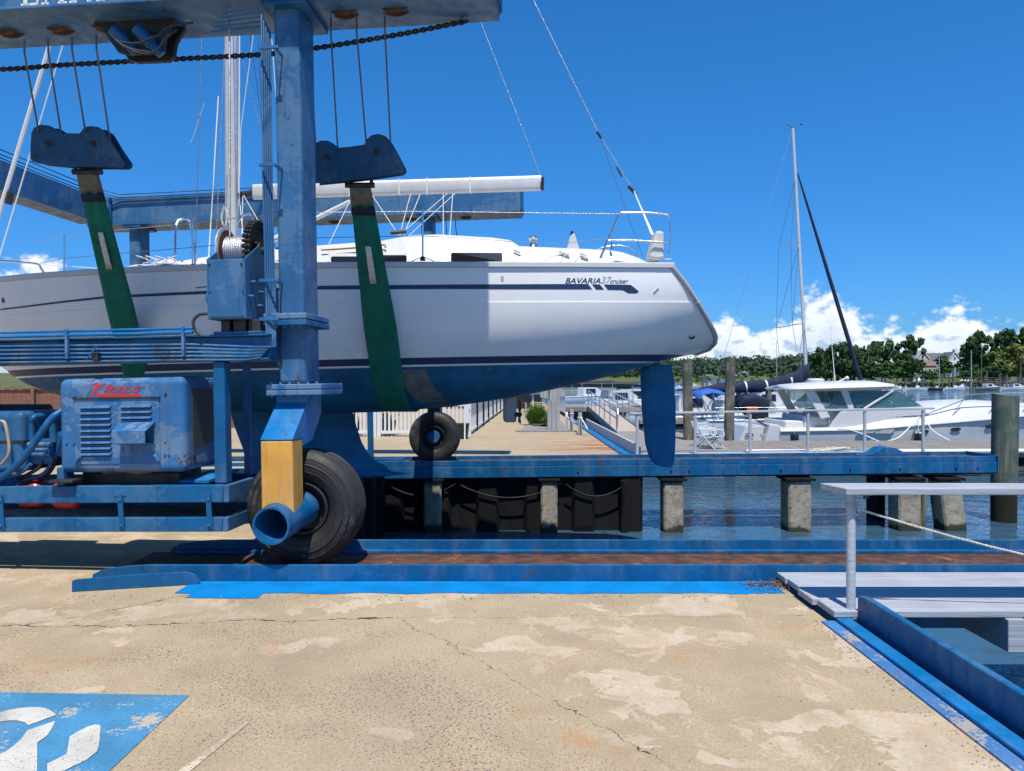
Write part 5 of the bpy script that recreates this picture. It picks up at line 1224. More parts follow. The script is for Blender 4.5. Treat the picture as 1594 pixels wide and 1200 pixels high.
# ================================================================ slings and lifting blocks
def section(X, n=40):
    s = (XS-X)/(XS-XB); Xk = X+.76*(1-s)**7; sh, k = hsheer(X), hkeel(Xk); out = []
    for i in range(n+1):
        z = lerp(sh, k, i/n); out.append((YC-half(X, z, Xk)-.012, z-(.012 if i > n*.8 else 0)))
    return out
def block(poly, Yb, cables, holes, label):
    ctr = P(sum(p[0] for p in poly)/len(poly), max(p[1] for p in poly), Yb)
    t = thing('lifting_block', label, 'pulley block', ctr, 'hoist blocks over the slings')
    tilt = Matrix.Rotation(radians(8), 3, 'X'); piv = P(0, 280, Yb)
    pts = [P(x, y, Yb) for x, y in poly]
    def tl(p): q = V(p); c_ = V((q.x, Yb, piv.z)); return c_ + tilt @ (q-c_)
    fp = MB().prism([tl(p+V((0, -.09, 0))) for p in pts], tilt @ V((0, .022, 0))).build('face_plate', 'blue_dark', t, bevel=.008)
    MB().prism([tl(p+V((0, .07, 0))) for p in pts], tilt @ V((0, .022, 0))).build('face_plate', 'blue_dark', t, bevel=.008)
    for hx, hy in holes[:2]:
        c_ = P(hx, hy, Yb)
        MB().lathe(tl(c_), tilt @ V((0, 1, 0)), [(-.06, .03), (-.06, .155), (-.03, .13), (.03, .13), (.06, .155), (.06, .03)], 24).build('sheave', 'dark_steel', t, smooth=True)
        MB().lathe(tl(c_+V((0, -.09, 0))), tilt @ V((0, -1, 0)), [(-.02, .035), (.012, .03), (.016, 0)], 12).build('axle_boss', 'grease', fp, smooth=True)
    for hx, hy in holes[2:]:
        c_ = P(hx, hy, Yb); MB().lathe(tl(c_+V((0, -.09, 0))), tilt @ V((0, -1, 0)), [(-.02, .02), (.004, .022), (.004, .016), (-.004, .012), (-.004, 0)], 12).build('lug_hole', 'dark_steel', fp, smooth=True)
    for (x0, y0, x1, y1) in cables:
        a = P(x0, y0, 6.72); c_ = P(x1, y1, Yb); c_ = tl(c_); MB().tube([a+V((0, 0, .12)), a, c_-V((0, 0, .08))], .0085, 8).build('hoist_cable', 'wire', t, smooth=True)
    return t, tl
YB = 7.6
poly2 = [(492, 233), (496, 227), (505, 223), (515, 223), (523, 227), (531, 233.5), (550, 232), (571, 229), (575, 221), (583, 215), (592, 213), (603, 216), (610, 223), (620, 241), (631, 262), (631.5, 268), (626, 272), (560, 281), (494, 287)]
poly1 = [(63, 212), (68, 204), (78, 199.5), (92, 201), (102, 207), (109, 212), (137, 212.5), (144, 204), (153, 201.5), (166, 203), (176, 210), (188, 232), (202, 254), (201, 260), (196, 263), (120, 262), (70, 257), (60, 254), (58, 246)]
blk2, tl2 = block(poly2, YB, ((515, 50, 528, 235), (555, 48, 573, 232), (599, 44, 610, 228), (482, 52, 494, 238)), ((512, 248), (590, 240), (620, 263), (555, 268)), 'blue hoist block hanging beside the column with a green sling')
blk1, tl1 = block(poly1, YB, ((38, 82, 69, 210), (75, 80, 103, 210), (112, 77, 141, 211), (150, 74, 177, 212)), ((88, 228), (157, 228), (66, 247), (185, 252), (122, 250)), 'blue hoist block with four cables in front of the cross beam')
def sling(px_top, py_top, Xh, label, w0, w1):
    t = thing('sling', label, 'sling', (Xh, YC, 1.1), 'green lifting slings')
    top = tl2(P(px_top, py_top, YB)) if px_top > 300 else tl1(P(px_top, py_top, YB))
    sec = section(Xh); A0 = V((top.y, top.z))
    best = None
    for i, (y, z) in enumerate(sec):                     # tangent point from the block on to the hull
        g = math.atan2(y-A0.x, A0.y-z)
        if best is None or g < best[0]: best = (g, i)
    ti = best[1]; under = sec[ti:]
    near = [V((lerp(top.x, Xh, k/10), lerp(A0.x, under[0][0], k/10), lerp(A0.y, under[0][1], k/10))) for k in range(10)]+[V((Xh, y, z)) for y, z in under]
    far = [V((p.x, 2*YC-p.y, p.z)) for p in reversed(near[:-1])]
    pts = near+far; n = len(pts); L = [0]
    for a, b_ in zip(pts, pts[1:]): L.append(L[-1]+(b_-a).length)
    T = L[-1]
    def strap(l0, l1, mat_, nm, wk=1, th=.014, off=0):
        rows = []
        for i, p in enumerate(pts):
            if not (l0 <= L[i] <= l1 or l0 <= T-L[i] <= l1) and nm != 'strap': continue
            e = min(L[i], T-L[i]); w = lerp(w0, w1, min(1, (e/1.9)**.9))*wk
            tn = (pts[min(i+1, n-1)]-pts[max(i-1, 0)]).normalized(); nr = V((0, -tn.z, tn.y)).normalized()*(-1)
            fold = .02*max(0, 1-e/1.6)
            rows.append([p+V((w*(j/6-.5), 0, 0))+nr*(fold*sin(j*1.9+e*2)+off) for j in range(7)])
        return MB().grid(rows).build(nm, mat_, t, smooth=True, solid=th)
    # denser sampling near the top
    s_ = strap(0, T, 'sling', 'strap')
    def piece(l0, l1, mat_, nm, wk, off):
        for far_ in (0, 1):
            rows = []
            for q in range(5):
                e = lerp(l0, l1, q/4); k = 0
                while L[k+1] < e: k += 1
                p = pts[k].lerp(pts[k+1], (e-L[k])/(L[k+1]-L[k])); tn = (pts[k+1]-pts[k]).normalized(); nr = V((0, tn.z, -tn.y)).normalized()
                if nr.y > 0: nr = -nr
                w = lerp(w0, w1, min(1, (e/1.9)**.9))*wk; p = p+nr*off
                if far_: p = V((p.x, 2*YC-p.y, p.z))
                rows.append([p+V((w*(j/4-.5), 0, 0)) for j in range(5)])
            MB().grid(rows).build(nm, mat_, t, smooth=True, solid=.026 if nm != 'tag' else .004)
            if nm == 'tag': break
    piece(.0, .22, 'sling_end', 'end_sleeve', 1.06, .010); piece(.25, .34, 'navy_canvas', 'end_band', 1.05, .012); piece(.72, 1.22, 'paper', 'tag', .22, .034)
    MB().cyl(top+V((-w0*.75, 0, 0)), top+V((w0*.75, 0, 0)), .028, n=14).build('pin', 'dark_steel', t, smooth=True)
    MB().cyl(V((top.x-w0*.75, 2*YC-top.y, top.z)), V((top.x+w0*.75, 2*YC-top.y, top.z)), .028, n=14).build('pin', 'dark_steel', t, smooth=True)
    for sx_ in (-.6, .6): MB().tube([top+V((w0*sx_, 0, 0)), top+V((w0*sx_, -.02, .09))], .02, 8).build('shackle', 'dark_steel', t, smooth=True)
    return t
sling(560, 288, -1.60, 'green sling with a pale tag beside the lift column', .20, .40)
sling(137, 268, -4.92, 'green sling hanging near the bow end of the sailboat', .20, .34)
for o, X in ((blk2, -1.60), (blk1, -4.36)):
    c_ = copy_tree(o, loc=(X+.15, 2*YC-o.location.y+.0, o.location.z), rz=pi, label='far hoist block behind the coachroof' if o is blk2 else 'far hoist block behind the foredeck')
# ================================================================ far apron: fences, planting, ramp
def pickets(x0, y0, x1, y1, z0, z1, pitch, w, t=.025):
    b = MB(); d = V((x1-x0, y1-y0, 0)); n = max(1, int(d.length/pitch)); u = d.normalized(); nn_ = V((-u.y, u.x, 0))
    for i in range(n):
        c = V((x0, y0, 0))+d*((i+.5)/n); a = c-u*w/2; e = c+u*w/2
        b.prism([a+V((0, 0, z0)), e+V((0, 0, z0)), e+V((0, 0, z1)), a+V((0, 0, z1))], nn_*t)
    return b
def fence_panel(p, q, h, label, group, post=True):
    t = thing('picket_fence', label, 'fence', (p[0], p[1], 0), group)
    pickets(p[0], p[1], q[0], q[1], .14, h-.06, .115, .06).build('pickets', 'white_vinyl', t)['kind'] = 'stuff'
    for z in (.10, h-.07): MB().bar((p[0], p[1]+.012, z+.03), (q[0], q[1]+.012, z+.03), .05, .085).build('rail', 'white_vinyl', t, bevel=.006)
    for e in ((p, q) if post else (p,)):
        b = MB().cbox((e[0], e[1], h/2+.04), (.12, .12, h+.08)); b.build('post', 'white_vinyl', t, bevel=.008)
        MB().lathe((e[0], e[1], h+.08), (0, 0, 1), [(0, .10), (.02, .10), (.07, .0)], 4).build('post_cap', 'white_vinyl', t)
    return t
FYF = 21.9
def fx(px, Y=FYF): return (px-797)/F*Y
fence_panel((fx(470), FYF), (fx(583), FYF), .98, 'white picket fence panel beside the keel', 'white fence panels'); fence_panel((fx(590), FYF), (fx(684), FYF), .98, 'white picket fence panel behind the far wheel', 'white fence panels'); fence_panel((fx(690), FYF), (fx(727), FYF), .98, 'short white picket fence panel behind the black planter', 'white fence panels')
cx_ = [(-1.28, 22.1), (-1.18, 24.6), (-1.07, 27.2), (-.97, 29.8), (-.86, 32.5), (-.75, 35.2), (-.62, 38.2), (-.5, 41.2)]
for k, (a, c) in enumerate(zip(cx_, cx_[1:])): fence_panel(a, c, 1.02, 'white picket fence panel in the row along the pavement beyond the planter', 'white fence panels along the pavement', post=True)
t = thing('planter', 'tall black square planter in front of the white fence', 'planter', (fx(718, 21), 21, 0))
c = V((fx(718, 21), 21.1, 0)); rows = []
for z, w in ((0, .17), (.36, .205), (.40, .22), (.44, .22), (.44, .19), (.38, .185)): rows.append([c+V((sx*w, sy*w, z)) for sx, sy in ((-1, -1), (1, -1), (1, 1), (-1, 1))])
MB().grid(rows, closed=True).build('tub', 'black_plastic', t, bevel=.01); MB().cbox(c+V((0, 0, .37)), (.36, .36, .02)).build('soil', 'mulch', t)
tag(MB().cyl((fx(723.5, 20.8), 20.8, 0), (fx(723.5, 20.8), 20.8, 1.05), .022, n=12).build('marker_pole', 'white_paint', None, smooth=True), 'thin white marker pole standing before the black planter', 'pole')
# flowers behind the fence
def tuft(name, c, h, n, spread, mat_, label, cat, leafw=.02, seed=1, group=None, par=None):
    b = MB(); r = random.Random(seed)
    for i in range(n):
        a = r.random()*6.283; d = spread*sqrt(r.random()); base = V(c)+V((cos(a)*d*.55, sin(a)*d*.55, 0)); ln = h*r.uniform(.45, 1.1)*(1.05-.6*(d/spread)**1.5); out = V((cos(a), sin(a), 0))*spread*r.uniform(.15, .6)*(.4+d/spread); w = V((-sin(a), cos(a), 0))*leafw*r.uniform(.6, 1.3)
        p1 = base+out*.35+V((0, 0, ln*.62)); p2 = base+out+V((0, 0, ln*r.uniform(.7, 1.0)))
        b.add([base-w, base+w, p1+w*.9, p1-w*.9, p2], [(0, 1, 2, 3), (3, 2, 4)])
    return tag(b.build(name, mat_, par, recalc=False), label, cat, group)
def flower(x, y, seed, label):
    t = thing('flower_plant', label, 'plant', (x, y, 0), 'flowering plants behind the fence'); tuft('foliage', (x, y, .1), .85, 160, .42, 'leaf_mid', None, None, .03, seed, par=t)
    b = MB(); r = random.Random(seed)
    for i in range(26):
        p = V((x+r.gauss(0, .22), y+r.gauss(0, .15), r.uniform(.6, 1.05))); s_ = .035
        for g in (0, 1.57): b.quad(p+V((s_*cos(g), s_*sin(g), -s_)), p+V((-s_*cos(g), -s_*sin(g), -s_)), p+V((-s_*cos(g), -s_*sin(g), s_)), p+V((s_*cos(g), s_*sin(g), s_)))
    b.build('blossoms', 'red', t, recalc=False)
flower(fx(603, 22.6), 22.5, 3, 'red flowering plant growing behind the white fence by the far wheel'); flower(fx(548, 22.6), 22.5, 9, 'red flowering plant growing behind the white fence by the keel')
# dark patio shelter behind the fences
sh = thing('patio_shelter', 'dark open patio shelter with posts behind the white fences', 'shelter', (-6, 46, 0))
MB().box((-16, 49, 0), (1.2, 49.3, 3.0)).build('back_wall', 'dark_steel', sh); MB().box((-16.4, 43.4, 3.0), (1.5, 49.6, 3.2)).build('roof', 'shingle', sh)
for k in range(9): MB().cbox((-16+k*2.1, 43.8, 1.5), (.14, .14, 3.0)).build('post', 'post_grey', sh)
MB().box((-16, 43.95, 0.0), (1.0, 44.05, .75)).build('low_wall', 'dark_steel', sh)
for k, x in enumerate((.3, .85, 1.4)):
    u = thing('cafe_chair', 'black metal cafe chair on the pavement by the shelter', 'chair', (x, 38.5+k*.7, 0), 'cafe chairs by the shelter')
    y = 38.5+k*.7
    MB().cbox((x, y, .45), (.42, .42, .03)).build('seat', 'black_plastic', u, bevel=.01); MB().cbox((x, y+.2, .72), (.42, .03, .42)).build('backrest', 'black_plastic', u, bevel=.01)
    for sx in (-.18, .18):
        for sy in (-.18, .18): MB().cbox((x+sx, y+sy, .22), (.03, .03, .44)).build('leg', 'black_plastic', u)
# brown board fence on the left
bf = thing('board_fence', 'brown upright board fence at the back of the yard', 'fence', (-15, 26, 0))
b = MB(); x = -24.
while x < -9.5:
    b.box((x, 26+.01*random.random(), 0), (x+.145, 26.03, 1.34+.02*random.random())); x += .15
b.build('boards', 'fence_brown_x', bf)['kind'] = 'stuff'
MB().box((-24, 25.94, 1.36), (-9.5, 26.06, 1.42)).build('cap_rail', 'fence_brown_x', bf)
x = -24
while x < -9.4: MB().cbox((x, 25.92, .68), (.11, .11, 1.36)).build('post', 'fence_brown', bf); x += 2.4
b = MB(); x = -9.3
t = thing('board_fence', 'grey brown weathered board fence behind the frame post', 'fence', (-8, 27, 0))
while x < -6.6: b.box((x, 27, 0), (x+.145, 27.03, 1.5+.02*random.random())); x += .152
b.build('boards', 'fence_brown', t)['kind'] = 'stuff'; MB().box((-9.3, 26.95, .4), (-6.6, 26.995, .5)).build('rail', 'fence_brown', t)
# utility pedestal boxed in grey boards
pd = thing('utility_pedestal', 'grey boarded utility pedestal with pointed board beside the shrub', 'pedestal', (1.35, 24.2, 0))
def pdx(px): return (px-797)/F*24.2
def pdz(py): return EYE-(py-HZ)/F*24.2
MB().box((pdx(856), 24.32, .03), (pdx(872), 24.6, pdz(600))).build('core', 'post_grey', pd, bevel=.01)
pls = [((852, 672), (858.5, 672), (858.5, 622), (852.5, 626)), ((858.8, 672), (865, 672), (865, 625), (858.8, 621)), ((865.3, 672), (872, 672), (872, 637), (865.3, 637))]
for pg in pls: MB().prism([(pdx(a), 24.25, pdz(c)) for a, c in pg], (0, .05, 0)).build('board', 'post_grey', pd, bevel=.006)
MB().prism([(pdx(842), 24.7, pdz(608)), (pdx(855), 24.7, pdz(608)), (pdx(855), 24.7, pdz(622)), (pdx(842), 24.7, pdz(619))], (0, .05, 0)).build('board', 'post_grey', pd, bevel=.006)
MB().prism([(pdx(868), 24.7, pdz(606)), (pdx(874), 24.7, pdz(604)), (pdx(882), 24.7, pdz(612)), (pdx(882), 24.7, pdz(618)), (pdx(868), 24.7, pdz(618))], (0, .05, 0)).build('board', 'post_grey', pd, bevel=.006)
bd = MB().prism([(.25, 24.0, .012), (1.9, 24.0, .012), (2.0, 31, .012), (.9, 31, .012)], (0, 0, .02)).build('gravel_bed', 'pebble', None); tag(bd, kind='structure')
bd2 = MB().prism([(.75, 26.4, .034), (1.5, 26.4, .034), (1.5, 29.5, .034), (.75, 29.5, .034)], (0, 0, .05)).build('mulch_bed', 'mulch', None); tag(bd2, kind='structure')
MB().box((.1, 23.85, 0), (2.1, 23.98, .05)).build('kerb_stone', 'pebble', apron)
tuft('shrub', (.95, 27.6, .08), .95, 900, .62, 'grass_tuft', 'yellow green ornamental grass shrub beside the grey pedestal', 'shrub', .016, 5); tuft('shrub', (1.33, 26.3, .08), .55, 300, .35, 'grass_tuft', 'small spiky green plant at the foot of the grey pedestal', 'shrub', .02, 6)
for k, (px, Y, yt, m_, lb) in enumerate(((882, 25.5, 643, 'white_paint', 'white round bollard with a rope behind the pedestal'), (890, 24.8, 637, 'post_grey', 'slim grey post leaning beside the white bollard'), (903, 22.6, 642, 'post_grey', 'square grey bollard with rope lashed round it'))):
    x = (px-797)/F*Y; zt = EYE-(yt-HZ)/F*Y; t = thing('bollard', lb, 'bollard', (x, Y, 0))
    if k == 0: MB().cyl((x, Y, 0), (x, Y, zt), .055, n=14).build('shaft', m_, t, smooth=True); MB().lathe((x, Y, zt), (0, 0, 1), [(0, .055), (.03, .04), (.045, 0)], 14).build('cap', m_, t, smooth=True)
    else: MB().cbox((x, Y, zt/2), (.11, .11, zt)).build('shaft', m_, t, bevel=.01); MB().cbox((x, Y, zt-.15), (.15, .15, .03)).build('lashing', 'rope', t, bevel=.01)
r_ = MB(); pts = [P(882, 648, 25.5), P(896, 658, 24), P(903, 650, 22.6), P(915, 668, 22)]
tag(MB().tube(arc3(pts, 8), .022, 8).build('rope', 'rope', None, smooth=True), 'thick rope draped between the bollards by the pedestal', 'rope')
# landing pier, railings and ramp
pr = thing('landing_pier', 'grey landing pier with steel rails at the head of the ramp', 'pier', (4, 49, 0))
MB().box((2.45, 46, -.25), (8.5, 52, .02)).build('deck', 'deck_x', pr); 
for x in (3, 5.5, 8): MB().cyl((x, 47, -3), (x, 47, -.25), .18, n=12).build('support', 'pile', pr, smooth=True)
def picket_rail(p, q, z0, z1, par, pitch=.16):
    b = MB(); d = V(q)-V(p); n = int(d.length/pitch)
    for i in range(n+1):
        c = V(p)+d*(i/n); b.cyl((c.x, c.y, z0), (c.x, c.y, z1), .014, n=5)
    for z in (z0+.08, z1): b.bar((p[0], p[1], z), (q[0], q[1], z), .04, .04)
    return b.build('railing', 'alloy', par)
picket_rail((2.6, 45.5, 0), (4.4, 45.8, 0), .03, 1.08, pr); picket_rail((6.2, 51.5, 0), (8.4, 51.5, 0), .03, 1.08, pr); picket_rail((2.6, 36, 0), (2.6, 45.5, 0), .03, 1.05, pr, .3)
rm = thing('gangway_ramp', 'beige surfaced ramp with steel handrails sloping down to the floating dock', 'ramp', (5, 38, 0))
RA = [V((4.75, 46, .05)), V((6.05, 46, .05)), V((5.35, 30, -.42)), V((4.25, 30, -.42))]
MB().prism(RA, (0, 0, .03)).build('surface', 'ramp_grit', rm)
for a, c in ((RA[0], RA[3]), (RA[1], RA[2])): MB().bar(a-V((0, 0, .13)), c-V((0, 0, .13)), .08, .26).build('side_beam', 'gelcoat_grey', rm)
MB().bar(RA[3]-V((0, .02, .09)), RA[2]-V((0, .02, .09)), .1, .24).build('toe_plate', 'gelcoat_grey', rm)
for a, c in ((RA[0], RA[3]), (RA[1], RA[2])):
    for h in (1.0, .55): 
        pts = [a+V((0, 0, .15)), a+V((0, 0, h)), c+V((0, 0, h)), c+V((0, -.35, h*.75)), c+V((0, -.1, .15))] if h == 1.0 else [a+V((0, 0, h)), c+V((0, 0, h))]
        MB().tube(arc3(pts, 5) if h < 1 else [pts[0], pts[1], pts[2], pts[2]+V((0, -.22, -.06)), pts[3], pts[4]], .030, 8).build('handrail', 'alloy', rm, smooth=True)
    for k in range(7): q = a.lerp(c, k/6); MB().cyl(q, q+V((0, 0, 1.0)), .024, n=8).build('baluster', 'alloy', rm, smooth=True)
# floating docks
def dock(x0, x1, y0, y1, z, label, along='y', mat_='deck_worn'):
    t = thing('floating_dock', label, 'dock', (x0, y0, z)); b = MB(); r = random.Random(int(x0*10+y0))
    if along == 'y':
        x = x0
        while x < x1-.01: b.box((x+.006, y0+r.uniform(0, .02), z-.04), (min(x1, x+.145), y1, z+r.uniform(0, .006))); x += .15
    else:
        y = y0
        while y < y1-.01: b.box((x0+r.uniform(0, .02), y+.006, z-.04), (x1, min(y1, y+.145), z+r.uniform(0, .006))); y += .15
    b.build('planks', mat_, t)['kind'] = 'stuff'
    MB().box((x0+.02, y0+.03, z-.5), (x1-.02, y1-.02, z-.042)).build('float', 'bulkhead', t); MB().box((x0, y0-.03, z-.2), (x1, y0+.0, z+.01)).build('fascia', 'deck_worn', t)
    return t
DZ = -.5
dock(7.0, 26, 22.8, 26.6, DZ, 'brown planked floating dock alongside the white motor yacht'); dock(3.7, 6.98, 22.8, 31.2, DZ, 'grey planked floating dock at the foot of the ramp', 'x', 'deck_x')
dock(6.99, 30, 40.5, 42, DZ, 'narrow floating dock beyond the moored sailboat')
tag(MB().tube([(7.2, 22.7, DZ-.02), (26, 22.7, DZ+.02)], .07, 10).build('dock_pipe', 'white_paint', None, smooth=True), 'white water pipe along the edge of the brown dock', 'pipe')
# folding chairs on the dock
def lawn_chair(px, Y, rz, label):
    x = (px-797)/F*Y; t = thing('folding_chair', label, 'chair', (x, Y, DZ)); Rz = Matrix.Rotation(rz, 3, 'Z')
    def q(a, b_, c_): return V((x, Y, DZ))+Rz @ V((a, b_, c_))
    for s_ in (-.27, .27):
        MB().tube(arc3([q(s_, -.30, .0), q(s_, .02, .30), q(s_, .30, .62), q(s_, .38, .85)]), .017, 8).build('side_tube', 'alloy_white', t, smooth=True)
        MB().tube([q(s_, .34, 0), q(s_, -.05, .34), q(s_, -.28, .42)], .017, 8).build('leg', 'alloy_white', t, smooth=True)
        MB().tube([q(s_, -.28, .42), q(s_, -.25, .60), q(s_, .27, .60)], .022, 8).build('armrest', 'white_vinyl', t, smooth=True)
    for k in range(5): MB().bar(q(-.27, -.24+.115*k, .40-.012*k), q(.27, -.24+.115*k, .40-.012*k), .09, .012).build('seat_strap', 'white_vinyl', t)
    for k in range(5): MB().bar(q(-.27, .26+.028*k, .46+.085*k), q(.27, .26+.028*k, .46+.085*k), .012, .07).build('back_strap', 'white_vinyl', t)
lawn_chair(1098, 24.2, 1.0, 'white folding lawn chair by the timber pile'); lawn_chair(1108, 23.4, .75, 'low white folding chair in front of the other lawn chair')
# ================================================================ motor yacht alongside the dock
YY = 30.3
def yz(py, Y=28.4): return EYE-(py-HZ)/F*Y
def yx(px, Y=28.4): return (px-797)/F*Y
yt = thing('motor_yacht', 'white hardtop motor yacht with teal windshield moored at the brown dock', 'motor yacht', (15, YY, -1.3))
X0, X1 = yx(1216), yx(1216)+12.6
def y_beam(t): return pl([(0, 1.82), (.3, 1.95), (.55, 1.9), (.75, 1.55), (.9, .85), (.97, .36), (1, .04)], t)
def y_sheer(t): return pl([(0, -.30), (.25, -.24), (.5, .02), (.75, .26), (1, .42)], t)
TS = [i/30 for i in range(31)]
def ypt(t, k, side):
    b_, s_ = y_beam(t), y_sheer(t); rk = .9*max(0, t-.6)/.4
    prof = [(1.0, 0, 0), (.975, .33, .02), (.93, .66, .07), (.86, 1.0, .18), (.0, 1.22, .3)]
    a, d, r = prof[k]; ch = lerp(-1.18, -.75, max(0, (t-.5)/.5)**1.5); z = lerp(s_, ch, min(1, d))-(.25 if d > 1 else 0)
    return V((lerp(X0, X1, t)-rk*r*2.4, YY+side*b_*a*(1-.35*max(0, t-.5)*(d > .3)), z))
b = MB()
for side in (-1, 1): b.grid([[ypt(t, k, side) for k in range(3)] for t in TS])
simple('gelcoat_beige', (.66, .635, .60), .25, var=.03, scale=2, bump=0)
yh = b.build('hull', 'gelcoat_beige', yt, smooth=True, ang=40)
b = MB()
for side in (-1, 1): b.grid([[ypt(t, k, side) for k in (2, 3, 4)] for t in TS])
b.build('lower_hull', 'gelcoat', yt, smooth=True, ang=40)
for side in (-1, 1): MB().tube([ypt(t, 0, side)+V((0, side*.01, 0)) for t in TS], .035, 6).build('rub_rail', 'gelcoat_grey', yt, smooth=True)
b = MB()
def deckz(t): return pl([(0, -.18), (.20, -.12), (.34, .42), (.55, .80), (.62, .86), (.75, .78), (.9, .66), (1, .46)], t)
rows = []
for t in TS: w = y_beam(t); z = y_sheer(t); d = deckz(t); rows.append([V((lerp(X0, X1, t), YY+a*w, zz2)) for a, zz2 in ((-1.0, z+.03), (-.97, z+.10), (-.84, lerp(z, d, .75)), (-.6, d), (0, d+.05), (.6, d), (.84, lerp(z, d, .75)), (.97, z+.1), (1, z+.03))])
MB().grid(rows).build('foredeck', 'gelcoat_white', yt, smooth=True, ang=50)
b = MB(); b.quad(*[ypt(0, k, -1) for k in range(5)], *[ypt(0, k, 1) for k in reversed(range(4))]); b.build('stern_board', 'gelcoat_white', yt)
# stern steps and swim platform
tr = MB().prism([(yx(1150), YY-1.5, -1.05), (yx(1188), YY-1.5, -1.05), (yx(1196), YY-1.5, -.1), (yx(1166), YY-1.5, -.1)], (0, 2.9, 0)).build('transom', 'gelcoat_white', yt, bevel=.03)
MB().prism([(yx(1189), YY-1.75, -1.1), (yx(1225), YY-1.75, -1.1), (yx(1225), YY-1.75, -.3), (yx(1215), YY-1.75, -.05), (yx(1201), YY-1.75, .0)], (0, 3.4, 0)).build('cockpit_side', 'gelcoat_white', yt, bevel=.05)
MB().box((yx(1138), YY-1.6, -1.12), (yx(1192), YY+1.6, -1.04)).build('swim_platform', 'gelcoat_white', yt, bevel=.02)
text_mesh('82', .36, M('navy'), 'lettering', yt, (yx(1164), YY-1.505, -.62), (1, 0, -.06), (.06, 0, 1), .2)
for z in (-.45, -.72): MB().cbox((yx(1190), YY-1.78, z), (.22, .05, .14)).build('step_plate', 'gelcoat_grey', yt, bevel=.01)
MB().prism([(yx(1171), YY-1.6, .18), (yx(1184), YY-1.6, .14), (yx(1186), YY-1.6, .40), (yx(1175), YY-1.6, .48)], (0, .25, 0)).build('engine_cover', 'black_plastic', yt, bevel=.05); MB().tube([(yx(1183), YY-1.5, .1), (yx(1200), YY-1.5, -.1)], .03, 8).build('bracket', 'dark_steel', yt)
# cockpit seats and superstructure
for (a, c, z0, z1) in ((1262, 1300, -.2, .28), (1300, 1322, -.2, .5), (1232, 1262, -.25, .1)): MB().box((yx(a), YY-1.25, z0), (yx(c), YY+1.2, z1)).build('seat', 'cushion', yt, bevel=.08, seg=3)
sd_ = [(1290, 671), (1303, 652), (1312, 641), (1336, 637), (1352, 637), (1440, 633), (1455, 650), (1400, 662)]
for y in (YY-1.72, YY+1.66): MB().prism([(yx(a), y, yz(c)) for a, c in sd_], (0, .06, 0)).build('cabin_side', 'gelcoat_white', yt, bevel=.02)
ws = [(1353, 636.5), (1397, 608.5), (1404, 609.5), (1440, 631), (1437, 634)]
for y in (YY-1.62, YY+1.58): MB().prism([(yx(a), y, yz(c)) for a, c in ws], (0, .02, 0)).build('windshield_side', 'window_teal', yt)
MB().add([(yx(1402), YY-1.6, yz(609)), (yx(1440), YY-1.6, yz(632)), (yx(1462), YY, yz(632)), (yx(1440), YY+1.58, yz(632)), (yx(1402), YY+1.58, yz(609)), (yx(1418), YY, yz(609))], [(0, 1, 2, 5), (5, 2, 3, 4)]).build('windshield', 'window_teal', yt, solid=.02)
for y in (YY-1.64, YY+1.58): MB().tube([(yx(1350), y, yz(637)), (yx(1396), y, yz(608)), ], .05, 8).build('windshield_frame', 'gelcoat_white', yt, smooth=True); MB().tube([(yx(1352), y, yz(637.5)), (yx(1442), y, yz(633.5))], .03, 8).build('windshield_frame', 'dark_steel', yt, smooth=True)
MB().prism([(yx(1362), YY-1.3, yz(634)), (yx(1412), YY-1.3, yz(633)), (yx(1404), YY-1.3, yz(625)), (yx(1385), YY-1.3, yz(623))], (0, 2.4, 0)).build('dashboard', 'gelcoat_beige', yt, bevel=.04)
for y in (YY-1.6, YY+1.55):
    MB().prism([(yx(a), y, yz(c)) for a, c in ((1258, 607), (1272, 607), (1298, 650), (1284, 653))], (0, .08, 0)).build('hardtop_leg', 'gelcoat_beige', yt, bevel=.02)
    MB().prism([(yx(a), y, yz(c)) for a, c in ((1314, 607), (1326, 607), (1337, 641), (1328, 641))], (0, .08, 0)).build('hardtop_leg', 'gelcoat_white', yt, bevel=.02)
    MB().prism([(yx(a), y+.02, yz(c)) for a, c in ((1286, 634), (1313, 612), (1327, 638), (1300, 641))], (0, .02, 0)).build('side_glass', 'window_blue_tint', yt); MB().prism([(yx(a), y+.02, yz(c)) for a, c in ((1328, 609), (1392, 609), (1356, 630), (1340, 636))], (0, .02, 0)).build('side_glass', 'window_teal', yt)
rows = []
for px, ht, w in ((1236, .02, 1.4), (1243, .06, 1.7), (1270, .10, 1.85), (1330, .13, 1.9), (1380, .12, 1.85), (1398, .08, 1.7), (1404, .03, 1.4)):
    zc = yz(lerp(606, 601, (px-1236)/168)); rows.append([V((yx(px), YY-w, zc)), V((yx(px), YY-w*.95, zc+ht)), V((yx(px), YY, zc+ht+.12)), V((yx(px), YY+w*.95, zc+ht)), V((yx(px), YY+w, zc)), V((yx(px), YY+w*.9, zc-ht)), V((yx(px), YY, zc-ht+.04)), V((yx(px), YY-w*.9, zc-ht))])
ht_ = MB().grid(rows, closed=True); ht_.f.append(tuple(range(8))); ht_.f.append(tuple(range(len(ht_.v)-8, len(ht_.v)))); ht_ = ht_.build('hardtop', 'gelcoat_white', yt, smooth=True, ang=50)
c = V((yx(1302), YY, yz(597.5))); MB().lathe(c, (0, 0, 1), [(-.1, .1), (0, .12), (.02, .32), (.16, .33), (.21, .27), (.22, 0)], 24).build('radar_dome', 'gelcoat_white', ht_, smooth=True)
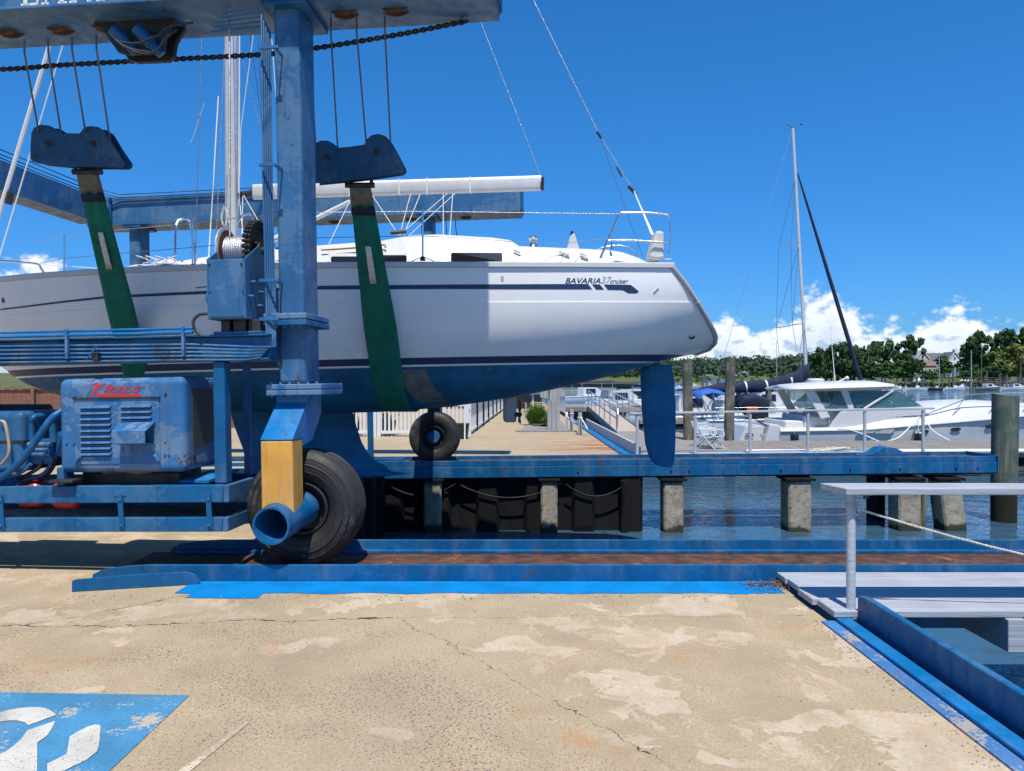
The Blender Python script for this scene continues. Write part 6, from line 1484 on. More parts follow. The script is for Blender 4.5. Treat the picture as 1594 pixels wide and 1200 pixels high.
MB().cyl((yx(1320), YY-.8, yz(603)), (yx(1312), YY-.8, yz(510)), .022, .008, n=8).build('whip_antenna', 'white_paint', ht_, smooth=True); MB().tube([(yx(1318), YY-.8, yz(598)), (yx(1337), YY-.8, yz(588))], .025, 6).build('antenna_mount', 'white_paint', ht_); MB().lathe((yx(1339), YY-.8, yz(588)), (1, 0, .4), [(-.05, .06), (.04, .07), (.06, 0)], 10).build('search_light', 'white_paint', ht_, smooth=True)
for px, py in ((1437, 667), (1488, 663.5), (1547, 659.5)):
    t_ = (yx(px)-X0)/(X1-X0); p = ypt(t_, 1, -1).lerp(ypt(t_, 0, -1), .35); tn = (ypt(min(1, t_+.02), 1, -1)-ypt(t_-.02, 1, -1)).normalized()
    b = MB(); u = V((0, 0, 1)); nr = tn.cross(u); nr = nr if nr.y < 0 else -nr
    b.add([p+tn*.22*cos(g)+u*.075*sin(g)+nr*.03 for g in [2*pi*k/16 for k in range(16)]], [tuple(range(16))]); b.build('portlight', 'window_dark', yt)
for (a, c, e, f_) in ((1332, 674, 1362, 671), (1360, 674.5, 1391, 668)):
    MB().prism([(yx(a), YY-1.99, yz(c)), (yx(e-6), YY-1.99, yz(c)), (yx(e), YY-1.99, yz(f_)), (yx(a+12), YY-1.99, yz(f_+.5))], (0, .06, 0)).build('air_intake', 'gelcoat_grey', yt)
tops = []
for t_ in (.40, .52, .64, .76, .88, .97):
    a = V((lerp(X0, X1, t_), YY-y_beam(t_)*.93, y_sheer(t_)+.12)); c = a+V((.55, .05, pl([(.4, .3), (.52, .75), (1, .72)], t_))); tops.append(c); MB().tube([a, c], .014, 6).build('rail_post', 'steel', yt, smooth=True)
MB().tube([V((lerp(X0, X1, .34), YY-1.7, .25))]+tops, .018, 8).build('bow_rail', 'steel', yt, smooth=True)
MB().tube([V((p.x, 2*YY-p.y, p.z)) for p in tops], .018, 8).build('bow_rail', 'steel', yt, smooth=True)
for p in tops: MB().tube([V((p.x-.55, 2*YY-p.y, p.z-.7)), V((p.x, 2*YY-p.y, p.z))], .014, 6).build('rail_post', 'steel', yt, smooth=True)
for (px, m_, lb) in ((1236, 'black_plastic', 'black cylindrical fender hanging at the yacht stern'), (1429, 'teak', 'tan capped dark fender hanging amidships on the yacht')):
    x = yx(px, 28.2); t = thing('fender', lb, 'fender', (x, 28.15, -.9)); MB().lathe((x, 28.15, -.62), (0, 0, 1), [(-.30, .04), (-.27, .13), (-.2, .155), (.2, .155), (.26, .13), (.30, .04)], 18).build('body', 'black_plastic', t, smooth=True); MB().tube([(x, 28.15, -.33), (x+.03, 28.3, -.05 if px < 1300 else .3)], .012, 6).build('cord', 'rope', t)
    if px > 1300: MB().lathe((x, 28.15, -.32), (0, 0, 1), [(-.02, .14), (.02, .13), (.04, .05)], 18).build('cap', 'rope', t, smooth=True)
for pts, lb in ((((1304, 668), (1330, 671), (1370, 688)), 'white mooring line from the yacht quarter to the dock'), (((1430, 649), (1425, 655), (1400, 680), (1380, 687), (1370, 689)), 'white mooring line drooping from the yacht midships cleat'), (((1430, 649), (1440, 652), (1452, 670), (1478, 686)), 'white mooring line led forward from the midships cleat')):
    tag(MB().tube(arc3([P(x, y, lerp(28.2, 26.4, k/(len(pts)-1))) for k, (x, y) in enumerate(pts)]), .022, 6).build('mooring_line', 'rope_white', None, smooth=True), lb, 'rope')
# ================================================================ moored sailboat with navy boom cover
def s_hull(name, parent, x0, x1, yc, beam, zs0, zs1, zw, mat_='gelcoat', n=24, rake=.8):
    b = MB()
    def pt(t, u, side):
        hb = beam/2*pl([(0, .74), (.3, .98), (.45, 1), (.7, .78), (.9, .33), (1, .02)], t); zs = lerp(zs0, zs1, t**1.5); z = lerp(zs, zw-.15, u)
        return V((lerp(x0, x1, t)+(-rake*.35*u*(t < .5) if t == 0 else 0)-rake*u*max(0, t-.7)/.3, yc+side*hb*(1-.32*u**1.7), z))
    for side in (-1, 1): b.grid([[pt(i/n, k/5, side) for k in range(6)] for i in range(n+1)])
    b.quad(*[pt(0, k/5, -1) for k in range(6)], *[pt(0, k/5, 1) for k in reversed(range(6))])
    b.grid([[pt(i/n, 0, -1), V((lerp(x0, x1, i/n), yc, lerp(zs0, zs1, (i/n)**1.5)+.06)), pt(i/n, 0, 1)] for i in range(n+1)])
    return b.build(name, mat_, parent, smooth=True, ang=35), pt
SY = 36.
def qx(px, Y=SY): return (px-797)/F*Y
def qz(py, Y=SY): return EYE-(py-HZ)/F*Y
s2 = thing('sailboat', 'moored white sailboat with navy boom cover and navy furled headsail', 'sailboat', (qx(1200), SY, -1.3))
hl, pt = s_hull('hull', s2, qx(1093), qx(1352), SY, 3.3, -.22, .1, WZ)
MB().tube([pt(i/24, 0, -1) for i in range(25)], .04, 6).build('rub_rail', 'gelcoat_grey', s2, smooth=True)
MB().tube([pt(i/24, .55, -1)+V((0, -.012, 0)) for i in range(1, 24)], .02, 4).build('stripe', 'house_green', s2)
cb = MB(); rows = []
for px, w, zt in ((1185, 1.05, .34), (1200, 1.1, .52), (1260, 1.0, .56), (1300, .75, .45), (1322, .4, .2)): x = qx(px); rows.append([V((x, SY-w, -.2)), V((x, SY-w*.92, zt)), V((x, SY, zt+.1)), V((x, SY+w*.92, zt)), V((x, SY+w, -.2))])
cb = MB().grid(rows); cb.f += [(0, 1, 2, 3, 4)]; cb = cb.build('cabin', 'gelcoat_white', s2, smooth=True, ang=40)
for a, c in ((1206, 1212), (1215, 1221), (1224, 1244), (1247, 1258)): MB().prism([(qx(a), SY-1.075, qz(647)), (qx(c), SY-1.06, qz(647)), (qx(c), SY-1.035, qz(640.5)), (qx(a), SY-1.045, qz(640.5))], (0, -.02, 0)).build('window', 'window_dark', cb)
mb0, mb1 = V((qx(1258), SY, .4)), V((qx(1234), SY, qz(200)))
m2 = MB().tube([mb0, mb1], [.085, .07], 14).build('mast', 'alloy_white', s2, smooth=True)
def onm(py): t = (py-qz(0))/1; k = (qz(py)-mb0.z)/(mb1.z-mb0.z); return mb0.lerp(mb1, k)
for py, w in ((377, .95), (503, 1.25)):
    c = onm(py)
    for s_ in (-1, 1): MB().tube([c, c+V((-w*.75, s_*w*.85, -.12*w))], .022, 6).build('spreader', 'alloy', m2, smooth=True)
def wire2(a, c, r=.010, m_='wire', nm='stay'): MB().tube([a, c], r, 5).build(nm, m_, s2, smooth=True)
wire2(mb1, V((qx(1100), SY, .1)), .010, 'wire_bright'); 
for s_ in (-1, 1):
    c1, c2 = onm(377)+V((-.7, s_*.8, -.1)), onm(503)+V((-.95, s_*1.05, -.15)); ch_ = V((qx(1240), SY+s_*1.45, -.1)); wire2(onm(275), c1); wire2(c1, c2); wire2(c2, ch_); wire2(onm(380), c2); wire2(onm(505), ch_+V((.3, 0, 0)))
fs = [onm(270)+V((.12, 0, 0)), V((qx(1340), SY, qz(592)))]; MB().tube([fs[0], fs[0].lerp(fs[1], .1), fs[0].lerp(fs[1], .5), fs[1]], [.03, .05, .085, .11], 10).build('furled_headsail', 'navy_canvas', s2, smooth=True); MB().tube([fs[1], V((qx(1347), SY, .15))], .04, 8).build('furler', 'dark_steel', s2, smooth=True)
MB().tube([mb1+V((0, 0, .02)), mb1+V((-.35, 0, .22))], .012, 5).build('wind_vane', 'dark_steel', m2); MB().tube([mb1+V((0, 0, .02)), mb1+V((.38, 0, .22)), mb1+V((.42, 0, .16))], .014, 5).build('wind_cups', 'dark_steel', m2); MB().lathe(mb1+V((.42, 0, .2)), (0, 0, 1), [(-.02, .02), (0, .08), (.02, .02)], 8).build('cup_rotor', 'dark_steel', m2)
rows = []; nn2 = 30
for i in range(nn2+1):
    t_ = i/nn2; px = lerp(1088, 1257, t_); zc = qz(pl([(1088, 606), (1140, 602), (1200, 598), (1240, 588), (1257, 575)], px)); h = pl([(0, .2), (.08, .40), (.5, .58), (.8, .70), (.92, .80), (1, .9)], t_); w = lerp(.16, .24, t_)
    rows.append([V((qx(px), SY+w*cos(g)*(1+.12*sin(i*1.7+g*3)), zc+h*(.5+.05*sin(i*2.3))*sin(g)*(1+.10*sin(i*1.1+g*2))-.05)) for g in [2*pi*j/14 for j in range(14)]])
bc = MB().grid(rows, closed=True); bc.f.append(tuple(range(14))); bc.f.append(tuple(range(len(bc.v)-14, len(bc.v)))); bc = bc.build('boom_cover', 'navy_canvas', s2, smooth=True, ang=60)
for px in (1160, 1192, 1230): c = V((qx(px), SY, qz(pl([(1088, 606), (1140, 602), (1200, 598), (1240, 588)], px))-.05)); MB().lathe(c, (1, 0, .15), [(-.04, .27), (.04, .27)], 14).build('tie_strap', 'rope_white', bc, smooth=True)
# dodger and bimini
rows = []
for px, z, w in ((1142, .50, .98), (1150, .92, .95), (1168, 1.02, .95), (1188, .82, .98), (1203, .40, 1.0)): x = qx(px); rows.append([V((x, SY-w, -.05 if px > 1150 else z*.5)), V((x, SY-w*.96, z*.86)), V((x, SY-w*.6, z)), V((x, SY+w*.6, z)), V((x, SY+w*.96, z*.86)), V((x, SY+w, -.05 if px > 1150 else z*.5))])
MB().grid(rows).build('spray_hood', 'navy_canvas', s2, smooth=True, solid=.03)
MB().prism([(qx(1186), SY-1.02, .12), (qx(1202), SY-1.04, .08), (qx(1196), SY-1.01, .5), (qx(1187), SY-.98, .7)], (0, -.015, 0)).build('hood_window', 'vinyl_clear', s2)
b = MB(); rows = []
for px, z in ((1076, .95), (1083, 1.18), (1100, 1.30), (1116, 1.22), (1126, 1.0)): rows.append([V((qx(px), SY+w, z-.18*(abs(w)/1.1)**3)) for w in (-1.15, -.8, 0, .8, 1.15)])
MB().grid(rows).build('bimini', 'blue_canvas', s2, smooth=True, solid=.03)
for s_ in (-1.12, 1.12):
    for a, c in (((1080, 1.0), (1105, -.2)), ((1100, 1.1), (1110, -.2)), ((1124, .95), (1100, -.2)), ((1118, 1.0), (1128, -.1))): MB().tube([V((qx(a[0]), SY+s_, a[1])), V((qx(c[0]), SY+s_, c[1]))], .022, 6).build('frame_tube', 'steel', s2, smooth=True)
for px in (1100, 1135, 1180, 1225, 1275, 1320): x = qx(px); MB().cyl((x, SY-1.45, -.25), (x, SY-1.45, .42), .015, n=6).build('stanchion', 'steel', s2, smooth=True)
MB().tube([(qx(1100), SY-1.45, .40), (qx(1320), SY-1.45, .44)], .010, 5).build('lifeline', 'wire_bright', s2); MB().lathe((qx(1108), SY-.6, .05), (1, .3, 0), [(-.03, .30), (0, .34), (.03, .30), (.02, .27), (-.02, .27)], 22, closed=True).build('steering_wheel', 'steel', s2, smooth=True)
MB().cbox((qx(1160), SY-1.05, .22), (.5, .2, .42)).build('companion_board', 'orange', s2, bevel=.03); MB().lathe((qx(1212), SY-.9, .72), (1, 0, 0), [(-.15, 0), (-.1, .1), (.1, .1), (.15, 0)], 12).build('blue_buoy', 'blue_canvas', s2, smooth=True)
MB().prism([(qx(1251), SY-1.1, .35), (qx(1264), SY-1.1, .35), (qx(1259), SY-1.1, 1.0), (qx(1257), SY-1.1, 1.05)], (0, .04, 0)).build('ensign', 'burgundy', s2)
# ---- other craft round the near basin
def cruiser(name, x, y, L, label, rz=0, canvas='blue_canvas', hullm='gelcoat', cab=True, group=None):
    t = thing(name, label, 'motor boat', (0, 0, 0), group); ORG[t.name] = V((0, 0, 0))
    hl, pt = s_hull('hull', t, -L*.5, L*.5, 0, L*.34, .85*L/8, 1.15*L/8, 0, hullm, 14)
    MB().tube([pt(i/14, 0, -1) for i in range(15)], .04, 5).build('rub_rail', 'gelcoat_grey', t)
    z = .9*L/8
    if cab:
        rows = []
        for a, w, zt in ((-.12, .12, .65), (-.10, .125, 1.0), (.08, .12, 1.0), (.18, .11, .5), (.36, .05, .25)): rows.append([V((a*L, -w*L, z)), V((a*L, -w*L*.9, z+zt*L/8)), V((a*L, w*L*.9, z+zt*L/8)), V((a*L, w*L, z))])
        b = MB().grid(rows); b.f.append((0, 1, 2, 3)); c = b.build('cabin', 'gelcoat_white', t, smooth=True, ang=30)
        for s_ in (-1, 1): MB().prism([(-.08*L, s_*.123*L, z+.35*L/8), (.06*L, s_*.120*L, z+.35*L/8), (.06*L, s_*.112*L, z+.85*L/8), (-.08*L, s_*.114*L, z+.85*L/8)], (0, s_*.02, 0)).build('window', 'window_dark', c)
        rows = [[V((a*L, w*L, z+1.75*L/8-.12*abs(w)*L)) for w in (-.13, -.06, .06, .13)] for a in (-.42, -.25, -.08)]
        if canvas: 
            MB().grid(rows).build('canopy', canvas, t, smooth=True, solid=.04)
            for a in (-.40, -.1):
                for w in (-.12, .12): MB().cyl((a*L, w*L, z-.1), (a*L, w*L, z+1.62*L/8), .02, n=5).build('canopy_post', 'steel', t)
    else:
        MB().cbox((0, 0, z+.35), (.9, .7, .8)).build('console', 'gelcoat_white', t, bevel=.06); MB().cbox((-.49*L, 0, z+.05), (.4, .35, 1.0)).build('outboard_motor', 'black_plastic' if hash(label) % 2 else 'gelcoat_white', t, bevel=.08)
        MB().cbox((.05*L, 0, z+.75), (.06, .7, .35)).build('windscreen', 'window_blue', t)
    t.location = (x, y, WZ+.02); t.rotation_euler = (0, 0, rz); return t
cruiser('motor_boat', 11.3, 47, 8.5, 'white cruiser with bright blue canopy beyond the timber pile', .1); cruiser('motor_boat', 6.6, 53, 8.0, 'white open boat moored beyond the ramp', .5, None, cab=False); cruiser('motor_boat', 8.8, 62, 9.0, 'white cruiser with navy canopy moored beyond the ramp', .3, 'navy_canvas')
cruiser('motor_boat', 17.5, 66, 8.5, 'white cabin boat moored behind the navy boom cover', -.2, None); cruiser('motor_boat', 23, 75, 9, 'white cruiser with blue canopy far behind the sailboat', .1, 'blue_canvas')
for k, (x, y, L, rz, cab, canv, lb) in enumerate(((13.2, 44.5, 7.5, .15, True, 'navy_canvas', 'white cabin boat with navy canopy behind the folding chairs'), (15.5, 52, 8, -.1, True, None, 'white cabin boat lying beyond the bimini of the moored sailboat'), (9.6, 57, 7, .4, False, None, 'white open boat at the outer end of the ramp dock'), (20.5, 60, 8.5, .1, True, 'blue_canvas', 'white cruiser with blue canopy behind the spray hood'), (11.8, 72, 9, .2, True, None, 'white cruiser further out beyond the timber piles'), (16.2, 84, 9, .1, True, None, 'white cabin cruiser in the outer basin'), (27, 86, 9, .1, True, 'navy_canvas', 'cruiser with navy canopy in the outer basin'), (9.5, 92, 9, .3, True, None, 'white cruiser in the outer basin by the bridge'))):
    cruiser('motor_boat', x, y, L, lb, rz, canv, 'gelcoat', cab)
for k, (px, Y, yt_) in enumerate(((1094, 66, 585), (1118, 70, 588), (1155, 74, 586), (1172, 88, 588), (1100, 95, 590), (1212, 80, 587), (1228, 95, 589))): mpile(px, 5 if k < 4 else 4, Y, yt_, 'slim mooring pile standing in the outer basin', 'pile', 'pilings in the outer basin')
# ================================================================ road bridge, far shore
bg = thing('road_bridge', 'low grey concrete road bridge across the inlet', 'bridge', (10, 170, 0))
MB().box((-60, 168, .2), (34, 178, .95)).build('girder', 'pile_concrete', bg); MB().box((-60, 167.6, .95), (34, 168, 1.5)).build('parapet', 'pile_concrete', bg)
for x in (-40, -24, -8, 8, 25): MB().box((x, 168.5, -3), (x+2.2, 177, .2)).build('pier', 'bulkhead', bg)
def shore(x, y):
    e = pl([(-500, 330), (60, 330), (110, 250), (400, 240)], x)
    d = max(0, y-e)
    z = -2.2+min(1.6, d*.25)+min(5, max(0, d-10)*.045)
    h = max(0, y-480)
    z += min(10, h*.07)*pl([(-400, .4), (0, .75), (150, 1.0), (260, 1.2), (500, .5)], x)
    return z + .35*noise.noise(V((x*.03, y*.03, 0)))*min(1, d/8)
xs_ = [-600+i*20 for i in range(71)]; ys_ = [230, 236, 240, 244, 250, 258, 268, 280, 300, 325, 328, 332, 338, 346, 360, 400, 450, 480, 540, 620, 720, 850, 1100]
tag(MB().grid([[(x, y, shore(x, y)) for x in xs_] for y in ys_]).build('far_shore', 'terrain', None, smooth=True, keep=True), kind='structure')
# ---- trees
def crown_mesh(seed, n, lumps, flat=1.0, q=.06):
    r = random.Random(seed); b = MB()
    cl = []
    for i in range(lumps):
        a = r.random()*6.283; d = .40*sqrt(r.random()); z = r.uniform(.14, .93); d *= 1.15-.85*abs(z-.52)
        cl.append((V((cos(a)*d, sin(a)*d, z)), r.uniform(.06, .15)))
    for i in range(n):
        c, rad = cl[r.randrange(lumps)]
        v = V((r.gauss(0, 1), r.gauss(0, 1), r.gauss(0, 1))).normalized()*rad*r.uniform(.35, 1.15); v.z *= .7*flat; p = c+v
        u = (v.normalized()+V((r.gauss(0, .5), r.gauss(0, .5), r.gauss(0, .5)))).normalized(); a = u.cross(V((r.random(), r.random(), r.random()))).normalized(); e = u.cross(a); s_ = q*r.uniform(.5, 1.15)
        b.quad(p-a*s_-e*s_*.5, p+a*s_-e*s_*.7, p+a*s_*.8+e*s_, p-a*s_*.7+e*s_*.8)
    return b, cl
TREES = {}
def tree(kind, seed, px, ytop, wpx, ybase, Y, label, group='trees on the far shore', mat_='leaf_dark', mm=1, lumps=16):
    key = (kind, seed)
    x = (px-797)/F*Y; zt = EYE-(ytop-HZ)/F*Y; zb = EYE-(ybase-HZ)/F*Y; w = wpx/F*Y
    if key not in TREES:
        b, cl = crown_mesh(seed, 2600, lumps*2+6, q=.045); tb = MB(); tb.tube([(0, 0, -.15), (.01, 0, .2), (0, .01, .5)], [.035, .027, .015], 8)
        r = random.Random(seed)
        for c, rad in cl[:7]: tb.tube([V((0, 0, .22+.1*r.random())), c*.6+V((0, 0, .1)), c], [.014, .009, .004], 5)
        TREES[key] = (b, tb)
    b, tb = TREES[key]
    t = thing('tree', label, 'tree', (x, Y, zb), group)
    for nm, src, m_ in (('crown', b, mat_), ('trunk', tb, 'pile')):
        k = (key, nm, m_)
        if k not in TREES:
            me = bpy.data.meshes.new(nm); me.from_pydata(src.v, [], src.f); me.materials.append(M(m_)); TREES[k] = me
        o = bpy.data.objects.new(nm, TREES[k]); col.objects.link(o); o.parent = t
    t.scale = (w, w, zt-zb); t.rotation_euler = (0, 0, seed*1.7+px)
    return t
D1 = 'dark green broadleaf tree in the dense row on the far shore'
for i, (px, yt_, w, yb) in enumerate(((1271, 548, 34, 594), (1285, 538, 38, 594), (1303, 531, 46, 594), (1322, 533, 44, 594), (1340, 541, 38, 594), (1294, 556, 40, 595), (1331, 556, 40, 595), (1357, 540, 34, 594), (1373, 529, 42, 593), (1352, 562, 34, 595))): tree('round', i % 4, px, yt_, w, yb, 262+(i % 3)*12, D1)
tree('round', 5, 1396, 536, 36, 592, 285, 'dark green tree left of the tall lone tree across the water'.replace('left of', 'next to')); tree('tall', 6, 1420, 521, 40, 592, 280, 'tall tree with an open crown standing clear against the clouds', lumps=9)
tree('bush', 7, 1407, 560, 48, 590, 262, 'bright green rounded tree in front of the grey house', mat_='leaf_mid'); tree('bush', 8, 1378, 566, 36, 592, 255, 'bright green low tree at the foot of the dark row', mat_='leaf_mid'); tree('bush', 9, 1470, 553, 28, 584, 305, 'green tree growing between the grey house and the gabled house', mat_='leaf_mid')
D2 = 'dark green tall tree behind the yellow flowering tree'
for i, (px, yt_, w, yb) in enumerate(((1522, 516, 48, 592), (1545, 520, 44, 592), (1567, 513, 50, 592), (1590, 512, 56, 592), (1612, 516, 50, 592), (1512, 545, 40, 592), (1530, 552, 44, 593))): tree('tall', 10+i % 3, px, yt_, w, yb, 285+(i % 3)*9, D2)
for i, (px, yt_, w, yb) in enumerate(((1562, 541, 50, 592), (1586, 535, 56, 592))): tree('bush', 13+i, px, yt_, w, yb, 262, 'broad tree covered in yellow blossom across the water' if i else 'smaller tree with yellow blossom beside the broad one', mat_='leaf_yellow')
tree('bush', 15, 1548, 568, 52, 593, 255, 'dark leafy tree below the yellow flowering tree')
for i, px in enumerate((1440, 1500, 1515, 1452)): tree('bush', 16+i % 2, px, 577, 22, 592, 252, 'small rounded shrub by the boat slips across the water', 'waterside shrubs', 'leaf_mid')
# wooded hill far off, one mass
b = MB(); r = random.Random(3)
for i in range(1900):
    px = r.uniform(560, 1300); Y = r.uniform(430, 720); x = (px-797)/F*Y; zg = shore(x, Y); h = r.uniform(4.5, 10)*(.75+.8*max(-.4, noise.noise(V((x*.02, Y*.012, 3)))))*pl([(560, .8), (1000, 1.0), (1100, .9), (1180, 1.2), (1250, 1.35), (1300, 1.3)], px); rad = r.uniform(2.2, 4.4)
    for k in range(22):
        v = V((r.gauss(0, 1), r.gauss(0, 1), r.gauss(0, 1))).normalized()*rad*r.uniform(.5, 1.2); v.z *= .9; p = V((x, Y, zg+h*.62))+v; s_ = r.uniform(.4, 1.0); u = (v.normalized()+V((r.gauss(0, .4), r.gauss(0, .4), r.gauss(0, .4)))).normalized(); a = u.cross(V((.3, .2, .9))).normalized(); e = u.cross(a)
        b.quad(p-a*s_-e*s_*.6, p+a*s_-e*s_*.8, p+a*s_+e*s_, p-a*s_*.8+e*s_)
tag(b.build('wooded_hill', 'leaf_far', None, recalc=False, keep=True), 'low wooded hill beyond the inlet', 'woodland', kind='stuff')
b = MB()
for i in range(260):
    px = r.uniform(1040, 1620); Y = r.uniform(252, 275) if px > 1290 else r.uniform(336, 380); x = (px-797)/F*Y; zg = shore(x, Y); rad = r.uniform(.5, 1.3)
    for k in range(12):
        v = V((r.gauss(0, 1), r.gauss(0, 1), abs(r.gauss(0, 1)))).normalized()*rad; p = V((x, Y, zg))+v; s_ = r.uniform(.25, .6); a = V((r.gauss(0, 1), r.gauss(0, 1), r.gauss(0, 1))).normalized(); e = a.cross(V((.3, .5, .8))).normalized(); b.quad(p-a*s_, p-e*s_*.6, p+a*s_, p+e*s_)
tag(b.build('shore_scrub', 'leaf_mid', None, recalc=False, keep=True), 'low green scrub along the far bank', 'scrub', kind='stuff')
# ---- houses
def house(px0, px1, ytop, yeave, ybase, Y, label, wall='house_white', roof='shingle', gable='x', depth=8, porch=False, wins=3, chimney=False, storeys=2):
    x0, x1 = (px0-797)/F*Y, (px1-797)/F*Y; zt, ze, zb = [EYE-(p-HZ)/F*Y for p in (ytop, yeave, ybase)]; zb -= 1.5
    t = thing('house', label, 'house', ((x0+x1)/2, Y, zb)); w = MB()
    w.box((x0, Y, zb), (x1, Y+depth, ze)); xm = (x0+x1)/2; o_ = .35
    if gable == 'front': w.prism([(x0, Y, ze), (x1, Y, ze), (xm, Y, zt-.1)], (0, depth, 0))
    w.build('wall', wall, t)
    rf = MB()
    if gable == 'front':
        for s_ in (-1, 1):
            e = x0-o_ if s_ < 0 else x1+o_; rf.prism([(e, Y-o_, ze-.25), (xm, Y-o_, zt), (xm, Y-o_, zt+.22), (e, Y-o_, ze)], (0, depth+2*o_, 0))
    else:
        rf.prism([(x0-o_, Y-o_, ze-.1), (x0-o_, Y+depth/2, zt), (x0-o_, Y+depth+o_, ze-.1)], (x1-x0+2*o_, 0, 0))
    rfo = rf.build('roof', roof, t)
    if gable == 'front':
        for s_ in (-1, 1): MB().bar((x0-o_ if s_ < 0 else x1+o_, Y-o_-.03, ze-.15), (xm, Y-o_-.03, zt+.05), .08, .3).build('bargeboard', 'trim', t)
    n = wins; fl = [zb+1.5+(ze-zb-1.5)*k for k in ((.55,) if storeys == 1 else (.3, .75))]
    if gable == 'front' and zt-ze > 2: fl.append(ze+.7)
    for zc in fl:
        for i in range(n if zc < ze else 1):
            xc = lerp(x0, x1, (i+.5)/n) if zc < ze else xm; ww = min(.9, (x1-x0)/n*.4); f_ = MB().box((xc-ww/2-.12, Y-.06, zc-.75), (xc+ww/2+.12, Y-.002, zc+.75)).build('window', 'trim', t); MB().box((xc-ww/2, Y-.08, zc-.62), (xc+ww/2, Y-.062, zc+.62)).build('pane', 'window_blue', f_)
    if porch: pz = lerp(zb+1.5, ze, .48); MB().prism([(x0+.2, Y-1.8, pz), (x1-.2, Y-1.8, pz), (x1-.2, Y-.003, pz+.6), (x0+.2, Y-.003, pz+.6)], (0, 0, .15)).build('porch_roof', roof, t); [MB().cbox((lerp(x0+.35, x1-.35, k/3), Y-1.6, (zb+pz)/2), (.18, .18, pz-zb-.02)).build('porch_post', 'trim', t) for k in range(4)]
    if chimney: MB().cbox((xm+.3, Y+1.2, zt+.4), (.7, .7, 1.6)).build('chimney', 'brick_red', t)
    return t
house(1476, 1496, 548, 560, 581, 330, 'white gabled house with front porch and brick chimney', 'house_white', 'shingle', 'front', porch=True, wins=2, chimney=True); house(1494, 1508, 550, 558, 578, 338, 'pale gabled wing beside the white porch house', 'house_white', 'shingle', 'front', wins=1)
house(1440, 1500, 549, 560, 582, 345, 'long dark roofed house behind the gabled house', 'house_grey', 'shingle', 'x', wins=5); house(1426, 1446, 546, 558, 584, 332, 'pale house with steep grey roof above the boat yard', 'stucco', 'house_grey', 'front', wins=2); house(1437, 1458, 560, 569, 585, 318, 'house with brown shingled roof below the grey roofs', 'house_grey', 'shingle_brown', 'x', wins=3, storeys=1)
house(1420, 1442, 570, 580, 590, 300, 'low green cottage with white trimmed gable by the water', 'house_green', 'house_green', 'front', wins=2, storeys=1)
house(1096, 1112, 582.5, 585, 593, 400, 'white flat fronted house on the far bank', 'house_white', 'shingle', 'x', wins=4); house(1144, 1156, 582, 588, 594, 395, 'small white gabled house beside the grey house', 'house_white', 'house_white', 'front', wins=1, storeys=1); house(1153, 1166, 578, 584, 593, 410, 'grey gabled house at the foot of the wooded hill', 'house_grey', 'shingle', 'front', wins=2); house(1220, 1231, 582, 586, 593, 400, 'small white house under the wooded hill', 'house_white', 'shingle', 'x', wins=2)
# tents, sheds, jetties, pilings, small craft along the far bank
def tent(px, Y, label):
    x = (px-797)/F*Y; zb = shore(x, Y); t = thing('canopy_tent', label, 'tent', (x, Y, zb)); z = zb+2.1
    MB().add([(x-1.6, Y-1.6, z), (x+1.6, Y-1.6, z), (x+1.6, Y+1.6, z), (x-1.6, Y+1.6, z), (x, Y, z+1.1)], [(0, 1, 4), (1, 2, 4), (2, 3, 4), (3, 0, 4)]).build('canopy', 'white_vinyl', t)
    for sx in (-1.5, 1.5):
        for sy in (-1.5, 1.5): MB().cbox((x+sx, Y+sy, (zb+z)/2), (.06, .06, z-zb)).build('pole', 'alloy', t)
tent(1431, 256, 'white peaked canopy tent near the green cottage'); tent(1504, 262, 'white peaked canopy tent below the gabled house')
def jetty(px0, px1, Y, zd, label, rail=True):
    x0, x1 = (px0-797)/F*Y, (px1-797)/F*Y; t = thing('jetty', label, 'jetty', (x0, Y, zd)); MB().box((x0, Y, zd-.25), (x1, Y+1.6, zd)).build('deck', 'jetty', t); x = x0
    while x <= x1: MB().cyl((x, Y+.1, -3), (x, Y+.1, zd+(1.1 if rail else .4)), .12, n=8).build('post', 'jetty', t); x += 3.2
    if rail:
        for h in (.55, 1.05): MB().bar((x0, Y+.1, zd+h), (x1, Y+.1, zd+h), .08, .12).build('rail', 'jetty', t)
jetty(1505, 1660, 238, 1.7, 'long grey railed jetty below the dark trees'); jetty(1530, 1660, 232, .1, 'low grey jetty in front of the long railed one'); jetty(1395, 1470, 238, -.6, 'low dock across the water with small boats', False); jetty(1335, 1400, 244, 1.0, 'grey railed boardwalk behind the hardtop of the yacht'); jetty(1060, 1250, 333, -.4, 'distant dock across the inlet', False)
for i, (px, Y, yt_) in enumerate(((1427, 232, 586), (1467, 232, 582), (1478, 232, 581), (1484, 232, 583), (1536, 228, 578), (1533, 230, 585), (1410, 236, 588), (1437, 236, 589), (1556, 230, 582), (1567, 230, 584), (1510, 236, 588))): mpile(px, 2.4 if i % 3 else 3.2, Y, yt_, 'slim dark mooring pile among the small boats across the water', 'pile', 'pilings across the water')
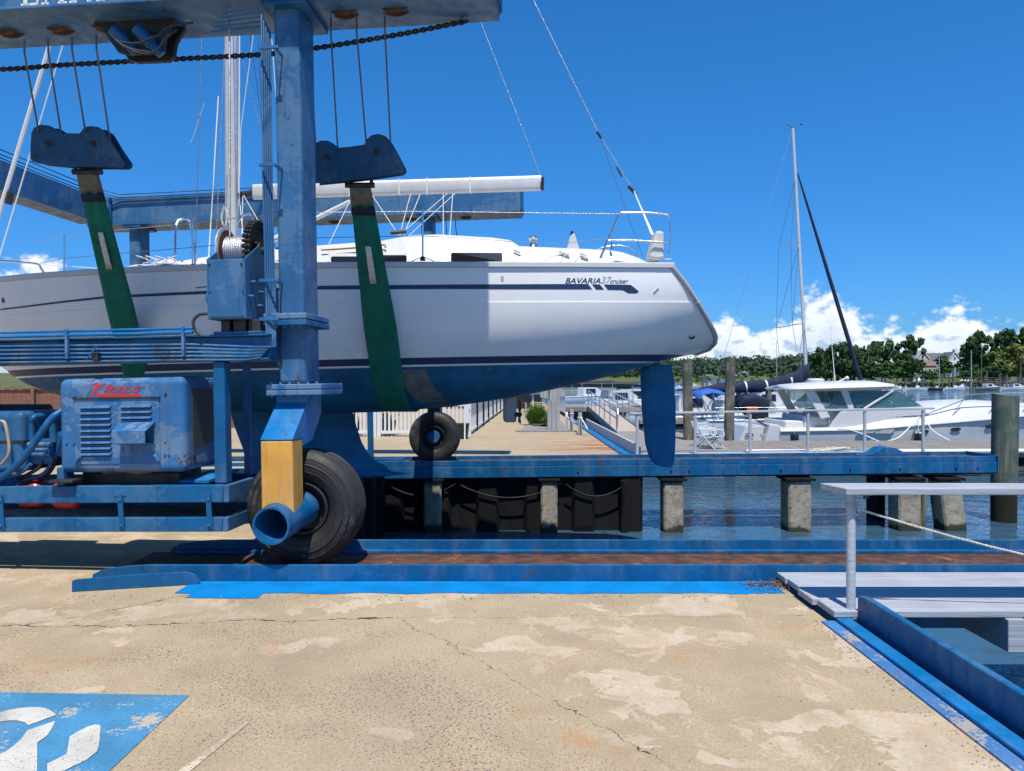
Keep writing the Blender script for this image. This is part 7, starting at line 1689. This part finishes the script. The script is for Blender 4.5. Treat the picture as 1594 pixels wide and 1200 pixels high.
for i, (px, Y, L, rz, cab, canv, lb) in enumerate(((1400, 226, 6, .1, False, None, 'small white open boat by the low dock across the water'), (1428, 224, 7.5, .05, False, None, 'long white open boat lying in front of the low dock'), (1458, 229, 6, 2.9, False, None, 'dark covered open boat by the pilings'), (1487, 228, 7.5, 0, False, None, 'white centre console boat right of the pilings'.replace('right of', 'next to')), (1503, 240, 8, 3.3, True, None, 'white cabin boat under the gabled house'), (1538, 224, 9, .05, True, None, 'long white and teal cabin boat by the jetty'), (1580, 224, 9, 0, True, 'blue_canvas', 'white boat with bright blue canopy by the jetty'), (1570, 246, 8, 0, True, None, 'white cabin boat hauled out above the jetty'),
        (1390, 244, 7, .2, True, None, 'white cabin boat by the railed boardwalk'), (1075, 300, 9, .2, True, None, 'white cruiser lying across the inlet near the houses'), (1100, 305, 9, .1, True, None, 'white cabin cruiser at the distant dock'), (1130, 310, 8, .1, True, 'navy_canvas', 'distant cruiser with dark canopy'), (1186, 315, 8, .3, True, None, 'white cruiser under the grey gabled house'), (1060, 220, 9, .2, True, None, 'white cruiser in mid channel beyond the piles'))):
    cruiser('motor_boat', (px-797)/F*Y, Y, L, lb, rz, canv, 'house_green' if i == 5 else ('navy' if i == 2 else 'gelcoat'), cab, 'boats across the water')
for i, (px, Y, yt_, yb) in enumerate(((1209, 330, 530, 600), (1216, 320, 551, 600), (1330, 262, 552, 600), (1352, 262, 535, 600), (1462, 256, 548, 598), (1528, 250, 535, 600), (1512, 250, 545, 598), (1589, 250, 552, 598), (1247, 320, 560, 598))):
    x = (px-797)/F*Y; t = thing('utility_pole' if i % 2 else 'boat_mast', ('slim pale mast rising above the small boats on the far bank' if i % 2 == 0 else 'slim brown utility pole rising from the far bank'), 'pole', (x, Y, EYE-(yb-HZ)/F*Y), 'masts and poles on the far bank'); zt = EYE-(yt_-HZ)/F*Y; MB().cyl((x, Y, EYE-(yb-HZ)/F*Y-2), (x, Y, zt), .16, .1, n=8).build('shaft', 'alloy' if i % 2 == 0 else 'jetty', t, smooth=True); MB().bar((x-.8, Y, zt-.8), (x+.8, Y, zt-.8), .08, .08).build('crossbar', 'jetty', t)
